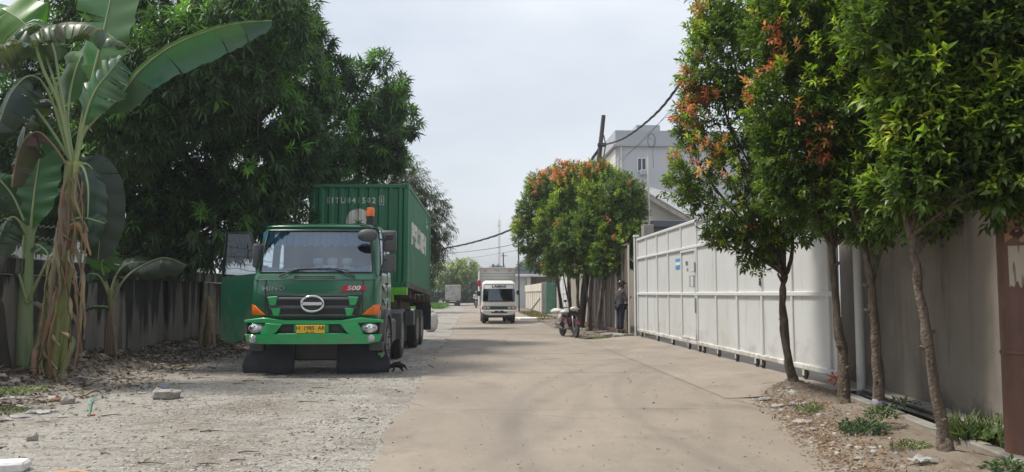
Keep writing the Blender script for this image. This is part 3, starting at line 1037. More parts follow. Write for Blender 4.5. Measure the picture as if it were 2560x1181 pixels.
M['blackplastic'] = mat('black_plastic', (0.022, 0.023, 0.027), 0.45, layers=[((0.06, 0.06, 0.06), (6, 6, 6), .5, .8, .4)])
M['greyplastic'] = mat('grey_plastic', (0.075, 0.078, 0.085), 0.55, layers=[((0.13, 0.125, 0.115), (5, 5, 5), .5, .8, .4)])
M['grillegrey'] = mat('grille_dark', (0.02, 0.022, 0.032), 0.4)
M['rubber'] = mat('tyre_rubber', (0.028, 0.027, 0.026), 0.85, layers=[((0.12, 0.105, 0.09), (5, 5, 5), .45, .75, .45)], bump=(40, .3, .005))
M['flap'] = mat('rubber_flap', (0.017, 0.019, 0.028), 0.65, layers=[((0.10, 0.09, 0.08), (3, 3, 1.2), .52, .8, .35)])
M['rimsteel'] = mat('dusty_rim_steel', (0.23, 0.22, 0.2), 0.6, .3, layers=[((0.12, 0.1, 0.08), (8, 8, 8), .45, .7, .6)])
M['chrome'] = mat('chrome', (0.75, 0.76, 0.78), 0.12, 1.0)
M['lens'] = mat('headlight_lens', (0.62, 0.64, 0.66), 0.08, .35, spec=.9, layers=[((0.28, 0.29, 0.31), (22, 22, 9), .45, .62, .8)])
M['orange'] = mat('orange_lens', (0.80, 0.16, 0.01), 0.2, spec=.7, layers=[((0.5, 0.07, 0.01), (12, 12, 12), .5, .7, .6)])
M['plate'] = mat('yellow_plate', (0.80, 0.50, 0.03), 0.45)
M['glass'] = glass_mat('windscreen_glass', (0.52, 0.64, 0.72), .15)
M['glassdark'] = glass_mat('dark_glass', (0.45, 0.48, 0.50), .05)
M['glassvan'] = glass_mat('van_glass', (0.16, 0.19, 0.24), .10)
M['dash'] = mat('dashboard', (0.03, 0.03, 0.033), 0.8)
M['bluecloth'] = mat('blue_cloth', (0.04, 0.30, 0.48), 0.9)
M['plush'] = mat('white_plush', (0.62, 0.64, 0.62), 0.95, bump=(60, .6, .01))
M['contgreen'] = mat('container_green', (0.015, 0.145, 0.068), 0.42, layers=[((0.06, 0.15, 0.095), (.6, .6, .3), .45, .72, .6), ((0.14, 0.17, 0.13), (2.4, 2.4, .5), .56, .8, .4), ((0.12, 0.06, 0.03), (12, 12, 4), .68, .76, .8)], bump=(1.6, .2, .02))
M['contside'] = M['contgreen']
M['contwhite'] = mat('faded_white_lettering', (0.60, 0.59, 0.54), 0.7, layers=[((0.30, 0.33, 0.28), (6, 6, 3), .5, .72, .7)])
M['chassis'] = mat('trailer_chassis', (0.075, 0.06, 0.05), 0.75, layers=[((0.13, 0.08, 0.055), (4, 4, 4), .45, .7, .7)])
M['vanwhite'] = mat('white_van_paint', (0.66, 0.65, 0.60), 0.4, layers=[((0.55, 0.52, 0.45), (2, 2, 2), .5, .8, .4)], coat=.3)
M['boxalu'] = mat('aluminium_box', (0.52, 0.515, 0.50), 0.5, .15, layers=[((0.42, 0.41, 0.39), (1.5, 1.5, 1), .45, .75, .6)])
M['red'] = mat('red_paint', (0.5, 0.02, 0.03), 0.4)
M['silver'] = mat('silver_paint', (0.42, 0.42, 0.42), 0.35, .5)
M['seat'] = mat('seat_vinyl', (0.03, 0.03, 0.032), 0.6)


def cab_shell(secs, yb, wy0, wy1, side_rows, front_rows, hide_left=False):
    """secs: (z, yfront, halfwidth, corner_radius, bow). Returns dict name->list of quads, and rings."""
    rings = []
    fx = [-1, -.72, -.36, 0, .36, .72, 1]
    for (z, yf, w_, r, bow) in secs:
        pts = [(-w_, yb), (-w_, wy1), (-w_, wy0)]
        arc = []
        for k in range(5):
            an = R(180 + 90 * k / 4)
            arc.append((-w_ + r + r * math.cos(an), yf + bow + r + r * math.sin(an)))
        pts += arc
        for f in fx[1:-1]:
            x = f * (w_ - r)
            pts.append((x, yf + bow * f * f))
        pts += [(-x, y) for x, y in reversed(arc)]
        pts += [(w_, wy0), (w_, wy1), (w_, yb)]
        rings.append([Vector((x, y, z)) for x, y in pts])
    n = len(rings[0])
    out = {'body': [], 'front': [], 'sideL': [], 'sideR': []}
    for i in range(len(rings) - 1):
        for j in range(n - 1):
            q = (rings[i][j], rings[i][j + 1], rings[i + 1][j + 1], rings[i + 1][j])
            if i in front_rows and 6 <= j <= n - 8:
                out['front'].append(q)
            elif i in side_rows and j == 1:
                out['sideL'].append(q)
            elif i in side_rows and j == n - 3:
                out['sideR'].append(q)
            else:
                out['body'].append(q)
    return out, rings


def quads(name, qs, m, parent, smooth=35, extra=None, thick=0):
    mb = MB()
    for q in qs:
        mb.quad(*q)
    bmesh.ops.remove_doubles(mb.bm, verts=mb.bm.verts[:], dist=1e-4)
    if extra:
        extra(mb)
    if thick:
        bmesh.ops.solidify(mb.bm, geom=mb.bm.faces[:], thickness=thick)
    return mb.build(name, m, parent, smooth, normals=not thick)


def wheel(parent, x, y, r, wd, side=1, dual=False, rz=0):
    """side +1: outer face looks to +x"""
    T = Matrix.Translation((x, y, r)) @ Matrix.Rotation(R(180) if side < 0 else 0, 4, 'Z')
    h = wd / 2
    prof = [(r * .56, -h * .9), (r * .86, -h), (r * .95, -h * .92), (r * .985, -h * .72)]
    for k in range(4):
        c = -h * .6 + k * h * .4
        prof += [(r, c - h * .12), (r, c + h * .12), (r * .965, c + h * .15), (r * .965, c + h * .25)]
    prof = prof[:-2] + [(r * .985, h * .72), (r * .95, h * .92), (r * .86, h), (r * .56, h * .9)]
    m = MB().lathe(prof, 40, 'x', T)
    if dual:
        m.lathe([(a, b - wd * 1.12) for a, b in prof], 32, 'x', T)
    wo_ = m.build('wheel', M['rubber'], parent, 30)
    rm = MB()
    if dual:
        rp_ = [(r * .565, h * .92), (r * .60, h * .98), (r * .57, h * .7), (r * .50, -h * .1), (r * .46, -h * .3), (r * .26, -h * .35), (r * .25, h * .35), (r * .18, h * .6), (r * .0001, h * .62)]
    else:
        rp_ = [(r * .565, h * .92), (r * .60, h * .98), (r * .56, h * .8), (r * .50, h * .7), (r * .42, h * 1.0), (r * .30, h * 1.06), (r * .26, h * .9), (r * .2, h * 1.2), (r * .0001, h * 1.22)]
    rm.lathe(rp_, 28, 'x', T)
    ro = rm.build('rim', M['rimsteel'], wo_, 30)
    bz = MB()
    for k in range(8):
        an = 2 * math.pi * k / 8
        rr = r * (.36 if not dual else .34)
        hx = h * (1.03 if not dual else -.3)
        bz.lathe([(.016, hx), (.016, hx + .03), (.004, hx + .034)], 6, 'x', T @ Matrix.Translation((0, rr * math.cos(an), rr * math.sin(an))))
    tag(bz.build('wheel_nuts', M['chassis'], wo_), kind='stuff')
    return wo_


# ------------------------------------------------------------------ green truck tractor
tr = thing('truck', 'dark green truck tractor with open driver door hitched to the container trailer', 'truck', (-2.84, 13.85, 0), R(-.6))
secs = [(.97, .12, 1.10, .16, .05), (1.03, .09, 1.13, .17, .05), (1.40, .07, 1.135, .18, .05), (1.69, .085, 1.135, .19, .06), (1.80, .12, 1.125, .20, .07), (1.835, .15, 1.12, .20, .07),
        (2.20, .27, 1.10, .20, .08), (2.60, .42, 1.065, .20, .09), (2.67, .47, 1.05, .2, .10), (2.73, .60, 1.01, .22, .10), (2.765, .80, .93, .25, .10)]
parts, rings = cab_shell(secs, 2.0, .62, 1.45, (5, 6), (5, 6))
top, back = rings[-1], [r_[0] for r_ in rings]
n = len(top)
left_door = []
body_q = []
for q in parts['body']:
    xs_, ys_, zs_ = [v.x for v in q], [v.y for v in q], [v.z for v in q]
    if max(xs_) < -.95 and min(ys_) >= .61 and max(ys_) <= 1.46 and max(zs_) < 2.61:
        left_door.append(q)
    else:
        body_q.append(q)


def cap(mb):
    vs = [mb.bm.verts.new(v) for v in top]
    mb.bm.faces.new(vs)
    mb.bm.faces.new([mb.bm.verts.new(v) for v in (rings[0][0], rings[-1][0], rings[-1][-1], rings[0][-1])])


body = quads('body', body_q, M['cabgreen'], tr, 32, cap)
quads('windscreen', parts['front'], M['glass'], tr, 60)
quads('side_window', parts['sideR'], M['glassdark'], tr, 60)
# rubber seal round the windscreen
ring_b = [Vector((v.x, v.y - .012, v.z)) for v in rings[5][6:n - 7 + 1]]
ring_t = [Vector((v.x, v.y - .012, v.z)) for v in rings[7][6:n - 7 + 1]]
lp = ring_b + [Vector((rings[6][n - 7].x, rings[6][n - 7].y - .012, rings[6][n - 7].z))] + ring_t[::-1] + [Vector((rings[6][6].x, rings[6][6].y - .012, rings[6][6].z)), ring_b[0]]
MB().tube(lp, .018, 6).build('windscreen_seal', M['blackplastic'], tr, True)
# roof front visor edge with clearance strip
m_ = MB().tube([v + Vector((0, -.015, .01)) for v in rings[8][5:n - 5]], .022, 6)
m_.build('roof_lip', M['cabgreen'], tr, True)
# panel seam lines, side door shut lines (image right)
wz = lambda z: np.interp(z, [s_[0] for s_ in secs], [s_[2] for s_ in secs])
fz = lambda z: np.interp(z, [s_[0] for s_ in secs], [s_[1] for s_ in secs])
m_ = MB()
m_.tube([Vector((v.x, v.y - .002, 1.70)) for v in rings[3][5:n - 5]], .007, 5)
for sx_ in (-1, 1):
    m_.tube([(sx_ * .86, fz(z) + .038, z) for z in np.linspace(1.03, 1.70, 6)], .008, 5)
tag(m_.build('panel_gap', M['blackplastic'], tr), kind='stuff')
m_ = MB()
m_.tube([(wz(z) + .001, .60, z) for z in np.linspace(1.05, 2.6, 8)] + [(wz(2.6), 1.47, 2.6)] + [(wz(z) + .001, 1.47, z) for z in np.linspace(2.55, 1.05, 6)] + [(wz(1.05), .60, 1.05)], .008, 5)
m_.build('door_gap', M['blackplastic'], tr)
MB().box(1.125, 1.165, 1.22, 1.40, 1.62, 1.66, .012).build('door_handle', M['blackplastic'], tr)
m_ = MB().tube([(wz(1.45) + .004, .65, 1.60), (wz(1.45) + .012, .95, 1.50), (wz(1.45) + .004, 1.40, 1.62)], .014, 6).tube([(wz(1.3) + .004, .65, 1.36), (wz(1.3) + .012, 1.0, 1.24), (wz(1.3) + .004, 1.40, 1.36)], .014, 6)
m_.build('door_crease', M['cabgreen'], tr, True)
# air slots below the windscreen
m_ = MB()
for z in (1.735, 1.762):
    m_.box(-.36, .36, fz(z) - .004, fz(z) + .03, z - .008, z + .008, .004)
m_.build('air_slot', M['blackplastic'], tr)
# front panel grille
gr = MB().prism([(-.86, 1.43), (.86, 1.43), (.78, 1.02), (-.78, 1.02)], 'y', .045, .075, bev=.006).build('grille', M['grillegrey'], tr)
for (z, h, w_) in ((1.36, .05, .80), (1.215, .06, .78), (1.07, .045, .74)):
    m_ = MB().box(-w_, w_, .0, .05, z - h / 2, z + h / 2, .012)
    m_.cut('x', np.linspace(-.7, .7, 8)).deform(lambda c: (c.x, c.y + .05 * (c.x / .86) ** 2, c.z))
    m_.build('grille_bar', M['greyplastic'], gr)
for z in (1.125, 1.155, 1.27, 1.30):
    MB().box(-.76, .76, .025, .046, z - .007, z + .007).build('grille_slat', M['blackplastic'], gr)
for sx_ in (-1, 1):
    for (za, zb, xa, xb) in ((1.245, 1.405, .80, .62), (1.06, 1.20, .73, .56)):
        p_ = [(sx_ * xb, zb), (sx_ * xa, zb - .01), (sx_ * (xa - .05), za), (sx_ * (xb + .03), za)]
        MB().prism(p_, 'y', .0, .044, bev=.008).build('green_accent', M['brightgreen'], gr)
# emblem: chrome ring with an H shaped bar
em = sub('emblem', tr, (0, -.028, 1.275))
mm = MB()
N = 36
mm.tube([(.195 * math.cos(2 * math.pi * k / N), 0, .135 * math.sin(2 * math.pi * k / N)) for k in range(N + 1)], .022, 8, cap=False)
mm.build('ring', M['chrome'], em, True)
MB().lathe([(.17, 0), (.17, .02)], 28, 'y', Matrix.Diagonal((1, 1, .7, 1))).build('backing', M['blackplastic'], em)
mm = MB().prism([(-.17, .028), (.17, .028), (.17, -.028), (-.17, -.028)], 'y', -.02, 0, bev=.006)
mm.build('bar', M['chrome'], em)
text_part('maker_lettering', 'HINO', .11, M['chrome'], tr, (-.70, .052, 1.545), (R(88), 0, 0), .006, .003, 1.35, space=1.1)
text_part('model_lettering', '500', .105, M['chrome'], tr, (.70, .05, 1.55), (R(88), 0, 0), .006, .003, 1.5, .25)
MB().prism([(.47, 1.49), (.53, 1.60), (.92, 1.595), (.92, 1.515)], 'y', .058, .066).build('model_badge', M['red'], tr)

# bumper
bp_ = sub('bumper', tr, (0, 0, 0))


def bump_def(c):
    return (c.x, c.y + .20 * (abs(c.x) / 1.22) ** 3.2, c.z)


def bump_piece(nm, poly, a, b, m, bev=.015):
    q = MB().prism(poly, 'y', a, b, bev=bev)
    q.cut('x', np.linspace(-1.15, 1.15, 17)).deform(bump_def)
    return q.build(nm, m, bp_, 40)


bump_piece('top_bar', [(-1.215, .99), (-.85, 1.035), (-.5, .985), (.5, .985), (.85, 1.035), (1.215, .99), (1.215, .935), (.86, .945), (.5, .92), (-.5, .92), (-.86, .945), (-1.215, .935)], -.10, .08, M['brightgreen'])
bump_piece('lower_bar', [(-1.20, .74), (-.70, .735), (-.55, .765), (.55, .765), (.70, .735), (1.20, .74), (1.16, .60), (1.0, .575), (-1.0, .575), (-1.16, .60)], -.11, .08, M['brightgreen'])
for sx_ in (-1, 1):
    bump_piece('bumper_cheek', [(sx_ * .80, .944), (sx_ * .50, .919), (sx_ * .62, .767), (sx_ * .70, .736), (sx_ * .90, .74)], -.105, .07, M['brightgreen'], .01)
    bump_piece('bumper_end', [(sx_ * 1.215, .934), (sx_ * 1.16, .934), (sx_ * 1.16, .741), (sx_ * 1.20, .741)], -.06, .10, M['greyplastic'], .004)
    bump_piece('headlight_housing', [(sx_ * .80, .943), (sx_ * 1.159, .934), (sx_ * 1.159, .741), (sx_ * .90, .741)], -.02, .06, M['blackplastic'], .004)
    hl = MB().blob((sx_ * .98, .085, .845), (.155, .085, .095), 3).build('headlight', M['lens'], bp_, True)
    MB().lathe([(.075, -.005), (.08, 0), (.07, .03)], 18, 'y', Matrix.Translation((sx_ * 1.01, -.006, .845))).build('bulb_reflector', M['chrome'], hl, True)
    fl = MB().lathe([(.066, .03), (.066, -.008), (.058, -.016), (.05, -.008)], 18, 'y', Matrix.Translation((sx_ * 1.03, .0, .665))).build('fog_lamp', M['chrome'], bp_, 40)
    MB().blob((sx_ * 1.03, -.004, .665), (.05, .02, .05), 2).build('lens', M['lens'], fl, True)
    MB().prism([(sx_ * .60, .905), (sx_ * .30, .905), (sx_ * .30, .785), (sx_ * .54, .785)], 'y', -.02, .05).build('bumper_opening', M['blackplastic'], bp_)
MB().box(-.30, .30, -.08, .05, .77, .918, .01).build('plate_mount', M['brightgreen'], bp_)
np_ = MB().box(-.255, .245, -.112, -.10, .765, .905, .004).build('number_plate', M['plate'], bp_)
text_part('plate_lettering', 'H  1985  AR', .098, M['ink'], np_, (-.005, -.1135, .85), (R(90), 0, 0), .0008, .0015)
MB().box(-.09, -.03, -.1135, -.1125, .776, .79).build('plate_mark', M['ink'], np_)
MB().box(-.01, .06, -.1135, -.1125, .776, .79).build('plate_mark', M['ink'], np_)
# corner indicators
for sx_ in (-1, 1):
    MB().prism([(sx_ * .84, 1.075), (sx_ * 1.135, 1.075), (sx_ * 1.135, 1.27), (sx_ * 1.05, 1.25)], 'y', .06, .20, bev=.012).cut('x', [sx_ * v for v in (.92, 1.0, 1.06, 1.1)]).deform(lambda c: (c.x, c.y + .20 * max(0, (abs(c.x) - .9) / .24) ** 2, c.z)).build('indicator', M['orange'], tr, 40)
    MB().box(sx_ * 1.137 - .012, sx_ * 1.137 + .012, .46, .56, 1.15, 1.21, .005).build('side_marker', M['red'], tr)
# wipers
for (x0, x1, x2, zt) in ((-.62, -.30, .28, 1.92), (.72, .40, -.18, 1.90)):
    a = Vector((x0, fz(1.76) - .03, 1.76))
    b = Vector((x1, fz(1.90) - .03, 1.895))
    w_ = MB().tube([a, a.lerp(b, .5) + Vector((0, -.02, 0)), b], [.022, .014, .010], 6).build('wiper', M['blackplastic'], tr)
    MB().tube([Vector((x1 - (x2 - x1) * .35, fz(1.87) - .02, 1.868)), b, Vector((x2, fz(zt) - .015, zt - .01))], [.008, .012, .006], 5).build('blade', M['blackplastic'], w_)
# mirrors on the image right side, kerb mirror on its bent arm
ma = MB().tube([(1.02, .40, 2.66), (1.16, .22, 2.60), (1.20, .20, 2.40), (1.20, .20, 2.0), (1.13, .30, 1.78)], .014, 6)
ma.tube([(1.19, .20, 2.42), (1.30, .28, 2.44)], .014, 6).tube([(1.20, .20, 2.05), (1.30, .28, 2.08)], .014, 6)
mo = ma.build('mirror_arm', M['blackplastic'], tr, True)
MB().box(1.17, 1.43, .24, .36, 2.21, 2.60, .05, seg=3).build('mirror', M['greyplastic'], mo, True)
MB().box(1.24, 1.37, .225, .239, 2.43, 2.52, .006).build('mirror_recess', M['blackplastic'], mo)
MB().box(1.18, 1.42, .24, .34, 1.83, 2.17, .05, seg=3).build('mirror', M['greyplastic'], mo, True)
m_ = MB().tube([(.75, .44, 2.70), (.95, .28, 2.68), (1.02, .20, 2.56)], .014, 6)
k_ = m_.build('kerb_mirror_arm', M['blackplastic'], tr, True)
MB().blob((.92, .16, 2.50), (.19, .07, .12), 2).build('kerb_mirror', M['greyplastic'], k_, True)
# beacon on the roof
bc = MB().lathe([(.075, 2.76), (.075, 2.90), (.085, 2.905), (.085, 2.93)], 16, 'z', Matrix.Translation((.84, 1.05, 0))).build('beacon', M['blackplastic'], tr, 40)
MB().lathe([(.078, 2.931), (.078, 3.07), (.06, 3.10), (.001, 3.105)], 16, 'z', Matrix.Translation((.84, 1.05, 0))).build('beacon_lens', M['orange'], bc, 40)
# open driver door (image left), hinged at the front pillar and swung outwards
dd = sub('door', tr, (-1.13, .62, 0), R(64))
lowp = [(0, 1.05), (.0, 1.83), (.86, 1.76), (.86, .62), (.62, .52), (.30, .60), (.16, .95)]
MB().prism(lowp, 'x', -.05, .02, bev=.02).build('door_skin', M['cabgreen'], dd)
MB().tube([(-.015, .02, 1.83), (-.01, .06, 2.15), (.01, .22, 2.58), (.01, .80, 2.60), (-.015, .84, 1.78)], .028, 6).build('window_frame', M['blackplastic'], dd, True)
m_ = MB()
m_.quad((-.012, .03, 1.82), (-.012, .84, 1.77), (.008, .79, 2.58), (.008, .23, 2.56), (-.004, .07, 2.16))
m_.build('door_glass', M['glassdark'], dd)
m_ = MB().tube([(-.03, .02, 2.25), (-.16, -.12, 2.36), (-.18, -.14, 1.98), (-.04, .02, 1.86)], .014, 6).build('mirror_arm', M['blackplastic'], dd, True)
MB().box(-.30, -.08, -.20, -.09, 1.92, 2.36, .05, seg=3).build('mirror', M['greyplastic'], dd, True)
# interior
MB().box(-1.04, 1.04, .28, .72, 1.55, 1.80, .05).build('dashboard', M['dash'], tr)
MB().box(-1.0, 1.0, 1.85, 1.97, 1.0, 2.6, .02).build('rear_trim', M['dash'], tr)
for x in (-.62, .15, .68):
    s_ = MB().box(x - .24, x + .24, 1.1, 1.6, 1.25, 1.45, .05).build('seat', M['seat'], tr)
    MB().box(x - .24, x + .24, 1.58, 1.74, 1.4, 2.1, .06).build('backrest', M['seat'], s_)
sw_ = MB().tube([(-.55 + .21 * math.cos(2 * math.pi * k / 24), .82 + .10 * math.sin(2 * math.pi * k / 24), 1.86 + .17 * math.sin(2 * math.pi * k / 24)) for k in range(25)], .016, 6, cap=False).tube([(-.76, .82, 1.86), (-.34, .82, 1.86)], .014, 6).tube([(-.55, .82, 1.86), (-.55, .55, 1.66)], .03, 6)
sw_.build('steering_wheel', M['blackplastic'], tr, True)
m_ = MB()
for k in range(34):
    x = -1.0 + k * 2.0 / 33
    m_.box(x - .026, x + .026, fz(2.45) + .14 + .02 * (k % 2), fz(2.45) + .15 + .02 * (k % 2), 2.32 + .015 * (k % 3), 2.58)
tag(m_.build('blue_fringe', M['bluecloth'], tr), kind='stuff')
m_ = MB()
for k in range(26):
    x = -1.0 + k * 2.0 / 25
    hgt = 1.87 + .10 * abs(x) ** 3 + .012 * (k % 2)
    m_.box(x - .037, x + .037, .27 + .07 * x * x, .285 + .07 * x * x, 1.80, hgt, .004)
tag(m_.build('blue_trim', M['bluecloth'], tr), kind='stuff')
# fenders, wheels, chassis
for sx_ in (-1, 1):
    arc = []
    for k in range(13):
        an = R(-8 + 196 * k / 12)
        arc.append((1.20 + .64 * math.cos(an), .52 + .64 * math.sin(an)))
    arc2 = [(1.20 + (y - 1.20) * .86, .52 + (z - .52) * .86) for y, z in arc]
    MB().prism(arc + arc2[::-1], 'x', sx_ * .86, sx_ * 1.20, bev=.015).build('front_fender', M['greyplastic'], tr, 40)
    wheel(tr, sx_ * 1.05, 1.20, .50, .28, sx_)
    st = MB().box(sx_ * 1.07 - .13, sx_ * 1.07 + .13, .35, .62, .42, .58, .02).build('step', M['greyplastic'], tr)
    # mud flaps hanging across under the bumper
    fx0, fx1 = (.36, 1.33) if sx_ > 0 else (.40, 1.33)
    m_ = MB().prism([(sx_ * fx0, .58), (sx_ * 1.20, .58), (sx_ * fx1, .16), (sx_ * (fx1 - .03), .03), (sx_ * fx0, .02)], 'y', .50, .515, bev=.004)
    m_.cut('x', [sx_ * v for v in np.linspace(.45, 1.28, 9)]).cut('z', (.15, .3, .45)).deform(lambda c: (c.x, c.y - .09 * (1 - c.z / .6) + .02 * math.sin(c.x * 11 + c.z * 5), c.z))
    m_.build('mud_flap', M['flap'], tr, 60)
    MB().box(sx_ * .38 - .05, sx_ * .38 + .05, .5, 6.0, .62, .88, .01).build('chassis_rail', M['chassis'], tr)
    wheel(tr, sx_ * 1.04, 4.05, .51, .27, sx_, True)
    arc = []
    for k in range(13):
        an = R(-15 + 200 * k / 12)
        arc.append((4.05 + .60 * math.cos(an), .50 + .60 * math.sin(an)))
    arc2 = [(4.05 + (y - 4.05) * .95, .50 + (z - .5) * .95) for y, z in arc]
    MB().prism(arc + arc2[::-1], 'x', sx_ * .70, sx_ * 1.21, bev=.004).build('rear_fender', M['greyplastic'], tr, 40)
    MB().box(sx_ * .95 - .25, sx_ * .95 + .25, 3.44, 3.455, .55, 1.02, .003).build('fender_flap', M['greyplastic'], tr)
MB().tube([(-1.0, 1.2, .5), (1.0, 1.2, .5)], .07, 8).build('front_axle', M['chassis'], tr)
MB().tube([(-1.0, 4.05, .5), (1.0, 4.05, .5)], .10, 8).blob((0, 4.05, .5), .24, 2).build('rear_axle', M['chassis'], tr)
MB().box(-.75, .75, .55, .62, .24, .95, .02).build('radiator_guard', M['blackplastic'], tr)
MB().box(-.55, .55, .62, 2.0, .5, 1.0, .03).build('engine', M['chassis'], tr)
MB().box(.62, 1.12, 2.3, 3.2, .42, .92, .05).build('fuel_tank', M['greyplastic'], tr)
MB().lathe([(.05, .0), (.5, .02), (.5, .1), (.05, .12)], 24, 'z', Matrix.Translation((0, 4.3, .95))).build('fifth_wheel', M['chassis'], tr)
MB().box(-.42, .42, 3.7, 4.9, .88, .952).build('coupling_plate', M['chassis'], tr)
MB().tube([(1.17, .55, .48), (1.20, .45, .36), (1.16, .40, .30)], .02, 6).build('hose', M['rimsteel'], tr)
MB().box(1.10, 1.20, .42, .48, .33, .39, .01).build('marker_lamp', M['brightgreen'], tr)

# plush toys on the dashboard: things of their own
for i, (x, s_) in enumerate(((.10, 1.0), (.36, 1.08), (.62, 1.1))):
    t_ = thing('plush_toy', ['white plush toy on the dashboard nearest the steering wheel', 'middle one of three white plush toys on the truck dashboard', 'white plush toy on the dashboard nearest the side mirrors'][i], 'toy', (-2.84 + x - .1, 13.85 + .42, 1.802), 0, 'plush toys on the dashboard')
    MB().blob((0, 0, .085), (.085, .07, .09), 2).build('body', M['plush'], t_, True)
    MB().blob((0, -.01, .225), (.095, .08, .085), 2).build('head', M['plush'], t_, True)
    for q in (-1, 1):
        MB().blob((q * .075, 0, .275), .022, 1).build('ear', M['plush'], t_, True)
        MB().blob((q * .10, -.02, .10), (.045, .03, .03), 1).build('arm', M['plush'], t_, True)
tag(MB().box(-.13, .13, -.005, .0, 0, .17, .001, Matrix.Translation((-2.62, 14.14, 1.805)) @ Euler((R(-18), 0, 0)).to_matrix().to_4x4()).build('paper_sheet', M['paper']), 'white paper card propped behind the truck windscreen', 'paper')

# ------------------------------------------------------------------ trailer and container (tilted slightly down to the rear)
TY = R(-1.9)
tl = thing('semi_trailer', 'dusty skeletal container trailer with lime green front beam', 'trailer', (-2.83, 18.9, 0), TY)
TILT = -.031
for sx_ in (-1, 1):
    MB().prism([(.0, 1.36), (6.6, 1.36 + 6.6 * TILT), (6.6, 1.0 + 6.6 * TILT), (2.0, .98), (1.2, 1.16), (.0, 1.2)], 'x', sx_ * .42, sx_ * .55).build('main_beam', M['chassis'], tl)
MB().box(-.9, .9, -.12, .02, 1.25, 1.60, .012).build('front_beam', M['lime'], tl)
MB().box(.905, 1.22, -.12, .12, 1.42, 1.60, .01).build('twist_lock', M['lime'], tl)
MB().box(-1.22, -.905, -.12, .12, 1.42, 1.60, .01).build('twist_lock', M['lime'], tl)
for y in (.9, 2.0, 3.2, 4.4, 5.4, 6.3):
    MB().box(-1.2, 1.2, y - .05, y + .05, 1.36 + y * TILT, 1.52 + y * TILT, .006).build('cross_member', M['chassis'], tl)
MB().box(-1.21, 1.21, 6.42, 6.6, 1.05, 1.42, .01).build('rear_beam', M['chassis'], tl)
for y, nm in ((2.55, 0), (3.75, 1)):
    for sx_ in (-1, 1):
        wheel(tl, sx_ * 1.08, y, .50, .27, sx_, True)
    MB().tube([(-1.0, y, .5), (1.0, y, .5)], .08, 8).build('axle', M['chassis'], tl)
for sx_ in (-1, 1):
    MB().box(sx_ * .85 - .05, sx_ * .85 + .05, 1.35, 1.45, .30, 1.3, .008).build('landing_leg', M['chassis'], tl)
    MB().box(sx_ * .85 - .14, sx_ * .85 + .14, 1.25, 1.55, .24, .299, .008).build('landing_foot', M['chassis'], tl)
    MB().box(sx_ * 1.0 - .2, sx_ * 1.0 + .2, 1.62, 1.98, .62, 1.0, .02).build('tool_box', M['greyplastic'], tl)
    MB().box(sx_ * 1.0 - .25, sx_ * 1.0 + .25, 6.2, 6.215, .3, 1.1).build('mud_flap', M['flap'], tl)
    MB().box(sx_ * .75 - .1, sx_ * .75 + .1, 6.601, 6.64, 1.1, 1.2, .006).build('tail_lamp', M['red'], tl)

CZ, CL, CWd, CH = 1.60, 6.06, 2.438, 2.56
ct = thing('shipping_container', 'green corrugated steel shipping container with white side lettering', 'container', (-2.83, 18.98, CZ), TY)
ct.rotation_euler = (TILT, 0, TY)
ct.rotation_mode = 'XYZ'
HW = CWd / 2


def corr(u, pitch, depth):
    """trapezoid corrugation: 0 outer flat, depth inner flat"""
    t = (u % pitch) / pitch
    if t < .32:
        return 0
    if t < .5:
        return depth * (t - .32) / .18
    if t < .82:
        return depth
    return depth * (1 - (t - .82) / .18)


def breaks(a, b, pitch):
    out = []
    k = math.floor(a / pitch) - 1
    while k * pitch < b + pitch:
        for f in (0, .32, .5, .82):
            v = (k + f) * pitch
            if a < v < b:
                out.append(v)
        k += 1
    return out


def corr_wall(name, a, b, pitch, depth, z0, z1, place, m):
    us_ = [a] + breaks(a, b, pitch) + [b]
    q = MB()
    lo = [q.bm.verts.new(place(u, corr(u, pitch, depth), z0)) for u in us_]
    hi = [q.bm.verts.new(place(u, corr(u, pitch, depth), z1)) for u in us_]
    for i in range(len(us_) - 1):
        q.bm.faces.new((lo[i], lo[i + 1], hi[i + 1], hi[i]))
    return q.build(name, m, ct)


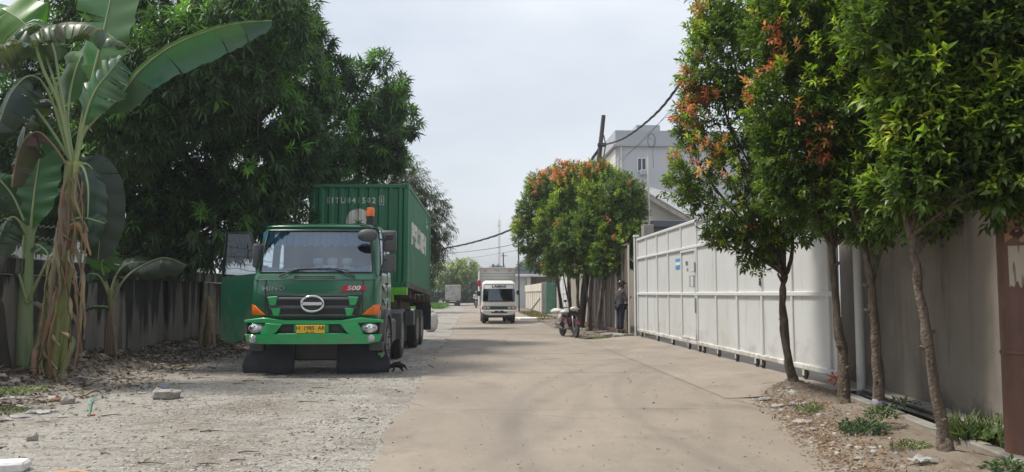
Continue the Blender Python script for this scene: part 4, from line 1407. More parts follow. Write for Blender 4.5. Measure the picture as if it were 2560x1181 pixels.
PF, DF, PS, DS = .245, .045, .278, .036
corr_wall('front_wall', -HW + .10, HW - .10, PF, DF, .12, CH - .10, lambda u, d, z: (u, .03 + d, z), M['contgreen'])
corr_wall('side_wall', .12, CL - .12, PS, DS, .14, CH - .08, lambda u, d, z: (HW - .022 - d, u, z), M['contside'])
corr_wall('side_wall', .12, CL - .12, PS, DS, .14, CH - .08, lambda u, d, z: (-HW + .022 + d, u, z), M['contside'])
MB().box(-HW + .03, HW - .03, .06, CL - .06, CH - .05, CH - .03).build('roof_panel', M['contgreen'], ct)
MB().box(-HW + .05, HW - .05, .08, CL - .08, .10, .14).build('floor_panel', M['chassis'], ct)
for sx_ in (-1, 1):
    MB().box(sx_ * (HW - .06) - .06, sx_ * (HW - .06) + .06, .0, .14, .12, CH - .12, .012).build('corner_post', M['contgreen'], ct)
    MB().box(sx_ * (HW - .06) - .06, sx_ * (HW - .06) + .06, CL - .14, CL, .12, CH - .12, .012).build('corner_post', M['contgreen'], ct)
    MB().box(sx_ * (HW - .03) - .03, sx_ * (HW - .03) + .03, .18, CL - .18, CH - .08, CH - .005, .008).build('top_rail', M['contgreen'], ct)
    br = MB().box(sx_ * (HW - .025) - .025, sx_ * (HW - .025) + .025, .18, CL - .18, 0, .138, .006).build('bottom_rail', M['chassis'], ct)
    for y in (1.95, 4.0):
        MB().box(sx_ * (HW + .001) - .002, sx_ * (HW + .001) + .002, y - .18, y + .18, .02, .12).build('fork_pocket', M['ink'], br)
    for y in (0, CL - .178):
        for z in (0, CH - .118):
            cc = MB().box(sx_ * (HW - .08) - .082, sx_ * (HW - .08) + .082, y, y + .178, z, z + .118, .008).build('corner_casting', M['contgreen'], ct)
            MB().lathe([(.028, -.004), (.028, .003)], 12, 'y', Matrix.Translation((sx_ * (HW - .08), y - .002, z + .06))).build('casting_hole', M['ink'], cc)
MB().box(-HW + .17, HW - .17, .012, .07, CH - .10, CH - .01, .008).build('front_top_rail', M['contgreen'], ct)
MB().box(-HW + .17, HW - .17, .012, .07, .0, .12, .008).build('front_sill', M['contgreen'], ct)
MB().box(-HW + .12, HW - .12, CL - .06, CL - .02, .02, CH - .02, .01).build('door', M['contgreen'], ct)


def onfront(c):
    return (c.x, .03 + corr(c.x, PF, DF) + (c.y), c.z)


def onside(c):
    return (HW - .022 - corr(c.y, PS, DS) + c.x, c.y, c.z)


bF, bS = breaks(-HW, HW, PF), breaks(0, CL, PS)
text_part('code_lettering', 'EITU041502', .20, M['contwhite'], ct, (-.20, -.004, CH - .42), (R(90), 0, 0), .0012, .004, .82, cuts=('x', bF), fn=onfront, space=1.5)
text_part('check_digit', '1', .18, M['contwhite'], ct, (.545, -.004, CH - .42), (R(90), 0, 0), .0012, .004, .85, cuts=('x', bF), fn=onfront)
m_ = MB()
for (a, b, c, d) in ((.49, .605, -.53, -.52), (.49, .605, -.31, -.30), (.49, .502, -.519, -.311), (.593, .605, -.519, -.311)):
    m_.box(a, b, -.006, -.003, CH + c, CH + d)
m_.cut('x', bF).deform(onfront)
m_.build('digit_box', M['contwhite'], ct)
# round white emblem with a green star
m_ = MB()
cx_, cz_, r_ = -.01, CH - .93, .31
m_.prism([(cx_ + r_ * math.cos(2 * math.pi * k / 40), cz_ + r_ * math.sin(2 * math.pi * k / 40)) for k in range(40)], 'y', -.006, -.004)
m_.cut('x', bF).deform(onfront)
eo = m_.build('round_emblem', M['contwhite'], ct)
m_ = MB()
m_.prism([(cx_ + (.17 if k % 2 == 0 else .055) * math.cos(2 * math.pi * k / 16 + math.pi / 2), cz_ - .06 + (.17 if k % 2 == 0 else .055) * math.sin(2 * math.pi * k / 16 + math.pi / 2)) for k in range(16)], 'y', -.010, -.008)
m_.prism([(cx_ - .006, cz_ + .12), (cx_ + .006, cz_ + .12), (cx_ + .006, cz_ + .31), (cx_ - .006, cz_ + .31)], 'y', -.010, -.008)
m_.cut('x', bF).deform(onfront)
m_.build('star', M['contgreen'], eo)
text_part('side_lettering', 'EVERGREEN', .72, M['contwhite'], ct, (.004, 2.85, 1.42), (R(90), 0, R(90)), .0012, .042, .98, cuts=('y', bS), fn=onside, space=1.02)
for k, (tx_, y, z) in enumerate((('EITU', 4.9, 2.25), ('041502', 5.2, 2.08))):
    text_part('small_lettering', tx_, .16, M['contwhite'], ct, (.004, y, z), (R(90), 0, R(90)), .0012, .004, .9, cuts=('y', bS), fn=onside)

# ------------------------------------------------------------------ white box truck
vt = thing('box_truck', 'white box truck driving towards the camera in mid road', 'truck', (1.22, 37.6, 0), R(1.2))
secs = [(.55, .10, .82, .10, .04), (.80, .06, .84, .11, .05), (1.02, .07, .84, .11, .05), (1.08, .09, .84, .11, .05), (1.50, .16, .825, .11, .06), (1.92, .25, .80, .12, .07), (2.02, .33, .77, .13, .08), (2.10, .52, .68, .18, .09)]
parts, rings = cab_shell(secs, 1.55, .55, 1.2, (3, 4), (3, 4))
top = rings[-1]
n = len(top)
quads('body', parts['body'], M['vanwhite'], vt, 35, cap)
quads('windscreen', parts['front'], M['glassvan'], vt, 60)
quads('side_window', parts['sideR'], M['glassdark'], vt, 60)
quads('side_window', parts['sideL'], M['glassdark'], vt, 60)
lp = [v + Vector((0, -.01, 0)) for v in rings[3][6:n - 6]] + [rings[4][n - 7] + Vector((0, -.01, 0))] + [v + Vector((0, -.01, 0)) for v in rings[5][6:n - 6]][::-1] + [rings[4][6] + Vector((0, -.01, 0)), rings[3][6] + Vector((0, -.01, 0))]
MB().tube(lp, .016, 5).build('windscreen_seal', M['blackplastic'], vt, True)
m_ = MB()
rr0 = [v.lerp(u, .47) + Vector((0, -.012, 0)) for v, u in zip(rings[4], rings[5])][6:n - 6]
rr1 = [v.lerp(u, .97) + Vector((0, -.012, 0)) for v, u in zip(rings[4], rings[5])][6:n - 6]
for k in range(len(rr0) - 1):
    m_.quad(rr0[k], rr0[k + 1], rr1[k + 1], rr1[k])
sv = m_.build('sun_strip', M['paper'], vt)
text_part('sun_strip_lettering', 'LAMAS', .17, M['ink'], sv, (0, .196, 1.80), (R(78), 0, 0), .002, .006, 1.35)
MB().box(-.70, .70, .30, .50, 1.0, 1.15, .03).build('dashboard', M['dash'], vt)
MB().box(-.72, .72, 1.42, 1.5, .8, 1.9, .02).build('rear_trim', M['dash'], vt)
m_ = MB().tube([(-.35 + .17 * math.cos(2 * math.pi * k / 18), .62 + .06 * math.sin(2 * math.pi * k / 18), 1.2 + .14 * math.sin(2 * math.pi * k / 18)) for k in range(19)], .013, 5, cap=False)
m_.build('steering_wheel', M['blackplastic'], vt, True)
for k, (x0, x1) in enumerate(((-.50, .0), (.50, -.02))):
    w_ = MB().tube([(x0, .06, 1.10), ((x0 + x1) / 2, .065, 1.15), (x1, .08, 1.145)], .012, 5).build('wiper', M['blackplastic'], vt)
g_ = MB().box(-.40, .40, .035, .08, .70, .85, .01).build('grille', M['blackplastic'], vt)
for z in (.735, .775, .815):
    MB().box(-.38, .38, .02, .036, z - .008, z + .008).build('grille_slat', M['greyplastic'], g_)
for sx_ in (-1, 1):
    h_ = MB().box(sx_ * .60 - .19, sx_ * .60 + .19, .045, .12, .70, .85, .015).build('headlight_housing', M['blackplastic'], vt)
    for q in (-.09, .085):
        MB().box(sx_ * .60 + q - .075, sx_ * .60 + q + .075, .02, .046, .72, .83, .02).build('headlight', M['lens'], h_)
    MB().box(sx_ * .815 - .03, sx_ * .815 + .03, .06, .16, .70, .84, .012).build('indicator', M['orange'], vt)
b_ = MB().prism([(-.80, .67), (.80, .67), (.80, .52), (.66, .44), (.30, .42), (-.30, .42), (-.66, .44), (-.80, .52)], 'y', -.06, .10, bev=.02).build('bumper', M['vanwhite'], vt)
MB().box(-.38, .38, -.066, -.06, .52, .58, .004).build('bumper_slot', M['blackplastic'], b_)
pp = MB().box(-.21, .21, -.09, -.075, .53, .645, .004).build('number_plate', M['ink'], b_)
MB().box(-.06, .07, -.0925, -.0905, .565, .625).build('plate_mark', M['oldconc'], pp)
MB().box(-.78, .78, .0, .1, .30, .419, .01).build('underrun', M['blackplastic'], vt)
for sx_ in (-1, 1):
    a_ = MB().tube([(sx_ * .80, .40, 1.75 if sx_ < 0 else 1.50), (sx_ * .93, .25, 1.72 if sx_ < 0 else 1.5)], .013, 5).build('mirror_arm', M['blackplastic'], vt)
    if sx_ > 0:
        MB().box(.87, 1.0, .20, .28, 1.40, 1.63, .03).build('mirror', M['blackplastic'], a_)
    else:
        MB().box(-1.02, -.88, .20, .28, 1.80, 2.12, .03).build('mirror', M['red'], a_)
        MB().box(-1.06, -.89, .20, .28, 1.34, 1.58, .03).build('mirror', M['blackplastic'], a_)
    wheel(vt, sx_ * .70, .75, .36, .20, sx_)
    wheel(vt, sx_ * .70, 3.4, .36, .20, sx_, True)
    MB().box(sx_ * .72 - .12, sx_ * .72 + .12, 1.0, 1.9, .35, .52, .01).build('side_skirt', M['blackplastic'], vt)
bxp = MB().box(-.90, .90, 1.62, 4.9, .85, 2.72, .02).build('cargo_box', M['boxalu'], vt)
for z in np.arange(1.25, 2.6, .135):
    MB().box(-.84, .84, 1.606, 1.619, z - .006, z + .006).build('groove_strip', M['greyplastic'], bxp)
for sx_ in (-1, 1):
    MB().box(sx_ * .88 - .03, sx_ * .88 + .03, 1.59, 1.64, .85, 2.72, .008).build('corner_rail', M['silver'], bxp)
    MB().box(sx_ * .62 - .09, sx_ * .62 + .09, 1.595, 1.615, 2.585, 2.62).build('marker_lamp', M['red'], bxp)
MB().box(-.95, .95, 1.57, 4.95, 2.721, 2.78, .012).build('roof_rail', M['boxalu'], bxp)
MB().box(-.10, .10, 1.595, 1.615, 2.60, 2.62).build('latch', M['greyplastic'], bxp)
MB().box(-.35, .35, 1.0, 4.8, .5, .845, .01).build('chassis', M['chassis'], vt)

# ------------------------------------------------------------------ far parked box truck (rear view)
ft = thing('box_truck', 'dirty grey box truck parked with its rear doors to the camera', 'truck', (at(1132, 760, 93).x, 93, 0), 0)
dirty = mat('dirty_box', (.42, .41, .38), .7, layers=[((.2, .19, .17), (1.6, 1.6, 2.4), .45, .62, .8), ((.5, .49, .47), (4, 4, 4), .5, .7, .5)])
MB().box(-.90, .90, .05, 3.5, .82, 2.42, .03).build('cargo_box', dirty, ft)
MB().box(-.86, -.01, .02, .049, .86, 2.25, .006).build('door', dirty, ft)
MB().box(.01, .86, .02, .049, .86, 2.25, .006).build('door', dirty, ft)
MB().box(-.92, .92, .0, 3.55, 2.421, 2.50, .02).build('roof_rail', M['offwhite'], ft)
MB().box(-.88, .88, -.06, .04, .66, .815, .01).build('rear_sill', dirty, ft)
MB().box(-.80, .80, .1, 3.5, .30, .655, .01).build('chassis', M['blackplastic'], ft)
MB().box(-.42, .42, -.02, .0, .50, .60, .004).build('number_plate', M['offwhite'], ft)
for sx_ in (-1, 1):
    wheel(ft, sx_ * .68, .9, .38, .24, sx_)
    wheel(ft, sx_ * .68, 4.2, .38, .24, sx_)
    MB().box(sx_ * .66 - .17, sx_ * .66 + .17, .02, .05, .16, .5, .004).build('mud_flap', M['flap'], ft)
    MB().box(sx_ * .72 - .1, sx_ * .72 + .1, -.08, -.061, .70, .78, .004).build('tail_lamp', M['red'], ft)
MB().box(-.8, .8, 3.6, 5.1, .45, 2.0, .12).build('cab', M['vanwhite'], ft)

# ------------------------------------------------------------------ red pickup far away
rc = thing('pickup_car', 'small red pickup at the far end of the road', 'car', (at(1172, 745, 170).x, 170, 0), 0)
MB().prism([(-.8, .35), (-.8, .95), (-.62, 1.45), (.62, 1.45), (.8, .95), (.8, .35)], 'y', 0, 3.6, bev=.05).build('body', M['red'], rc)
MB().prism([(-.62, .98), (-.55, 1.40), (.55, 1.40), (.62, .98)], 'y', -.02, .01).build('windscreen', M['glassdark'], rc)
for sx_ in (-1, 1):
    wheel(rc, sx_ * .68, .7, .3, .18, sx_)
    wheel(rc, sx_ * .68, 2.9, .3, .18, sx_)
    MB().box(sx_ * .6 - .12, sx_ * .6 + .12, -.03, .01, .72, .86, .02).build('headlight', M['lens'], rc)
# ================================================================== VEGETATION
M['leaf_glossy'] = leaf_mat('syzygium_leaf', .40, .45)
M['leaf_mango'] = leaf_mat('mango_leaf', .45, .40)
M['leaf_far'] = leaf_mat('far_leaf', .6, .25)
M['leaf_banana'] = leaf_mat('banana_leaf', .36, .30, (1.3, 1.5, .5))
M['leaf_dry'] = leaf_mat('dry_leaf', .9, .2, (1.1, 1, .8), .2)
M['bark'] = mat('grey_brown_bark', (0.15, 0.118, 0.092), 0.95, layers=[((0.07, 0.052, 0.042), (16, 16, 3), .42, .62, .85), ((0.26, 0.215, 0.17), (9, 9, 5), .54, .70, .8), ((0.2, 0.22, 0.16), (4, 4, 4), .6, .75, .5)], bump=(34, 1.0, .025))
M['barkdark'] = mat('dark_bark', (0.06, 0.048, 0.04), 0.95, layers=[((0.03, 0.025, 0.02), (6, 6, 2), .4, .65, .8)], bump=(20, .8, .02))
M['bananastem'] = mat('banana_stem', (0.20, 0.235, 0.07), 0.6, layers=[((0.30, 0.22, 0.12), (5, 5, 1.0), .48, .62, .75), ((0.10, 0.065, 0.035), (9, 9, .9), .56, .68, .75), ((0.36, 0.37, 0.12), (3, 3, .6), .50, .66, .7)], bump=(14, .4, .02))
M['bananayoung'] = mat('young_banana_stem', (0.22, 0.29, 0.13), 0.5, layers=[((0.30, 0.34, 0.2), (3, 3, .7), .45, .7, .6), ((0.10, 0.15, 0.05), (8, 8, 1.2), .55, .7, .6), ((0.17, 0.11, 0.06), (6, 6, 2), .6, .7, .7)])
M['midrib'] = mat('banana_midrib', (0.30, 0.37, 0.17), 0.45)
M['midribdry'] = mat('dry_midrib', (0.27, 0.19, 0.11), 0.8)


def unit(v):
    return v / (np.linalg.norm(v, axis=-1, keepdims=True) + 1e-9)


def leaf_arrays(P, D, Nn, L, W, C, bend=.12, fold=.25):
    """leaf of 5 points / 4 triangles each"""
    n = len(P)
    S = unit(np.cross(D, Nn))
    Nn = unit(np.cross(S, D))
    L, W = L[:, None], W[:, None]
    V = np.empty((n, 5, 3))
    V[:, 0] = P
    mid = P + D * L * .45
    V[:, 1] = mid - S * W * .5 + Nn * W * fold
    V[:, 2] = mid + Nn * L * bend * .25
    V[:, 3] = mid + S * W * .5 + Nn * W * fold
    V[:, 4] = P + D * L - Nn * L * bend
    b = np.arange(n)[:, None] * 5
    Fc = np.concatenate([b + np.array([0, 2, 1]), b + np.array([0, 3, 2]), b + np.array([1, 2, 4]), b + np.array([2, 3, 4])])
    return V.reshape(-1, 3), Fc, np.repeat(C, 5, axis=0)


def sprigs(lobes, dens, shell=.5, rough=.25, fr=2.2, core=.62, seed=1, gap=0.0):
    r_ = np.random.default_rng(seed)
    PP, DD, OUT = [], [], []
    cs = np.array([l[0][:] for l in lobes])
    rs_ = np.array([l[1] if hasattr(l[1], '__len__') else (l[1],) * 3 for l in lobes])
    for i in range(len(lobes)):
        area = 4 * math.pi * np.mean(rs_[i]) ** 2
        n = int(dens * area * (lobes[i][2] if len(lobes[i]) > 2 else 1))
        d = unit(r_.normal(size=(n, 3)))
        bump = 1 + rough * 2 * (fbm(d[:, 0] * fr + i * 7.1 + 20, d[:, 1] * fr + d[:, 2] * 1.7 + 20, 3) - .5)
        f = (shell + (1 - shell) * np.sqrt(r_.random(n))) * bump
        p = cs[i] + d * rs_[i] * f[:, None]
        keep = np.ones(n, bool)
        for j in range(len(lobes)):
            if j != i:
                q = np.linalg.norm((p - cs[j]) / rs_[j], axis=1)
                keep &= ~((q < core) & (r_.random(n) < .85))
        if gap:
            g_ = fbm(p[:, 0] * 1.9 + 31, p[:, 2] * 1.9 + p[:, 1] * .8 + 11, 3)
            keep &= g_ > gap
        PP.append(p[keep])
        DD.append(d[keep])
        OUT.append((f / bump)[keep])
    return np.concatenate(PP), np.concatenate(DD), np.concatenate(OUT), r_


def palette(cols, r_, n, jit=.18):
    cols = np.array(cols)
    c = cols[r_.integers(0, len(cols), n)]
    return c * (1 + r_.normal(0, jit, (n, 1)))


def crown(name, parent, lobes, m, dens, nleaf, L, W, tw, alpha, up, grav, base, young_lit=None, red=None, seed=1, shell=.5, rough=.25, core=.62, bend=.12, gap=0.0, yfrac=.25, redpts=None, rednoise=.70):
    P, O, out, r_ = sprigs(lobes, dens, shell, rough, seed=seed, core=core, gap=gap)
    n = len(P)
    ax = unit(O + np.array([0, 0, up]) + r_.normal(0, .45, (n, 3)))
    t = np.tile(np.linspace(.05, 1, nleaf), (n, 1))
    rf = unit(np.cross(ax, r_.normal(size=(n, 3))))
    bf_ = np.cross(ax, rf)
    ph = np.arange(nleaf) * 2.399 + r_.random((n, 1)) * 6.28
    rad = rf[:, None] * np.cos(ph)[..., None] + bf_[:, None] * np.sin(ph)[..., None]
    al = alpha * (1.15 - .55 * t) + r_.normal(0, .15, (n, nleaf))
    D = ax[:, None] * np.cos(al)[..., None] + rad * np.sin(al)[..., None] + np.array([0, 0, -grav])
    D = unit(D)
    PL = P[:, None] + ax[:, None] * (t * tw)[..., None]
    Nn = unit(np.array([0, 0, 1.0]) + .5 * ax[:, None] + r_.normal(0, .35, (n, nleaf, 3)))
    C = palette(base, r_, n)
    if young_lit is not None:
        g_ = fbm(P[:, 0] * 1.6 + 40, P[:, 2] * 1.6 + P[:, 1] + 7, 3)
        sel = (out > .8) & (O[:, 2] > -.45) & (g_ + r_.normal(0, .05, n) > np.quantile(g_, 1 - yfrac))  # young leaf colour on outer upper sprigs also paints them as sunlit
        C[sel] = palette(young_lit, r_, sel.sum())
    isred = np.zeros(n, bool)
    if red is not None:
        g_ = fbm(P[:, 0] * 2.1 + 90, P[:, 2] * 2.1 + P[:, 1] * 1.3 + 3, 3)
        sel = (out > .86) & (g_ + r_.normal(0, .04, n) > rednoise) & (O[:, 2] > -.2)
        for rp_, rr in (redpts or []):
            dd_ = np.linalg.norm(P - np.array(rp_[:]), axis=1)
            sel |= (dd_ < rr * r_.uniform(.4, 1.1, n)) & (out > .72) & (r_.random(n) < .72)
        C[sel] = palette(red, r_, sel.sum())
        isred = sel
    C = np.clip(C, .004, .9)
    CL_ = np.repeat(C[:, None], nleaf, 1) * (1 + r_.normal(0, .12, (n, nleaf, 1)))
    LL = L * r_.uniform(.7, 1.2, (n, nleaf))
    k = n * nleaf
    V, Fc, CC = leaf_arrays(PL.reshape(k, 3), D.reshape(k, 3), Nn.reshape(k, 3), LL.ravel(), (LL * W / L).ravel(), np.clip(CL_.reshape(k, 3), .003, .9), bend)
    return np_mesh(name, V, Fc, m, parent, CC)


def limb(mb, pts, r0, r1, n=7, wob=.10, sub_=5):
    P = [Vector(p) for p in pts]
    out = []
    for i in range(len(P) - 1):
        p0, p1, p2, p3 = P[max(i - 1, 0)], P[i], P[i + 1], P[min(i + 2, len(P) - 1)]
        for k in range(sub_):
            t = k / sub_
            out.append(.5 * ((2 * p1) + (p2 - p0) * t + (2 * p0 - 5 * p1 + 4 * p2 - p3) * t * t + (3 * p1 - p0 - 3 * p2 + p3) * t ** 3))
    out.append(P[-1])
    k = len(out)
    mb.tube([p + Vector((random.gauss(0, r0 * .09), random.gauss(0, r0 * .09), 0)) for p in out], [(r0 + (r1 - r0) * i / (k - 1)) * (1 + random.uniform(-.10, .14)) for i in range(k)], n, wob=wob)


SYZ = [(.065, .115, .022), (.085, .145, .028), (.11, .175, .03), (.07, .12, .03), (.13, .20, .035)]
SYZ_Y = [(.24, .36, .04), (.31, .42, .05), (.20, .32, .04), (.38, .42, .06)]
SYZ_R = [(.62, .22, .13), (.68, .30, .17), (.52, .17, .10), (.62, .34, .13), (.45, .18, .11)]


def P3(l, y0):
    return [(at(px, py, y), r) for (px, py, y, r) in l]


def garden_tree(label, base, stem, forks, lobes, dens, L, seed, redpts, r0=.055, gap=0.0, **kw):
    t = thing('flowering_shrub_tree', label, 'tree', (0, 0, 0), 0, kw.pop('group', 'red tipped trees along the right verge'))
    mb = MB()
    limb(mb, [base] + stem, r0 * 1.15, r0 * .62, 9, .12)
    mb.tube([Vector(base) + Vector((0, 0, -.05)), Vector(base) + Vector((0, 0, .05)), Vector(base) + Vector((0, 0, .16))], [r0 * 1.9, r0 * 1.55, r0 * 1.1], 9, wob=.12)
    for f in forks:
        limb(mb, f[0], f[1], f[2], 7, .12)
    # small stubs and knots on the stem
    for q in range(kw.pop('knots', 5)):
        p = Vector(base).lerp(Vector(stem[0]), random.uniform(.2, .95)) if q % 2 else Vector(stem[0]).lerp(Vector(stem[-1]), random.random())
        an = random.uniform(0, 6.28)
        mb.tube([p, p + Vector((math.cos(an) * r0 * 1.5, math.sin(an) * r0 * 1.5, r0 * .7))], [r0 * .55, r0 * .28], 6)
    # twigs up into the lobes
    tip = Vector(stem[-1])
    for (c, r) in lobes:
        m0 = tip.lerp(c, .5) + Vector((random.uniform(-.1, .1), random.uniform(-.1, .1), .05))
        limb(mb, [tip, m0, c, c + Vector((random.uniform(-.4, .4) * r, random.uniform(-.4, .4) * r, .5 * r))], r0 * .42, r0 * .12, 5, .1, 3)
    mb.build('trunk', M['bark'], t, True)
    crown('crown', t, lobes, M['leaf_glossy'], dens, 11, L, L * .39, L * 1.5, 1.0, .45, .12, SYZ, SYZ_Y, SYZ_R, seed, .42, .32, redpts=redpts, gap=gap, **kw)
    return t


def A(px, py, y):
    return at(px, py, y)


# nearest-but-one: slim tree in front of the gate
y = 10.83
garden_tree('slim crooked tree on the littered mound in front of the white gate', (4.51, y, .14),
            [A(1966, 870, y), A(1956, 760, y), A(1962, 690, y)],
            [([A(1960, 700, y), A(1940, 640, y), A(1905, 560, y + .2), A(1850, 480, y + .3)], .03, .012), ([A(1961, 695, y), A(1980, 630, y), A(1974, 500, y), A(1950, 300, y)], .036, .014), ([A(1958, 712, y), A(1944, 684, y - .1)], .022, .012)],
            P3([(1755, 425, 11.2, .55), (1690, 450, 11.3, .30), (1840, 480, 11, .78), (1935, 520, 10.9, .62), (1820, 300, 11.2, .72), (1790, 190, 11.2, .50), (1860, 150, 11, .80), (1890, -20, 11, .95), (1815, 40, 11.2, .40), (1950, 380, 11, .8), (1800, 545, 11.1, .34), (1900, 600, 10.8, .34), (1940, 230, 11, .8), (1740, 310, 11.3, .30), (1775, 600, 11.0, .16), (1880, 650, 10.8, .16)], y),
            92, .088, 11, [(A(1775, 385, 10.8), .30), (A(1690, 385, 11.2), .32), (A(1730, 190, 11.1), .30), (A(1745, 270, 11.1), .25), (A(1775, 20, 11.1), .30), (A(1740, 330, 11), .22), (A(1650, 420, 11.3), .22), (A(1860, 560, 10.6), .12), (A(1700, 130, 11.3), .2)], gap=.40, r0=.060, yfrac=.4)
y = 9.11
garden_tree('tall forked tree rising against the white gate edge post', (4.40, y, .08),
            [A(2106, 900, y), A(2088, 760, y), A(2080, 610, y)],
            [([A(2080, 620, y), A(2045, 540, y), A(2020, 420, y)], .034, .014), ([A(2082, 620, y), A(2118, 560, y), A(2128, 470, y)], .034, .014), ([A(2088, 615, y), A(2120, 590, y - .1), A(2146, 570, y - .15), A(2140, 548, y - .15)], .018, .007)],
            P3([(2040, 400, 9.3, .62), (2075, 200, 9.2, .85), (1995, 250, 9.2, .62), (2025, 50, 9.2, .75), (2150, 400, 9.2, .62), (2120, -30, 9.2, .8), (1980, 100, 9.3, .5), (2000, 480, 9.3, .42), (2090, 500, 9.2, .40), (1985, 390, 9.2, .4), (2030, 545, 9.2, .2), (2060, 300, 9.0, .5), (2150, 250, 9.2, .6)], y),
            105, .090, 22, [(A(1945, 115, 8.8), .28), (A(1995, 285, 8.7), .18), (A(2060, 400, 8.7), .26), (A(2050, 330, 8.7), .20), (A(2065, 430, 8.7), .14), (A(1930, 150, 8.9), .18)], gap=.37, rednoise=.68, r0=.060, yfrac=.38)
y = 8.70
garden_tree('gnarled grey tree with a pale tie near its foot beside the drain', (4.60, y, .07),
            [A(2190, 880, y), A(2178, 720, y), A(2150, 560, y)],
            [([A(2178, 720, y), A(2198, 640, y), A(2226, 580, y), A(2240, 460, y)], .03, .012), ([A(2150, 570, y), A(2130, 500, y), A(2160, 350, y)], .036, .014)],
            P3([(2220, 430, 8.7, .58), (2250, 260, 8.6, .72), (2170, 300, 8.8, .6), (2230, 70, 8.6, .82), (2170, 520, 8.6, .36), (2310, 480, 8.8, .46), (2330, 130, 8.8, .6), (2380, 500, 8.9, .42), (2440, 430, 9.0, .46), (2350, 380, 9, .55), (2380, 250, 9, .55), (2190, 180, 8.9, .6), (2150, 60, 8.9, .6), (2480, 540, 9.2, .3)], y),
            115, .092, 33, [], gap=.34, rednoise=.76, r0=.054)
y = 6.48
garden_tree('nearest leaning tree whose crown fills the upper corner by the rusty pole', (3.99, y, .08),
            [A(2330, 930, y), A(2298, 730, y), A(2278, 590, y)],
            [([A(2280, 600, y), A(2262, 520, y), A(2290, 380, y)], .032, .014), ([A(2285, 640, y + .1), A(2380, 520, y + .3), A(2530, 380, y + .5), A(2545, 150, y + .5)], .028, .02), ([A(2545, 280, y + .4), A(2490, 200, y + .2)], .018, .008)],
            P3([(2300, 470, 6.5, .30), (2350, 330, 6.5, .42), (2310, 200, 6.5, .40), (2390, 90, 6.5, .52), (2480, 40, 6.5, .5), (2440, 250, 6.6, .30), (2535, 380, 6.6, .22), (2560, 100, 6.6, .45), (2520, 450, 6.7, .20), (2450, 370, 6.7, .24), (2270, 70, 6.5, .4), (2590, 280, 6.6, .25), (2480, 150, 6.5, .34), (2530, 300, 6.15, .30), (2550, 200, 6.15, .30), (2525, 440, 6.15, .22), (2480, 330, 6.3, .26), (2560, 60, 6.15, .35), (2500, 480, 6.3, .16)], y),
            210, .108, 44, [], gap=.34, rednoise=.90, yfrac=.38, r0=.046)
p_ = Vector((4.60, 8.70, .22))
tag(MB().lathe([(.066, -.04), (.072, -.02), (.070, .02), (.064, .04)], 10, 'z', Matrix.Translation(p_)).build('cloth_tie', mat('lilac_cloth', (.33, .33, .42), .9, layers=[((.2, .2, .24), (20, 20, 20), .45, .6, .8)]), bpy.data.objects['flowering_shrub_tree.002'], True), 'pale blue cloth tied round the stem')

# trimmed round trees down the road
G2 = 'trimmed round trees beyond the gate'
specs = [((1412, 34.0), [(1330, 590, 33, .75), (1350, 520, 33, .9), (1310, 560, 33.5, .45), (1360, 640, 33, .75)], 'rounded red topped tree closest to the road among the trimmed trees'),
         ((1428, 32.2), [(1385, 480, 32, .95), (1400, 560, 31, 1.0), (1345, 470, 32.5, .5), (1390, 660, 31.5, .55)], 'second trimmed tree from the road side of the clump'),
         ((1447, 30.5), [(1450, 490, 30, 1.05), (1450, 590, 29.5, 1.0), (1420, 445, 30, .55), (1440, 660, 29.5, .5)], 'middle one of the clump of trimmed trees behind the motorcycle'),
         ((1470, 29.0), [(1510, 480, 28.5, .95), (1500, 570, 28, 1.0), (1490, 440, 28.5, .5), (1490, 650, 28.5, .55)], 'fourth trimmed tree of the clump partly hidden by its neighbours'),
         ((1494, 27.3), [(1560, 500, 27.2, .78), (1550, 590, 27, .82), (1570, 640, 27, .45), (1520, 650, 27, .55), (1575, 545, 27.2, .55)], 'trimmed tree with pale straight trunk nearest the standing person')]
for i, ((px, yy), lb, lab) in enumerate(specs):
    b = at(px, 800, yy)
    b.z = .05
    tp = at(px + (lb[1][0] - px) * .35, 665, yy)
    lobes = P3(lb, yy)
    fk = []
    for q in range(2):
        o = Vector((random.uniform(-.35, .35), random.uniform(-.3, .3), 0))
        fk.append(([b + Vector((random.uniform(-.18, .18), 0, 0)), b.lerp(tp, .55) + o * .4, tp + o], .045, .022))
    garden_tree(lab, b, [b.lerp(tp, .5) + Vector((random.uniform(-.06, .06), 0, 0)), tp], fk, lobes, 62, .13, 60 + i,
                [(at(1400, 425, yy - .6), .7), (at(1345, 455, yy - .6), .6), (at(1480, 425, yy - .6), .5), (at(1310, 540, yy), .4), (at(1320, 500, yy), .4)], r0=.062, group=G2, knots=2, rednoise=.76, yfrac=.3)

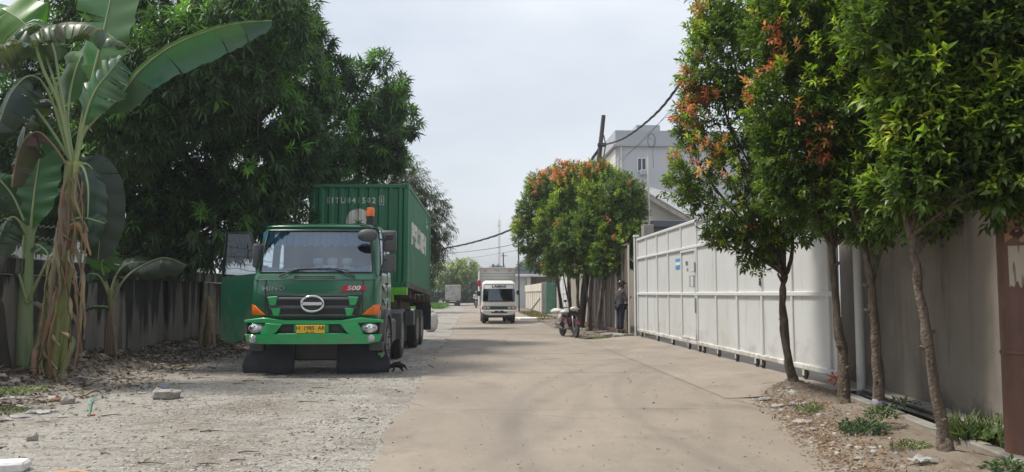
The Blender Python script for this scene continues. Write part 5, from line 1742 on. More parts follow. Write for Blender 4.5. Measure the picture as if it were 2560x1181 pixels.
# ---- big mango tree over the left wall
mg = thing('mango_tree', 'huge dark mango tree spreading over the wall and the parked truck', 'tree', (0, 0, 0))
MANGO = [(.042, .085, .035), (.055, .11, .04), (.07, .135, .048), (.05, .095, .042)]
MANGO_Y = [(.12, .27, .05), (.16, .34, .055), (.10, .22, .045)]
ml = P3([(500, 40, 20, 2.9), (690, 230, 20, 1.6), (620, 330, 19, 1.7), (450, 330, 18.8, 2.2), (600, 450, 18.2, 1.2), (840, 320, 22.5, 1.35), (330, 460, 18.2, 1.5), (560, 545, 17.8, .95), (930, 350, 23, .95), (880, 420, 23.5, 1.1), (230, 300, 19, 1.8), (712, 490, 18.3, .34), (738, 545, 18.7, .36), (700, 545, 18.2, .40), (740, 90, 20.5, .6), (330, 270, 15.8, 1.15), (450, 200, 15.8, 1.15), (560, 140, 16, 1.15), (650, 60, 16.2, 1.0), (400, 580, 18, .75), (480, 590, 18.2, .7), (610, 570, 18.4, .55), (300, 130, 19, 2.0), (100, 450, 18.5, 1.6), (60, 250, 19, 1.8), (945, 440, 24, .7), (720, 360, 19.5, 1.05), (790, 410, 21, .75)], 0)
ml = [(c, r, 1.0) for c, r in ml] + [(c, r, 1.6) for c, r in P3([(985, 225, 23.4, .38), (950, 155, 22.6, .26), (1010, 305, 23.6, .42), (960, 270, 23, .5), (980, 385, 24, .45), (890, 185, 22.4, .32), (800, 110, 21, .28), (830, 180, 21.5, .42)], 0)]
crown('crown', mg, ml, M['leaf_mango'], 21, 15, .29, .05, .16, 1.05, .25, .32, MANGO, MANGO_Y, None, 5, .5, .35, gap=.29, bend=.22, yfrac=.42)
mb = MB()
tb = Vector((-9.3, 20.5, -.05))
limb(mb, [tb, tb + Vector((.2, 0, 1.6)), tb + Vector((.5, -.3, 2.9))], .38, .26, 12, .08)
fork = tb + Vector((.5, -.3, 2.9))
for (px, py, yy, r0) in ((500, 60, 20, .2), (720, 220, 20, .16), (450, 330, 18.8, .17), (330, 430, 18.3, .14), (850, 300, 22.5, .15), (640, 450, 18.3, .12), (230, 300, 19, .13), (560, 540, 17.9, .09), (400, 400, 18.3, .11), (880, 420, 23.5, .1), (950, 350, 23.2, .07), (100, 430, 18.5, .1)):
    c = at(px, py, yy)
    mid = fork.lerp(c, .5) + Vector((0, 0, -.25))
    limb(mb, [fork, mid, c, c + (c - fork) * .12], r0, .03, 7, .1, 4)
mains = [at(*v) for v in ((500, 60, 20), (720, 220, 20), (450, 330, 18.8), (330, 430, 18.3), (850, 300, 22.5), (640, 450, 18.3), (230, 300, 19), (560, 540, 17.9), (400, 400, 18.3), (880, 420, 23.5), (950, 350, 23.2), (100, 430, 18.5))]
for l_ in ml:
    c = l_[0]
    a = min(mains, key=lambda v: (v - c).length)
    if (a - c).length > .15:
        limb(mb, [a, a.lerp(c, .5) + Vector((0, 0, -.08)), c], .04, .015, 5, .1, 3)
for k in range(26):
    c, r = random.choice(ml)[:2]
    a = c + Vector((random.uniform(-1, 1), random.uniform(-1, 1), random.uniform(-1, .4))) * r * .8
    limb(mb, [c, c.lerp(a, .5) + Vector((0, 0, -.1)), a], .03, .01, 5, .1, 3)
for (px, py, yy) in ((950, 150, 22.6), (985, 225, 23.4), (1010, 305, 23.6)):
    limb(mb, [at(850, 300, 22.5), at((850 + px) / 2, (300 + py) / 2 - 5, 23), at(px, py, yy)], .035, .008, 5, .1, 4)
mb.build('trunk', M['barkdark'], mg, True)

# ---- drooping tree behind the container
wt = thing('drooping_tree', 'drooping olive green tree showing past the container end', 'tree', (0, 0, 0))
wl = P3([(1025, 470, 33, .75), (1060, 520, 33, .85), (1085, 560, 32.6, .62), (1065, 600, 32.6, .55), (1010, 430, 33.5, .55), (1090, 610, 32.6, .30), (1070, 655, 33, .28)], 0)
crown('crown', wt, wl, M['leaf_mango'], 34, 12, .24, .035, .5, .7, -.5, .75, [(.05, .075, .03), (.07, .095, .04), (.04, .055, .03), (.10, .10, .06)], [(.12, .15, .06)], None, 8, .4, .4, gap=.3)
mb = MB()
b = Vector((-3.6, 33, -.05))
limb(mb, [b, b + Vector((.2, 0, 2.5)), at(1040, 560, 33)], .16, .09, 8)
for c, r in wl:
    limb(mb, [at(1040, 590, 33), at(1040, 590, 33).lerp(c, .6) + Vector((0, 0, .1)), c], .05, .012, 5, .1, 3)
mb.build('trunk', M['barkdark'], wt, True)


# ---- far trees
def far_tree(label, px, yy, ztop, rad, cols, seed, dens=3.2, L=.7, flat=.7, name='far_tree', zc=None, nl=5):
    x = at(px, 700, yy).x
    t = thing(name, label, 'tree', (x, yy, 0), 0, 'trees at the far end of the road')
    zc = zc or ztop - rad * flat
    r_ = random.Random(seed)
    lobes = []
    for k in range(nl):
        an = r_.uniform(0, 6.28)
        rr = rad * r_.uniform(.45, .62)
        lobes.append((Vector((math.cos(an) * rad * .5, math.sin(an) * rad * .4, zc + r_.uniform(-.45, .4) * rad * flat)), (rr, rr, rr * flat * 1.1)))
    crown('crown', t, lobes, M['leaf_far'], dens, 8, L, L * .35, L * .6, 1.0, .3, .25, cols, [tuple(min(.5, v * 2.2) for v in cols[0])], None, seed, .4, .35)
    mb = MB()
    limb(mb, [(0, 0, -.1), (.1, 0, zc * .5), (0, 0, zc)], rad * .07, rad * .03, 7, .1, 4)
    for l in lobes:
        limb(mb, [(0, 0, zc * .6), l[0]], rad * .03, rad * .01, 5, .1, 3)
    mb.build('trunk', M['barkdark'], t, True)
    return t


GA = [(.09, .14, .05), (.11, .17, .06), (.07, .11, .045)]
GD = [(.04, .075, .04), (.05, .085, .045), (.06, .10, .05)]
far_tree('feathery light green tree over the far parked truck', 1140, 100, at(1140, 652, 100).z, 3.0, [(.20, .28, .09), (.25, .32, .11), (.16, .22, .08)], 71, 5.5, .5, .65)
far_tree('light green tree edge beside the container end beyond the sack', 1050, 82, at(1050, 672, 82).z, 1.6, GA, 72, 5, .45, .8, zc=2.4)
far_tree('dark green tree mass just past the far parked truck', 1172, 125, at(1172, 695, 125).z, 3.6, GD, 73, 4, .6, .7, zc=2.6)
far_tree('far tree whose top shows over the box truck roof', 1225, 170, at(1225, 662, 170).z, 4.5, GD, 74, 3, .8, .7)
far_tree('hazy tree straight above the vanishing point of the road', 1188, 210, at(1188, 700, 210).z, 4.0, GD, 75, 3, .9, .8, zc=3)
far_tree('small far tree at the end of the road behind the red pickup', 1160, 230, at(1160, 690, 230).z, 5, GD, 76, 3, .9, .8, zc=3.5)
far_tree('far tree low beside the left verge grass', 1080, 120, at(1080, 690, 120).z, 3.2, GD, 77, 3.5, .6, .8, zc=2.5)
far_tree('bush crowned tree behind the workshop with green roof', 1345, 110, at(1345, 655, 110).z, 3.5, GD, 78, 3.5, .6, .7)
far_tree('hazy tree far behind the box truck on its road side', 1205, 250, at(1205, 685, 250).z, 5, GD, 79, 3, 1.0, .8, zc=4)
far_tree('leafy tree behind the stained wall past the container', 985, 60, at(985, 600, 60).z, 3.2, GD, 80, 5, .4, .8)
# tree on the left behind the viewer, reflected in the truck windscreen
bt = thing('roadside_tree', 'broad dark tree behind the viewer mirrored in the truck windscreen', 'tree', (-8.5, -6, 0))
bl = [(Vector((0, 0, 6.5)), 3.6), (Vector((1.5, 2.5, 5.5)), 2.6), (Vector((0, -3, 6)), 2.8), (Vector((1.2, -1, 9)), 2.4)]
crown('crown', bt, bl, M['leaf_mango'], 6, 10, .5, .12, .3, 1.05, .25, .3, MANGO, MANGO_Y, None, 15, .5, .3)
limb_m = MB()
limb(limb_m, [(0, 0, -.1), (.1, 0, 2.5), (0, 0, 6)], .3, .15, 10)
limb_m.build('trunk', M['barkdark'], bt, True)


# ------------------------------------------------------------------ banana plants
def spline(P, n):
    P = [Vector(p) for p in P]
    out = []
    for i in range(len(P) - 1):
        p0, p1, p2, p3 = P[max(i - 1, 0)], P[i], P[i + 1], P[min(i + 2, len(P) - 1)]
        for k in range(n):
            t = k / n
            out.append(.5 * ((2 * p1) + (p2 - p0) * t + (2 * p0 - 5 * p1 + 4 * p2 - p3) * t * t + (3 * p1 - p0 - 3 * p2 + p3) * t ** 3))
    out.append(P[-1])
    return out


GREEN = (.045, .115, .045)


def banana_leaf(plant, pts, petiole, width, col=GREEN, up=(0, -1, .3), droop=(.25, .25), tear=.12, dry=False, rib=.022, halves=(1, 1), seed=0, wave=.02):
    """pts: midrib from the stem to the tip; petiole: fraction of length without blade"""
    r_ = random.Random(seed)
    S = spline(pts, 10)
    n = len(S)
    mr = MB()
    mr.tube(S, [rib * (1.45 if not dry else 1) * (1 - .88 * (i / (n - 1)) ** .7) for i in range(n)], 7)
    i0 = int(petiole * (n - 1))
    upv = Vector(up)
    V, Fc, C = [], [], []

    def emit(rows, c):
        base_ = len(V)
        k = len(rows[0])
        for row in rows:
            V.extend(row)
        for i in range(len(rows) - 1):
            for j in range(k - 1):
                a = base_ + i * k + j
                Fc.append((a, a + 1, a + k + 1, a + k))
        C.extend([c] * (len(rows) * k))
    for side, dr_ in ((1, droop[0]), (-1, droop[1])):
        hw = halves[0] if side > 0 else halves[1]
        if hw <= 0:
            continue
        rows = []
        extra = 0.0
        cc = [v * r_.uniform(.9, 1.1) for v in col]
        for i in range(i0, n):
            t = (i - i0) / max(1, n - 1 - i0)
            prof = max(.0, math.sin(math.pi * min(1, t * .93 + .07)) ** .55) if t < 1 else 0
            if t < .12:
                prof *= t / .12 * .6 + .4
            w_ = width * hw * prof * (1 + r_.uniform(-.03, .03))
            tan = (S[min(i + 1, n - 1)] - S[max(i - 1, 0)]).normalized()
            sd = tan.cross(upv).normalized()
            un = sd.cross(tan).normalized()
            row = []
            for j in range(4):
                f = j / 3
                d_ = (dr_ + extra) * f
                p = S[i] + (sd * side * math.cos(d_) - un * math.sin(d_)) * (w_ * f) + tan * (w_ * f * .18)
                p = p + un * (wave * math.sin(i * 1.3 + side) * f)
                row.append(p)
            rows.append(row)
            if r_.random() < tear and len(rows) > 1 and i < n - 2:
                emit(rows, cc)
                extra = r_.uniform(-.25, .55) * min(1, tear * 4)
                cc = [v * r_.uniform(.75, 1.2) for v in col]
                w2 = [Vector(q) for q in row]
                for j in range(1, 4):
                    w2[j] = w2[j] + tan * (w_ * .06 * j / 3) - un * (w_ * extra * .3 * j / 3)
                rows = [w2]
        if len(rows) > 1:
            emit(rows, cc)
    lf = np_mesh('leaf', np.array([v[:] for v in V]), np.array(Fc), M['leaf_dry'] if dry else M['leaf_banana'], plant, np.array(C))
    mr.build('midrib', M['midribdry'] if dry else M['midrib'], lf, True)
    return lf


DRY = (.27, .205, .14)
DRY2 = (.36, .28, .19)
OLIVE = (.10, .12, .05)
b1 = thing('banana_plant', 'tall banana plant with shaggy dry trunk and wide arching leaves', 'banana plant', (0, 0, 0))
Y0 = 12.75
mb = MB()
for (x0, x1, ya, r0, r1) in ((92, 178, 12.75, .17, .085), (120, 196, 12.65, .10, .07), (150, 172, 12.9, .09, .06)):
    st = [at(x0, 965, ya), at(x0 + (x1 - x0) * .25, 850, ya), at(x0 + (x1 - x0) * .6, 690, ya), at(x0 + (x1 - x0) * .88, 540, ya), at(x1, 405, ya)]
    st[0].z = .05
    s_ = spline(st, 6)
    mb.tube(s_, [r0 + (r1 - r0) * i / (len(s_) - 1) for i in range(len(s_))], 12, wob=.06)
mb.build('pseudostem', M['bananastem'], b1, True)
q = lambda *l: [at(px, py, y_) for px, py, y_ in l]
banana_leaf(b1, q((186, 420, 12.75), (205, 340, 12.7), (240, 295, 12.6), (290, 250, 12.5), (350, 175, 12.4), (430, 115, 12.3), (520, 78, 12.2), (600, 58, 12.15), (680, 52, 12.1)), .30, .43, (.05, .11, .065), (0, .75, .8), (.3, .65), .06, halves=(.14, 1.1), seed=1, rib=.030)
banana_leaf(b1, q((188, 410, 12.75), (205, 300, 12.8), (232, 190, 12.9), (256, 90, 13.0), (280, -20, 13.1), (300, -130, 13.2)), .38, .58, (.07, .17, .06), (-.2, -1, .2), (.1, .1), .22, seed=2, rib=.028)
banana_leaf(b1, q((180, 410, 12.75), (150, 270, 12.6), (105, 165, 12.5), (95, 105, 12.4), (150, 72, 12.3), (235, 70, 12.2), (318, 118, 12.1)), .46, .46, (.10, .14, .08), (0, .55, .9), (1.25, .6), .55, halves=(1, .5), seed=4, rib=.028, wave=.03)
banana_leaf(b1, q((95, 120, 12.5), (50, 110, 12.4), (0, 125, 12.3), (-60, 170, 12.2)), .0, .42, (.10, .13, .08), (0, .55, .9), (1.2, .7), .55, halves=(1, .6), seed=14)
banana_leaf(b1, q((178, 405, 12.75), (140, 220, 13.0), (100, 110, 13.2), (50, 50, 13.3), (-20, 10, 13.4)), .42, .56, (.085, .21, .035), (.2, -.9, .5), (.2, .3), .25, seed=5)
banana_leaf(b1, q((188, 405, 12.75), (215, 290, 12.6), (240, 225, 12.5), (275, 180, 12.45), (300, 150, 12.4)), .22, .52, (.05, .135, .06), (-.35, -.9, .4), (.1, .2), .15, seed=6)
banana_leaf(b1, q((175, 400, 12.75), (125, 240, 12.6), (80, 190, 12.4), (30, 230, 12.2), (-10, 330, 12.1)), .35, .44, (.032, .055, .035), (0, -.5, .9), (.7, .5), .3, seed=7)
banana_leaf(b1, q((178, 400, 12.75), (150, 290, 12.9), (110, 250, 13), (70, 300, 13.1), (50, 400, 13.1)), .35, .42, (.04, .06, .04), (0, -.5, .9), (.8, .5), .35, seed=8)
banana_leaf(b1, q((186, 430, 12.7), (206, 418, 12.6), (220, 470, 12.5), (218, 560, 12.5), (214, 620, 12.5)), .2, .36, (.03, .065, .035), (.6, -.8, .2), (.2, .5), .05, halves=(.25, 1), seed=9)
banana_leaf(b1, q((190, 430, 12.85), (215, 410, 13), (240, 450, 13.1), (250, 560, 13.1), (245, 650, 13.1)), .2, .40, (.025, .05, .03), (.3, -.9, .2), (.2, .3), .1, seed=10)
banana_leaf(b1, q((178, 400, 12.8), (150, 210, 12.9), (130, 110, 12.9), (90, 60, 12.8), (30, 90, 12.7), (-30, 180, 12.6)), .30, .52, (.07, .115, .05), (0, -.45, .9), (.55, .6), .35, seed=81)
banana_leaf(b1, q((176, 400, 12.8), (110, 300, 12.7), (60, 250, 12.6), (10, 270, 12.5), (-40, 360, 12.4)), .3, .42, (.05, .07, .04), (0, -.5, .9), (.8, .6), .5, seed=82)
banana_leaf(b1, q((182, 400, 12.85), (170, 280, 13.1), (195, 160, 13.3), (250, 90, 13.5), (330, 60, 13.6)), .30, .46, (.06, .15, .045), (0, -.6, .8), (.4, .4), .15, seed=83)
banana_leaf(b1, q((172, 420, 12.7), (130, 360, 12.5), (90, 330, 12.4), (50, 370, 12.3), (30, 470, 12.3)), .25, .34, (.09, .075, .05), (0, -.5, .9), (.9, .7), .5, True, seed=84)
banana_leaf(b1, q((165, 560, 12.6), (200, 545, 12.5), (240, 552, 12.5), (262, 560, 12.5)), .0, .16, (.04, .10, .05), (0, -.9, .4), (.3, .5), .1, seed=11)
for k, (xa, ya, xb, yb_, xc, yc_, w_, c_) in enumerate(((170, 430, 150, 520, 158, 640, .12, DRY), (190, 430, 206, 520, 200, 690, .10, OLIVE), (150, 600, 190, 560, 226, 640, .16, (.36, .22, .12)), (165, 580, 135, 660, 120, 790, .14, DRY), (180, 600, 205, 700, 196, 860, .12, DRY2), (150, 640, 170, 760, 180, 900, .10, OLIVE), (150, 700, 118, 800, 100, 900, .12, DRY), (120, 820, 82, 880, 84, 968, .16, DRY2), (150, 830, 178, 860, 140, 960, .14, DRY2), (165, 760, 196, 830, 180, 950, .10, DRY), (140, 780, 120, 860, 128, 955, .12, (.22, .13, .07)), (190, 480, 214, 600, 190, 760, .06, DRY), (120, 700, 110, 760, 96, 850, .08, DRY2), (172, 690, 208, 760, 210, 850, .07, DRY), (155, 540, 140, 600, 150, 700, .10, DRY2), (180, 650, 190, 740, 205, 900, .08, (.25, .17, .08)), (130, 640, 112, 720, 116, 800, .07, OLIVE))):
    banana_leaf(b1, q((xa, ya, 12.55), (xb, yb_, 12.40), (xc, yc_, 12.42)), .0, w_ * .45, c_, (.2, -1, .1), (.9, .8), .25, True, .012, seed=20 + k, wave=.03)

rs2 = random.Random(5)
for k in range(22):
    u = rs2.random()
    cx_ = 100 + (185 - 100) * u + rs2.uniform(-24, 30)
    y0_ = 940 - 520 * u
    ln = rs2.uniform(60, 170)
    banana_leaf(b1, q((cx_, y0_, 12.58), (cx_ + rs2.uniform(-18, 22), y0_ + ln * .5, rs2.uniform(12.35, 12.5)), (cx_ + rs2.uniform(-22, 28), min(966, y0_ + ln), 12.42)), 0, rs2.uniform(.02, .06), rs2.choice((DRY, DRY2, (.22, .16, .10), (.40, .33, .23), OLIVE)), (.2, -1, .1), (.9, .8), .3, True, .006, seed=300 + k, wave=.02)

b2 = thing('banana_plant', 'younger banana plant with smooth pale stem at the picture edge', 'banana plant', (0, 0, 0))
st = [at(58, 962, 13.1), at(62, 800, 13.1), at(66, 680, 13.1), at(75, 555, 13.1)]
st[0].z = .05
s_ = spline(st, 7)
MB().tube(s_, [.135 - .055 * i / (len(s_) - 1) for i in range(len(s_))], 12, wob=.03).build('pseudostem', M['bananayoung'], b2, True)
banana_leaf(b2, q((75, 600, 13.1), (80, 540, 13), (88, 470, 13), (100, 390, 13.05), (108, 320, 13.1)), .15, .42, (.05, .14, .045), (.1, -1, .3), (-.3, .1), .04, seed=40, wave=.04)
banana_leaf(b2, q((72, 600, 13.1), (55, 540, 13), (25, 480, 12.9), (-20, 440, 12.8), (-80, 450, 12.7)), .2, .38, (.03, .07, .035), (0, -.6, .8), (.5, .4), .08, seed=41)
banana_leaf(b2, q((78, 600, 13.1), (100, 540, 13.1), (125, 500, 13.2), (160, 480, 13.3), (200, 520, 13.4)), .25, .34, (.03, .075, .035), (0, -.6, .8), (.5, .4), .08, seed=42)
banana_leaf(b2, q((70, 600, 13.1), (50, 555, 12.9), (25, 545, 12.8), (0, 590, 12.7), (-15, 660, 12.6)), .3, .30, (.05, .10, .05), (0, -.5, .9), (.6, .7), .2, seed=43)
banana_leaf(b2, q((68, 760, 13), (48, 690, 12.9), (30, 650, 12.8), (20, 640, 12.8)), .3, .12, (.09, .15, .06), (0, -.6, .8), (.3, .3), .05, seed=44)
banana_leaf(b2, q((72, 750, 13), (100, 690, 12.9), (120, 640, 12.9), (100, 615, 12.9), (88, 610, 12.9)), .5, .15, (.05, .10, .05), (0, -.6, .8), (.3, .3), .05, seed=45)
banana_leaf(b2, q((70, 760, 12.95), (85, 755, 12.9), (110, 765, 12.85), (130, 775, 12.85)), .2, .07, (.34, .33, .22), (0, -.6, .8), (.9, .9), .2, True, .008, seed=46)

b3 = thing('banana_plant', 'small banana sucker with one long drooping leaf before the stained wall', 'banana plant', (0, 0, 0))
st = [at(272, 930, 15.3), at(276, 820, 15.3), at(277, 725, 15.3)]
st[0].z = .25
s_ = spline(st, 6)
MB().tube(s_, [.085 - .03 * i / (len(s_) - 1) for i in range(len(s_))], 10, wob=.05).build('pseudostem', M['bananastem'], b3, True)
banana_leaf(b3, q((280, 750, 15.3), (310, 700, 15.1), (350, 668, 15), (410, 645, 14.9), (468, 665, 14.8)), .42, .42, (.03, .055, .03), (0, -.3, 1), (.9, .5), .1, seed=50)
banana_leaf(b3, q((276, 740, 15.3), (290, 690, 15.3), (320, 660, 15.3), (370, 655, 15.3)), .35, .34, (.03, .06, .035), (0, -.7, .7), (.5, .4), .1, seed=51)
banana_leaf(b3, q((274, 745, 15.3), (255, 700, 15.2), (235, 685, 15.1), (205, 690, 15)), .25, .22, (.05, .12, .05), (0, -.8, .6), (.2, .3), .05, seed=52)
banana_leaf(b3, q((274, 770, 15.3), (250, 766, 15.1), (225, 768, 15), (200, 778, 14.9)), .15, .16, (.05, .085, .055), (0, -.2, 1), (.2, .2), .1, seed=53)
banana_leaf(b3, q((272, 730, 15.3), (255, 670, 15.2), (258, 650, 15.1), (270, 620, 15.1)), .2, .34, (.05, .13, .04), (.2, -.9, .3), (.1, .1), .04, seed=54)
for k, (xa, xb) in enumerate(((266, 262), (284, 290), (272, 268), (280, 276))):
    banana_leaf(b3, q((277, 760, 15.2), (xa, 830, 15.1), (xb, 915, 15.1)), 0, .08, DRY, (.2, -1, .1), (.9, .8), .2, True, .01, seed=56 + k)

b4 = thing('banana_plant', 'withered banana stump with dangling dry leaves near the truck door', 'banana plant', (0, 0, 0))
st = [at(512, 885, 18.2), at(518, 800, 18.2), at(520, 745, 18.2)]
st[0].z = .2
MB().tube(spline(st, 5), .06, 9, wob=.1).build('pseudostem', M['bananastem'], b4, True)
for k, (xa, xb, c_) in enumerate(((510, 498, DRY), (528, 536, DRY2), (520, 512, OLIVE), (524, 524, DRY))):
    banana_leaf(b4, q((520, 740, 18.1), (xa, 790, 18), (xb, 870, 18)), 0, .12, c_, (.2, -1, .1), (.9, .8), .2, True, .012, seed=66 + k)
b5 = thing('banana_plant', 'dark banana stem cut off by the picture edge', 'banana plant', (0, 0, 0))
st = [at(8, 968, 12.6), at(-4, 860, 12.6), at(-12, 740, 12.6)]
st[0].z = .05
MB().tube(spline(st, 5), [.16 - .006 * i for i in range(11)], 12, wob=.04).build('pseudostem', M['barkdark'], b5, True)
banana_leaf(b5, q((-12, 760, 12.6), (-40, 600, 12.4), (-80, 520, 12.3), (-140, 560, 12.2)), .3, .4, (.03, .06, .03), (0, -.6, .8), (.5, .4), .1, seed=70)
# ================================================================== PEOPLE, ANIMALS, SMALL THINGS
M['skin'] = mat('skin', (0.28, 0.16, 0.10), 0.6)
M['jacket'] = mat('dark_grey_jacket', (0.075, 0.07, 0.075), 0.9, layers=[((0.12, 0.11, 0.11), (6, 6, 6), .45, .7, .6)])
M['navy'] = mat('navy_trousers', (0.014, 0.018, 0.034), 0.9)
M['helmet'] = mat('black_helmet', (0.012, 0.012, 0.013), 0.2, coat=.5)
M['fur'] = mat('black_fur', (0.012, 0.0115, 0.011), 0.8, bump=(120, .6, .006))
M['sack'] = mat('white_sack', (0.62, 0.61, 0.57), 0.8, layers=[((0.45, 0.43, 0.39), (7, 7, 7), .45, .7, .6)], bump=(16, .8, .03))
M['bikewhite'] = mat('bike_white', (0.60, 0.60, 0.60), 0.3, coat=.4)
M['bikered'] = mat('bike_dark_red', (0.09, 0.012, 0.015), 0.3, coat=.4)
M['plastic'] = mat('white_plastic', (0.66, 0.66, 0.66), 0.5, layers=[((0.42, 0.41, 0.39), (9, 9, 9), .5, .7, .6)])
M['stone'] = mat('pale_stone', (0.38, 0.36, 0.325), 0.95, layers=[((0.22, 0.2, 0.175), (9, 9, 9), .45, .65, .8)], bump=(30, .8, .02))
M['brick'] = mat('brick_red', (0.33, 0.10, 0.06), 0.95, layers=[((0.2, 0.08, 0.055), (12, 12, 12), .45, .65, .7)])
M['foam'] = mat('white_foam', (0.75, 0.75, 0.74), 0.9, layers=[((0.5, 0.48, 0.44), (6, 6, 6), .55, .75, .6)])
M['card'] = mat('cardboard', (0.42, 0.29, 0.17), 0.95, layers=[((0.3, 0.2, 0.12), (6, 6, 6), .5, .7, .6)])
M['greenstrip'] = mat('green_plastic', (0.10, 0.30, 0.21), 0.5)
M['bluebit'] = mat('blue_plastic', (0.03, 0.18, 0.55), 0.5)


def skin_mesh(name, V, E_, Rd, m, parent, lvl=2, root=0):
    me = bpy.data.meshes.new(name)
    me.from_pydata([Vector(v) for v in V], E_, [])
    o = bpy.data.objects.new(name, me)
    COL.objects.link(o)
    sk = o.modifiers.new('skin', 'SKIN')
    sk.use_smooth_shade = True
    for i, d in enumerate(me.skin_vertices[0].data):
        r_ = Rd[i]
        d.radius = r_ if hasattr(r_, '__len__') else (r_, r_)
        d.use_root = (i == root)
    sb = o.modifiers.new('sub', 'SUBSURF')
    sb.levels = sb.render_levels = lvl
    dg = bpy.context.evaluated_depsgraph_get()
    me2 = bpy.data.meshes.new_from_object(o.evaluated_get(dg))
    bpy.data.objects.remove(o)
    bpy.data.meshes.remove(me)
    me2.name = name
    me2.materials.clear()
    me2.materials.append(m)
    me2.polygons.foreach_set('use_smooth', [True] * len(me2.polygons))
    return link(name, me2, parent)


def hand_nodes(V, E_, Rd, wrist, d, side):
    """palm and five fingers added from the wrist vertex along d"""
    w0 = Vector(V[wrist])
    d = Vector(d).normalized()
    s = d.cross(Vector((0, 0, 1))).normalized() * side
    dn = Vector((0, 0, -1))
    V.append(w0 + d * .05)
    Rd.append((.032, .016))
    E_.append((wrist, len(V) - 1))
    palm = len(V) - 1
    V.append(w0 + d * .09)
    Rd.append((.034, .014))
    E_.append((palm, len(V) - 1))
    kn = len(V) - 1
    for k, l in enumerate((.062, .072, .068, .052)):
        b = w0 + d * .095 + s * ((k - 1.5) * .02)
        pr_ = kn
        for t, q in ((.4, .1), (.75, .35), (1, .7)):
            V.append(b + d * l * t * (1 - q * .3) + dn * l * q * .6)
            Rd.append(.0085)
            E_.append((pr_, len(V) - 1))
            pr_ = len(V) - 1
    b = w0 + d * .04 + s * -.034
    V.append(b)
    Rd.append(.011)
    E_.append((palm, len(V) - 1))
    V.append(b + d * .035 + s * -.018 + dn * .01)
    Rd.append(.009)
    E_.append((len(V) - 2, len(V) - 1))


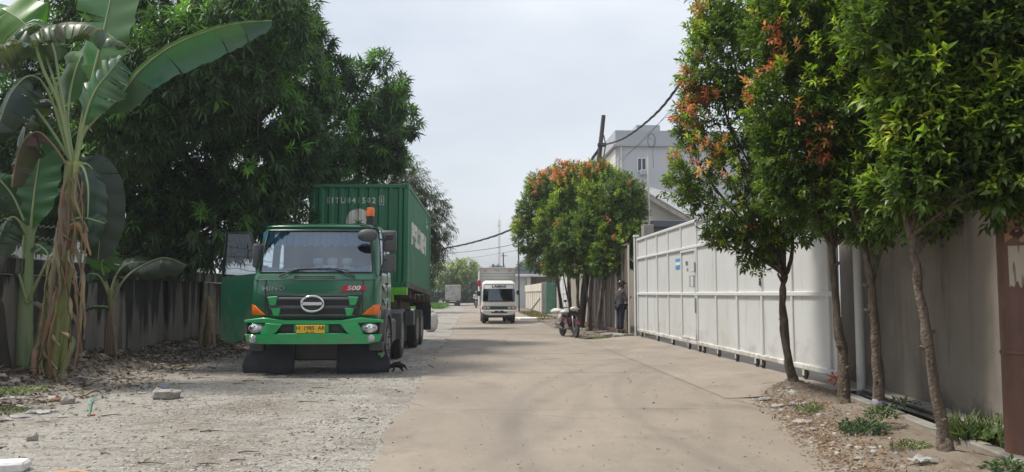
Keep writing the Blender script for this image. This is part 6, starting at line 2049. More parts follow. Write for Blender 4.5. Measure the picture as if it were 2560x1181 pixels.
def person(label, loc, rz, jacket, trousers, helmet, sit=False, arms=None):
    t = thing('person', label, 'person', loc, rz)
    hz_ = .92
    hips = [(0, .09, .88), (0, -.09, .88)]
    if sit:
        legs = [((.36, .13, .86), (.30, .15, .46), (.42, .15, .40)), ((.36, -.13, .86), (.30, -.15, .46), (.42, -.15, .40))]
    else:
        legs = [((.03, .10, .48), (-.02, .11, .09), (.13, .13, .035)), ((-.03, -.10, .48), (-.06, -.12, .09), (.09, -.14, .035))]
    arms = arms or [((.03, .25, 1.08), (.25, .15, 1.13)), ((.05, -.25, 1.08), (.27, -.13, 1.17))]
    V = [(0, 0, .93), (-.02, 0, 1.13), (-.01, 0, 1.33), (.01, 0, 1.45), (.03, 0, 1.52), (.045, 0, 1.60), (.05, 0, 1.68)]
    Rd = [(.13, .10), (.12, .09), (.14, .10), (.055, .055), (.07, .08), (.078, .098), (.055, .07)]
    E_ = [(0, 1), (1, 2), (2, 3), (3, 4), (4, 5), (5, 6)]
    for k in (0, 1):
        b = len(V)
        V += [hips[k], legs[k][0], legs[k][1], legs[k][2]]
        Rd += [.085, .058, .042, .035]
        E_ += [(0, b), (b, b + 1), (b + 1, b + 2), (b + 2, b + 3)]
        b = len(V)
        s = 1 if k == 0 else -1
        V += [(-.01, s * .18, 1.37), arms[k][0], arms[k][1]]
        Rd += [.05, .038, .028]
        E_ += [(2, b), (b, b + 1), (b + 1, b + 2)]
        hand_nodes(V, E_, Rd, b + 2, Vector(arms[k][1]) - Vector(arms[k][0]), s)
    skin_mesh('body', V, E_, Rd, M['skin'], t, 1)
    # face: nose, eyes, mouth, ears on the head
    MB().blob((.135, 0, 1.585), (.016, .014, .022), 1).build('nose', M['skin'], t, True)
    for s in (-1, 1):
        MB().blob((.115, s * .032, 1.615), (.012, .014, .009), 1).build('eye', M['ink'], t, True)
        MB().blob((.045, s * .083, 1.60), (.02, .01, .03), 1).build('ear', M['skin'], t, True)
    MB().blob((.118, 0, 1.545), (.01, .026, .006), 1).build('mouth', M['brick'], t, True)
    # jacket
    V = [(0, 0, .86), (-.01, 0, 1.0), (-.025, 0, 1.18), (-.015, 0, 1.34), (.0, 0, 1.43)]
    Rd = [(.185, .135), (.175, .125), (.18, .125), (.185, .12), (.085, .08)]
    E_ = [(0, 1), (1, 2), (2, 3), (3, 4)]
    for k in (0, 1):
        s = 1 if k == 0 else -1
        b = len(V)
        wr = Vector(arms[k][0]).lerp(Vector(arms[k][1]), .92)
        V += [(-.01, s * .185, 1.365), Vector((-.01, s * .185, 1.365)).lerp(Vector(arms[k][0]), .55), arms[k][0], wr]
        Rd += [.078, .07, .062, .05]
        E_ += [(3, b), (b, b + 1), (b + 1, b + 2), (b + 2, b + 3)]
    skin_mesh('jacket', V, E_, Rd, jacket, t, 2)
    V = [(0, 0, .94)]
    Rd = [(.165, .12)]
    E_ = []
    for k in (0, 1):
        b = len(V)
        an = Vector(legs[k][0]).lerp(Vector(legs[k][1]), .95)
        V += [hips[k], Vector(hips[k]).lerp(Vector(legs[k][0]), .55), legs[k][0], an]
        Rd += [.118, .105, .086, .076]
        E_ += [(0, b), (b, b + 1), (b + 1, b + 2), (b + 2, b + 3)]
    skin_mesh('trousers', V, E_, Rd, trousers, t, 2)
    for k in (0, 1):
        a, b = Vector(legs[k][1]), Vector(legs[k][2])
        MB().blob(a.lerp(b, .5) + Vector((0, 0, -.02)), (.125, .05, .05), 2).build('shoe', M['blackplastic'], t, True)
    hm = MB().blob((.045, 0, 1.645), (.145, .125, .135), 3)
    hm.deform(lambda c: (c.x, c.y, max(c.z, 1.545 if c.x < .08 else 1.615)))
    ho = hm.build('helmet', helmet, t, True)
    MB().prism([(.10, 1.66), (.235, 1.655), (.235, 1.645), (.10, 1.62)], 'y', -.10, .10, bev=.004).build('visor_peak', helmet, ho)
    MB().tube([(.05, -.10, 1.58), (.10, -.06, 1.50), (.10, .06, 1.50), (.05, .10, 1.58)], .008, 5).build('chin_strap', M['blackplastic'], ho)
    return t


# ---- bits of broken paving where the person stands
sl = thing('broken_slab', 'broken concrete drain cover slab the person stands on', 'slab', (4.88, 25.6, .0))
MB().prism([(-.55, -.35), (.35, -.42), (.5, .05), (.42, .45), (-.5, .4), (-.62, .1)], 'z', .02, .15, bev=.015).build('slab', M['oldconc'], sl)
pz = person('person in dark jacket and black helmet standing at the brown fence', (4.88, 25.66, .15), R(22), M['jacket'], M['navy'], M['helmet'])
MB().tube([(-.05, -.15, 1.44), (-.16, -.06, 1.30), (-.15, .10, 1.10), (-.06, .20, .98)], .016, 6, flat=.5).build('bag_strap', M['blackplastic'], pz, True)
MB().box(-.10, .08, .17, .27, .84, 1.03, .03).build('shoulder_bag', M['navy'], pz)
hp = pz.matrix_world
ph = thing('paper_bundle', 'small white paper held in the hands of the standing person', 'paper', (4.88 + .36 * math.cos(R(22)), 25.66 + .36 * math.sin(R(22)), 1.15 + .16))
MB().box(-.06, .06, -.10, .10, .0, .012, .003, Euler((0, R(-35), R(22))).to_matrix().to_4x4()).build('sheet', M['paper'], ph)
MB().box(-.03, .03, -.03, .05, .013, .03, .003, Euler((0, R(-35), R(22))).to_matrix().to_4x4()).build('phone', M['ink'], ph)
for i, (px, py, sx, sy, sz, lab) in enumerate(((1470, 842, .30, .2, .14, 'rough stone at the foot of the fence nearest the motorcycle'), (1503, 838, .45, .25, .16, 'grey broken stone lying below the pale tree trunk'), (1520, 846, .5, .22, .17, 'long broken stone just before the slab of the person'), (1545, 848, .34, .25, .16, 'squared grey kerb block before the standing person'), (1462, 828, .4, .2, .12, 'flat pale rock between motorcycle and tree trunk'))):
    p_ = gnd(px, py)
    m_ = MB()
    m_.box(-sx / 2, sx / 2, -sy / 2, sy / 2, 0, sz, .03)
    m_.cut('x', (-sx * .2, sx * .15)).deform(lambda c: (c.x + random.uniform(-.02, .02), c.y + random.uniform(-.02, .02), c.z + random.uniform(-.025, .015)))
    o = m_.build('stone', M['oldconc'])
    o.location = p_
    o.rotation_euler = (0, 0, random.uniform(-.4, .4))
    tag(o, lab, 'stone', 'stones by the fence')


# ---- motorcycles
def moto(label, loc, rz, white, dark, group=None):
    t = thing('motorcycle', label, 'motorcycle', loc, rz, group)
    for y, nm in ((-.62, 'front'), (.60, 'rear')):
        T = Matrix.Translation((0, y, .285))
        r_ = .285
        wo_ = MB().lathe([(r_ * .80, -.035), (r_ * .90, -.045), (r_ * .985, -.025), (r_, 0), (r_ * .985, .025), (r_ * .90, .045), (r_ * .80, .035)], 28, 'x', T).build('wheel', M['rubber'], t, 40)
        rm = MB().lathe([(r_ * .74, -.03), (r_ * .81, -.036), (r_ * .81, .036), (r_ * .74, .03)], 28, 'x', T)
        rm.lathe([(.03, -.06), (.05, -.05), (.05, .05), (.03, .06)], 12, 'x', T)
        for k in range(5):
            an = 2 * math.pi * k / 5
            rm.tube([(0, y + .04 * math.cos(an), .285 + .04 * math.sin(an)), (0, y + r_ * .76 * math.cos(an), .285 + r_ * .76 * math.sin(an))], [.022, .014], 5)
        rm.build('rim', M['silver'], wo_, 40)
        MB().lathe([(.05, .062), (.10, .062), (.10, .068), (.05, .068)], 18, 'x', T).build('brake_disc', M['chrome'], wo_)
    for s in (-1, 1):
        MB().tube([(s * .075, -.62, .285), (s * .07, -.55, .55), (s * .06, -.47, .78)], [.024, .026, .02], 8).build('fork', M['silver'], t, True)
    fd = []
    for k in range(9):
        an = R(20 + 130 * k / 8)
        fd.append((-.62 + .325 * math.cos(an), .285 + .325 * math.sin(an)))
    MB().prism(fd + [(-.62 + (y + .62) * .95, .285 + (z - .285) * .95) for y, z in reversed(fd)], 'x', -.06, .06, bev=.008).build('front_fender', dark, t, 40)
    # leg shield and front cowl
    m_ = MB().prism([(-.06, .92), (.06, .92), (.20, .80), (.19, .52), (.13, .36), (-.13, .36), (-.19, .52), (-.20, .80)], 'y', -.38, -.34, bev=.012)
    m_.deform(lambda c: (c.x, c.y + 1.4 * c.x * c.x - .20 * (c.z - .6), c.z))
    m_.build('leg_shield', M['blackplastic'], t, 40)
    for s in (-1, 1):
        MB().prism([(s * .06, .70), (s * .17, .66), (s * .13, .42), (s * .05, .50)], 'y', -.44, -.40, bev=.008).deform(lambda c: (c.x, c.y + 1.2 * c.x * c.x - .20 * (c.z - .6), c.z)).build('shield_inset', dark, t, 40)
    MB().box(-.13, .13, -.56, -.545, .72, .79, .006).build('number_plate', M['ink'], t)
    cw_ = MB().blob((0, -.50, .95), (.15, .09, .075), 3).build('headlight_cowl', white, t, True)
    MB().blob((0, -.575, .955), (.11, .05, .06), 2).build('headlight', M['lens'], cw_, True)
    for s in (-1, 1):
        MB().blob((s * .14, -.555, .94), (.035, .03, .025), 1).build('indicator', M['orange'], cw_, True)
    MB().tube([(-.34, -.34, .98), (-.16, -.44, 1.0), (.16, -.44, 1.0), (.34, -.34, .98)], .014, 7).build('handlebar', M['blackplastic'], t, True)
    for s in (-1, 1):
        MB().tube([(s * .36, -.33, .98), (s * .25, -.39, .99)], .02, 8).build('grip', M['rubber'], t)
        mr_ = MB().tube([(s * .24, -.41, 1.0), (s * .28, -.43, 1.16)], .007, 5).build('mirror_stem', M['blackplastic'], t)
        MB().blob((s * .29, -.43, 1.21), (.06, .02, .045), 2).build('mirror', M['blackplastic'], mr_, True)
    MB().prism([(-.26, .42), (.10, .40), (.52, .52), (.88, .74), (.90, .80), (.30, .72), (.02, .60), (-.20, .62)], 'x', -.10, .10, bev=.03).build('body_panel', dark, t, 40)
    MB().prism([(.0, .70), (.30, .755), (.72, .80), (.74, .84), (.40, .83), (.04, .78)], 'x', -.12, .12, bev=.025).build('seat', M['seat'], t, 40)
    MB().box(-.10, .10, -.16, .20, .24, .44, .04).build('engine', M['rimsteel'], t)
    MB().tube([(-.11, -.05, .28), (-.16, .15, .24), (-.17, .35, .30), (-.18, .82, .42)], [.022, .025, .045, .05], 10).build('exhaust', M['greyplastic'], t, True)
    MB().box(-.10, .10, .86, .93, .62, .76, .02).build('tail_lamp', M['red'], t)
    MB().tube([(.07, .05, .3), (.20, .06, .02)], .012, 6).build('side_stand', M['blackplastic'], t)
    for s in (-1, 1):
        MB().tube([(s * .11, .60, .30), (s * .12, .45, .62)], .028, 8).build('shock_absorber', M['chrome'], t)
        MB().tube([(s * .10, .08, .27), (s * .26, .08, .27)], .018, 6).build('foot_peg', M['rubber'], t)
    return t


mc = moto('white and dark red motorcycle parked beside the trimmed trees', (3.22, 26.25, 0), R(14), M['bikewhite'], M['bikered'])
sk = thing('sack', 'crumpled white sack draped over the seat of the parked motorcycle', 'sack', (2.98, 26.72, .55))
m_ = MB().blob((0, 0, .12), (.12, .2, .20), 3, .14).blob((-.08, .06, .30), (.24, .18, .10), 3, .14).blob((.1, -.1, .26), (.14, .16, .09), 3, .14)
m_.build('bag', M['sack'], sk, True)
rd = moto('white scooter with a rider approaching far down the road', (at(1190, 770, 80).x, 80.5, 0), R(3), M['bikewhite'], M['blackplastic'])
person('person in pale shirt and helmet riding the far scooter', (at(1190, 770, 80).x, 80.75, -.05), R(-87), mat('pale_shirt', (.5, .48, .46), .9), M['navy'], mat('grey_helmet', (.16, .16, .17), .3), True, [((.16, .26, 1.12), (.44, .28, 1.02)), ((.16, -.26, 1.12), (.44, -.28, 1.02))])
rd2 = moto('dark red motorcycle standing at the far end of the road', (at(1180, 752, 150).x, 150, 0), R(8), M['red'], M['bikered'])

# ---- cat
cat = thing('cat', 'small black cat crouching with lowered head beside the truck wheel', 'cat', (-1.44, 14.72, .0), R(8))
V = [(.02, 0, .135), (-.055, 0, .125), (-.10, 0, .105), (-.14, 0, .075), (-.175, 0, .055), (.085, 0, .135), (.13, 0, .115), (.165, .02, .075), (.19, .05, .035), (.20, .09, .02)]
Rd = [(.052, .058), (.046, .052), (.034, .036), (.038, .036), (.018, .016), (.054, .056), (.042, .044), .015, .012, .009]
E_ = [(0, 1), (1, 2), (2, 3), (3, 4), (0, 5), (5, 6), (6, 7), (7, 8), (8, 9)]
for s in (-1, 1):
    b = len(V)
    V += [(-.06, s * .035, .085), (-.045, s * .04, .045), (-.075, s * .042, .012), (-.095, s * .042, .010), (.10, s * .045, .085), (.075, s * .055, .05), (.125, s * .05, .03), (.09, s * .05, .010)]
    Rd += [.024, .016, .013, .012, .034, .022, .014, .013]
    E_ += [(1, b), (b, b + 1), (b + 1, b + 2), (b + 2, b + 3), (5, b + 4), (b + 4, b + 5), (b + 5, b + 6), (b + 6, b + 7)]
skin_mesh('body', V, E_, Rd, M['fur'], cat, 2)
for s in (-1, 1):
    MB().prism([(-.018, 0), (.018, 0), (0, .045)], 'x', -.006, .006, Matrix.Translation((-.125, s * .025, .100))).build('ear', M['fur'], cat)
    MB().blob((-.168, s * .018, .075), .006, 1).build('eye', M['plate'], cat, True)

# ---- white sack behind the trailer
sk2 = thing('sack', 'pale stuffed sack leaning behind the trailer wheels', 'sack', (at(1076, 780, 30).x, 30, 0))
MB().blob((0, 0, .40), (.30, .26, .44), 3, .10).blob((-.08, 0, .72), (.22, .2, .22), 3, .12).build('bag', M['sack'], sk2, True)


# ---- scattered individual litter on the left shoulder
def rock(label, loc, s, m, name='stone', rz=0, noise=.14, group=None):
    m_ = MB().box(-s[0] / 2, s[0] / 2, -s[1] / 2, s[1] / 2, 0, s[2], min(s) * .22)
    m_.cut('x', (-s[0] * .2, s[0] * .22)).cut('y', (0,)).deform(lambda c: (c.x * (1 + random.uniform(-noise, noise)), c.y * (1 + random.uniform(-noise, noise)), c.z * (1 + random.uniform(-noise, noise)) - .01))
    o = m_.build(name, m)
    o.location = loc
    o.rotation_euler = (random.uniform(-.06, .06), random.uniform(-.06, .06), rz)
    return tag(o, label, name.replace('_', ' '), group)


def on_sh(px, py, lift=0.0):
    p_ = gnd(px, py)
    z = float(shoulder_z(np.array([p_.x]), np.array([p_.y]))[0])
    p_ = gnd(px, py, z)
    p_.z = z + lift
    return p_


rock('large grey broken concrete chunk lying on the gravel', on_sh(415, 998), (.34, .22, .15), M['stone'], 'concrete_chunk', .15)
rock('small pale stone alone on the gravel', on_sh(80, 1102), (.09, .08, .075), M['stone'], 'stone')
rock('white foam block at the bottom picture edge', on_sh(8, 1178), (.34, .22, .09), M['foam'], 'foam_block', .3, .04)
rock('flat torn cardboard piece at the bottom picture edge', on_sh(190, 1180), (.34, .2, .012), M['card'], 'cardboard', .2, .1)
rock('grey rubble lump next to the white plastic scraps', on_sh(170, 1010), (.16, .12, .10), M['stone'], 'rubble', .4)
rock('red brick fragment among the scraps', on_sh(140, 1005), (.1, .07, .05), M['brick'], 'brick_piece', .8)
rock('reddish brick piece by the green strip', on_sh(228, 1040), (.08, .05, .03), M['brick'], 'brick_piece', .2)
rock('small blue plastic scrap behind the concrete chunk', on_sh(412, 972), (.10, .08, .06), mat('lilac_plastic', (.30, .29, .5), .5), 'plastic_scrap', .3)
gsn = MB()
pts = [on_sh(222, 1042, .01), on_sh(226, 1020, .03), on_sh(232, 1004, .03), on_sh(248, 998, .05), on_sh(276, 993, .04)]
gsn.tube(spline(pts, 5), .011, 5, flat=.3)
tag(gsn.build('plastic_strip', M['greenstrip']), 'bent green plastic strip on the littered shoulder', 'strip')


def scrap(label, loc, s, m, name='plastic_scrap', rz=0.0, crumple=.25, group='plastic scraps', n=7):
    """crumpled sheet with thickness"""
    m_ = MB()
    g = [[None] * (n + 1) for _ in range(n + 1)]
    ox, oy = random.uniform(0, 50), random.uniform(0, 50)
    for i in range(n + 1):
        for j in range(n + 1):
            u, v = i / n - .5, j / n - .5
            k = 1 - .35 * abs(u * v) * 4 * random.random()
            h = float(fbm(np.array([u * 4 + ox]), np.array([v * 4 + oy]), 3)[0])
            g[i][j] = m_.bm.verts.new((u * s[0] * k + random.uniform(-.01, .01) * s[0] * 3, v * s[1] * k, max(.002, (h - .3) * crumple * s[0])))
    for i in range(n):
        for j in range(n):
            if random.random() > .06:
                m_.bm.faces.new((g[i][j], g[i + 1][j], g[i + 1][j + 1], g[i][j + 1]))
    bmesh.ops.solidify(m_.bm, geom=m_.bm.faces[:], thickness=.004)
    o = m_.build(name, m, None, 50, normals=False)
    o.location = loc
    o.rotation_euler = (0, 0, rz)
    return tag(o, label, name.replace('_', ' '), group)


for i, (px, py, sx, sy, lab) in enumerate(((35, 1000, .34, .12, 'long white plastic sheet scrap by the mossy bank'), (60, 1022, .3, .12, 'white plastic scrap with upturned edge'), (95, 1035, .32, .16, 'largest torn white plastic sheet below the banana plants'), (50, 1045, .22, .12, 'dirty white scrap under the largest plastic sheet'), (130, 1030, .2, .1, 'thin white scrap beside the rubble lump'), (15, 1052, .14, .12, 'small bunched white scrap at the picture edge'), (110, 1055, .2, .08, 'flat grey white flake below the torn sheets'), (155, 1045, .12, .07, 'tiny white flake before the green strip'), (355, 985, .14, .06, 'pale flake just before the concrete chunk'))):
    scrap(lab, on_sh(px, py, .01), (sx, sy), M['plastic'], rz=random.uniform(-.3, .3))


def on_vg(px, py, lift=0.0):
    p_ = gnd(px, py, .06)
    z = float(verge_h(np.array([p_.x]), np.array([p_.y]))[0])
    p_ = gnd(px, py, z)
    p_.z = z + lift
    return p_


for i, (px, py, sx, sy, lab) in enumerate(((1970, 985, .24, .16, 'pale plastic bag bunched against the slim tree trunk'), (1905, 1003, .26, .14, 'crumpled off white bag on the edge of the mound'), (1945, 1018, .24, .14, 'grey white torn bag below the mound'), (2000, 1016, .26, .1, 'white folded scrap on the mound slope'), (1960, 1030, .2, .08, 'thin pale scrap at the road edge of the mound'), (2005, 1058, .22, .07, 'white blue wrapper lying below the mound'), (2305, 1155, .22, .12, 'pale wrapper beside the nearest tree foot'), (2415, 1138, .12, .07, 'bright white scrap near the rusty pole'))):
    scrap(lab, on_vg(px, py, .008), (sx, sy), M['plastic'], rz=random.uniform(-.4, .4), crumple=.4, group='plastic litter on the verge')
rock('small blue bottle cap in the verge weeds', on_vg(2283, 1130), (.035, .035, .02), M['bluebit'], 'bottle_cap')
fl_ = thing('red_flower', 'small red sprouting shoot at the foot of the forked tree', 'plant', on_vg(2100, 985))
# sprout of red leaves
V, Fc, CC = [], [], []
r_ = np.random.default_rng(3)
n = 46
P = r_.normal(0, .035, (n, 3)) + np.array([-.05, 0, .22])
D = unit(r_.normal(size=(n, 3)) + np.array([0, 0, .3]))
V, Fc, CC = leaf_arrays(P, D, unit(r_.normal(size=(n, 3))), np.full(n, .07), np.full(n, .022), palette([(.6, .08, .04), (.65, .16, .07)], r_, n))
np_mesh('leaves', V, Fc, M['leaf_glossy'], fl_, CC)
MB().tube([(0, 0, -.02), (-.03, 0, .12), (-.05, 0, .24)], .006, 5).build('stem', M['bark'], fl_)


# ---- weeds
def weed(label, loc, rad, hgt, n, L, W, cols, seed, grassy=False, group='weeds on the right verge'):
    t = thing('weed', label, 'weed', loc, 0, group)
    r_ = np.random.default_rng(seed)
    an = r_.random(n) * 6.28
    rr = rad * np.sqrt(r_.random(n))
    x, y_ = rr * np.cos(an), rr * np.sin(an)
    zb = np.zeros(n)
    zb = hgt * r_.random(n) * (1 - .5 * rr / rad)
    P = np.stack([x, y_, zb], 1)
    if grassy:
        P[:, 2] = 0
        D = unit(np.stack([x, y_, np.full(n, rad * 1.6)], 1) / rad + r_.normal(0, .35, (n, 3)))
        LL = hgt * r_.uniform(.6, 1.2, n)
        V, Fc, CC = leaf_arrays(P, D, unit(r_.normal(size=(n, 3))), LL, np.full(n, W), palette(cols, r_, n), .35)
    else:
        D = unit(np.stack([x, y_, np.full(n, rad * .35)], 1) / rad + r_.normal(0, .55, (n, 3)))
        V, Fc, CC = leaf_arrays(P, D, unit(np.array([0, 0, 1.]) + r_.normal(0, .35, (n, 3))), L * r_.uniform(.6, 1.3, n), W * r_.uniform(.7, 1.2, n), palette(cols, r_, n), .2)
    np_mesh('leaves', V, Fc, M['leaf_glossy'], t, CC)
    m_ = MB()
    for k in range(7):
        a = r_.random() * 6.28
        q = rad * r_.random()
        m_.tube([(0, 0, -.03), (q * .5 * math.cos(a), q * .5 * math.sin(a), hgt * .5), (q * math.cos(a), q * math.sin(a), hgt * .9)], .004, 4)
    tag(m_.build('stems', M['midrib'], t), kind='stuff')
    return t


WG = [(.06, .12, .04), (.09, .16, .06), (.05, .10, .045)]
WY = [(.13, .17, .06), (.16, .16, .07), (.10, .14, .05)]
weed('dense dark green creeping weed patch between the second and third trees', on_vg(2160, 1080), .22, .13, 420, .055, .026, [(.05, .11, .045), (.07, .135, .06), (.04, .085, .035)], 1)
weed('pale low weeds on the road edge below the mound', on_vg(2040, 1030), .22, .09, 280, .06, .02, WY, 2)
weed('leafy weed sprouting round the third tree foot', on_vg(2205, 1045), .16, .16, 160, .055, .03, WG, 3)
weed('straggly weed leaning over the drain', on_vg(2262, 1030, .05), .16, .14, 70, .05, .022, WG, 4)
weed('low yellowish weeds before the nearest tree', on_vg(2280, 1125), .17, .08, 220, .05, .018, WY, 5)
weed('tuft of long thin grass beside the rusty pole', on_vg(2430, 1110), .16, .30, 260, .2, .008, [(.13, .19, .07), (.17, .22, .09)], 6, True)
weed('broad leaved weed with pale round leaves before the rusty pole', on_vg(2505, 1125), .12, .36, 46, .075, .06, [(.17, .25, .10), (.20, .28, .12)], 7)
weed('weed mass in the bottom corner at the pole foot', Vector((4.25, 5.95, .03)), .24, .14, 330, .06, .03, WG, 8)
weed('mossy green plants under the banana stems', on_sh(40, 985, .02), .35, .07, 420, .04, .025, [(.14, .19, .07), (.10, .15, .05), (.2, .22, .1)], 9, group='weeds on the left bank')
weed('moss and low leaves at the picture edge below the banana plants', on_sh(12, 1030, .0), .25, .06, 260, .04, .025, WY, 10, group='weeds on the left bank')
weed('small weeds at the foot of the pale trunked tree', gnd(1490, 846, .04), .35, .10, 160, .07, .02, WY, 11, group='weeds by the fence')
m_g = []
r_ = np.random.default_rng(12)
n = 5200
gx, gy_ = r_.uniform(-6.4, -2.9, n), r_.uniform(74, 92, n)
P = np.stack([gx, gy_, np.zeros(n)], 1)
D = unit(r_.normal(0, .4, (n, 3)) + np.array([0, 0, 1.0]))
V, Fc, CC = leaf_arrays(P, D, unit(r_.normal(size=(n, 3))), r_.uniform(.25, .6, n), np.full(n, .06), palette([(.10, .24, .04), (.13, .30, .05), (.08, .19, .03)], r_, n))
tag(np_mesh('grass', V, Fc, M['leaf_far'], None, CC), 'bright green grass patch beside the far parked truck', 'grass', kind='stuff')
n = 2600
gx, gy_ = r_.uniform(3.5, 4.7, n), r_.uniform(42, 60, n)
P = np.stack([gx, gy_, np.full(n, .03)], 1)
D = unit(r_.normal(0, .7, (n, 3)) + np.array([0, 0, .8]))
V, Fc, CC = leaf_arrays(P, D, unit(r_.normal(size=(n, 3))), r_.uniform(.08, .22, n), np.full(n, .035), palette([(.16, .16, .06), (.22, .17, .08), (.10, .14, .05), (.28, .2, .1)], r_, n))
tag(np_mesh('grass', V, Fc, M['leaf_dry'], None, CC), 'dry grass and leaves on the verge before the green gate', 'grass', kind='stuff')


# ---- gravel, rubble and leaf litter (uncountable)
def stones(name, P, S, m, label, seed, flat=.6):
    r_ = np.random.default_rng(seed)
    t = (1 + 5 ** .5) / 2
    iv = unit(np.array([(-1, t, 0), (1, t, 0), (-1, -t, 0), (1, -t, 0), (0, -1, t), (0, 1, t), (0, -1, -t), (0, 1, -t), (t, 0, -1), (t, 0, 1), (-t, 0, -1), (-t, 0, 1)], float))
    fi = np.array([(0, 11, 5), (0, 5, 1), (0, 1, 7), (0, 7, 10), (0, 10, 11), (1, 5, 9), (5, 11, 4), (11, 10, 2), (10, 7, 6), (7, 1, 8), (3, 9, 4), (3, 4, 2), (3, 2, 6), (3, 6, 8), (3, 8, 9), (4, 9, 5), (2, 4, 11), (6, 2, 10), (8, 6, 7), (9, 8, 1)])
    n = len(P)
    k = iv[None] * r_.uniform(.65, 1.25, (n, 12, 1)) * np.stack([r_.uniform(.7, 1.4, n), r_.uniform(.7, 1.2, n), r_.uniform(.4, .8, n) * flat / .6], 1)[:, None]
    an = r_.random(n) * 6.28
    c, s = np.cos(an)[:, None], np.sin(an)[:, None]
    k = np.stack([k[..., 0] * c - k[..., 1] * s, k[..., 0] * s + k[..., 1] * c, k[..., 2]], -1)
    V = (P[:, None] + k * S[:, None, None]).reshape(-1, 3)
    Fc = (np.arange(n)[:, None, None] * 12 + fi[None]).reshape(-1, 3)
    g = r_.uniform(.6, 1.25, n)
    C = np.repeat(np.array([(.38, .36, .32)]) * g[:, None], 12, 0)
    return tag(np_mesh(name, V, Fc, m, None, C, smooth=False), label, name, kind='stuff')


M['stonecol'] = leaf_mat('gravel_stone', .95, 0.0, spec=.2)
r_ = np.random.default_rng(21)
n = 42000
yy = 5.5 + 13 * r_.random(n) ** 2.0
xx = r_.uniform(-6.6, -.9, n)
dn = fbm(xx * .8 + 5, yy * .8, 3)
k = (r_.random(n) < np.clip((dn - .32) * 3.2, .05, 1)) & (xx > -.62 * yy - .4)
xx, yy = xx[k], yy[k]
P = np.stack([xx, yy, shoulder_z(xx, yy)], 1)
stones('gravel', P, .005 + .020 * r_.random(len(P)) ** 4.0, M['stonecol'], 'loose grey gravel scattered over the dirt shoulder', 1)
n = 700
yy = r_.uniform(11, 24, n)
xx = -7.35 + np.abs(r_.normal(0, .75, n))
P = np.stack([xx, yy, shoulder_z(xx, yy)], 1)
stones('rubble', P, .025 + .07 * r_.random(n) ** 2.5, M['stonecol'], 'grey rubble heaped along the foot of the stained wall', 2)
n = 420
yy = 6 + 14 * r_.random(n) ** 1.5
xx = r_.uniform(-.8, 4.0, n)
stones('pebbles', np.stack([xx, yy, np.full(n, .004)], 1), .004 + .009 * r_.random(n) ** 3, M['stonecol'], 'tiny pebbles and crumbs on the concrete road', 3)

n = 320
yy = r_.uniform(5.6, 11.8, n)
xx = edge_x(yy) + np.abs(r_.normal(.2, .35, n))
k = xx < kerb_x(yy) - .02
xx, yy = xx[k], yy[k]
stones('rubble', np.stack([xx, yy, verge_h(xx, yy)], 1), .010 + .035 * r_.random(len(xx)) ** 3, M['stonecol'], 'grey crumbs of rubble strewn along the soil verge', 4)


def litter(name, X, Yc, Z, Lm, cols, seed, label, mt=None):
    r_ = np.random.default_rng(seed)
    n = len(X)
    P = np.stack([X, Yc, Z + .008], 1)
    D = unit(np.stack([r_.normal(size=n), r_.normal(size=n), r_.normal(0, .28, n)], 1))
    V, Fc, CC = leaf_arrays(P, D, unit(np.array([0, 0, 1.]) + r_.normal(0, .45, (n, 3))), Lm * r_.uniform(.5, 1.3, n), Lm * .28 * r_.uniform(.6, 1.3, n), palette(cols, r_, n, .25), .15, .35)
    return tag(np_mesh(name, V, Fc, mt or M['leaf_dry'], None, CC), label, name, kind='stuff')


DRYC = [(.17, .115, .07), (.23, .17, .11), (.12, .085, .06), (.29, .23, .16), (.09, .07, .05)]
n = 9000
yy = r_.uniform(8.5, 24, n)
xx = -7.36 + np.abs(r_.normal(0, .85, n))
k = xx < -4.2
xx, yy = xx[k], yy[k]
litter('leaf_litter', xx, yy, shoulder_z(xx, yy), .13, DRYC, 31, 'brown dry leaf litter banked against the stained wall')
n = 900
yy = r_.uniform(6, 18, n)
xx = r_.uniform(-6, -1, n)
litter('leaf_litter', xx, yy, shoulder_z(xx, yy), .07, DRYC, 32, 'sparse dry leaves on the gravel shoulder')
n = 3600
yy = r_.uniform(5.2, 11.8, n)
u = r_.random(n)
xx = edge_x(yy) - .1 + np.abs(r_.normal(.25, .35, n)) + u * .3
k = xx < kerb_x(yy) - .02
xx, yy = xx[k], yy[k]
litter('leaf_litter', xx, yy, verge_h(xx, yy), .055, [(.30, .20, .125), (.24, .165, .11), (.40, .29, .19), (.17, .12, .08), (.34, .17, .11)], 33, 'reddish brown dry leaves strewn over the soil verge')
n = 330
yy = 5.5 + 20 * r_.random(n)
xx = np.clip(r_.normal(2.6, 1.6, n), -.8, 4.2)
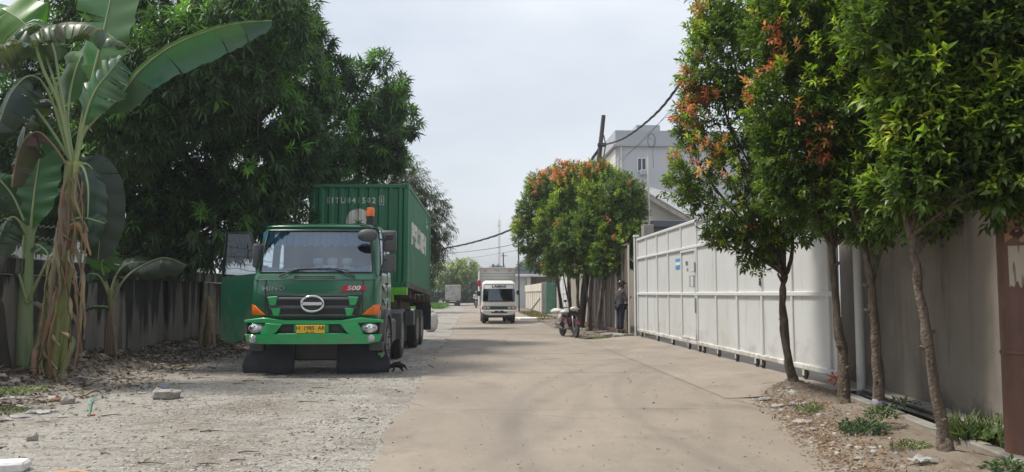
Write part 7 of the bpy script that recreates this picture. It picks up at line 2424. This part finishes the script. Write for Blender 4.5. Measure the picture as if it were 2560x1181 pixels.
litter('leaf_litter', xx, yy, np.full(n, .0) + np.where(xx > 3.5, .03, 0), .045, [(.2, .13, .08), (.12, .09, .06), (.3, .22, .14)], 34, 'few scattered dry leaves on the concrete road')
n = 500
yy = r_.uniform(25, 44, n)
xx = r_.uniform(3.4, 4.9, n)
litter('leaf_litter', xx, yy, verge2_h(xx, yy), .10, DRYC, 35, 'dry leaves below the trimmed trees')
m_ = MB()
for k in range(60):
    x, y_ = -7.2 + abs(random.gauss(0, .8)), random.uniform(10, 22)
    z = float(shoulder_z(np.array([x]), np.array([y_]))[0])
    an, l = random.uniform(0, 3.14), random.uniform(.15, .6)
    m_.tube([(x, y_, z + .02), (x + math.cos(an) * l * .5, y_ + math.sin(an) * l * .5, z + .05), (x + math.cos(an) * l, y_ + math.sin(an) * l, z + .03)], [.011, .009, .005], 5)
for k in range(26):
    x, y_ = random.uniform(-5.5, -1.2), random.uniform(6.5, 15)
    z = float(shoulder_z(np.array([x]), np.array([y_]))[0])
    an, l = random.uniform(-.4, .4), random.uniform(.1, .35)
    m_.tube([(x, y_, z + .01), (x + math.cos(an) * l * .5, y_ + math.sin(an) * l * .5, z + .02), (x + math.cos(an) * l, y_ + math.sin(an) * l, z + .012)], [.008, .006, .003], 5)
tag(m_.build('twig_debris', M['bark']), 'thin dry twigs scattered on the left shoulder', 'twigs', kind='stuff')

# ---- haze: the warm humid air over the street
hz_m = bpy.data.materials.new('haze_air')
hz_m.use_nodes = True
t = hz_m.node_tree
for n_ in list(t.nodes):
    t.nodes.remove(n_)
ho = t.nodes.new('ShaderNodeOutputMaterial')
pv = t.nodes.new('ShaderNodeVolumePrincipled')
pv.inputs['Color'].default_value = (.86, .92, 1.0, 1)
pv.inputs['Density'].default_value = 0.0009
pv.inputs['Anisotropy'].default_value = 0.2
t.links.new(pv.outputs[0], ho.inputs['Volume'])
tag(MB().box(-650, 650, -250, 1550, -1.5, 34).build('haze', hz_m), 'thin pale haze hanging over the street', 'haze', kind='stuff')
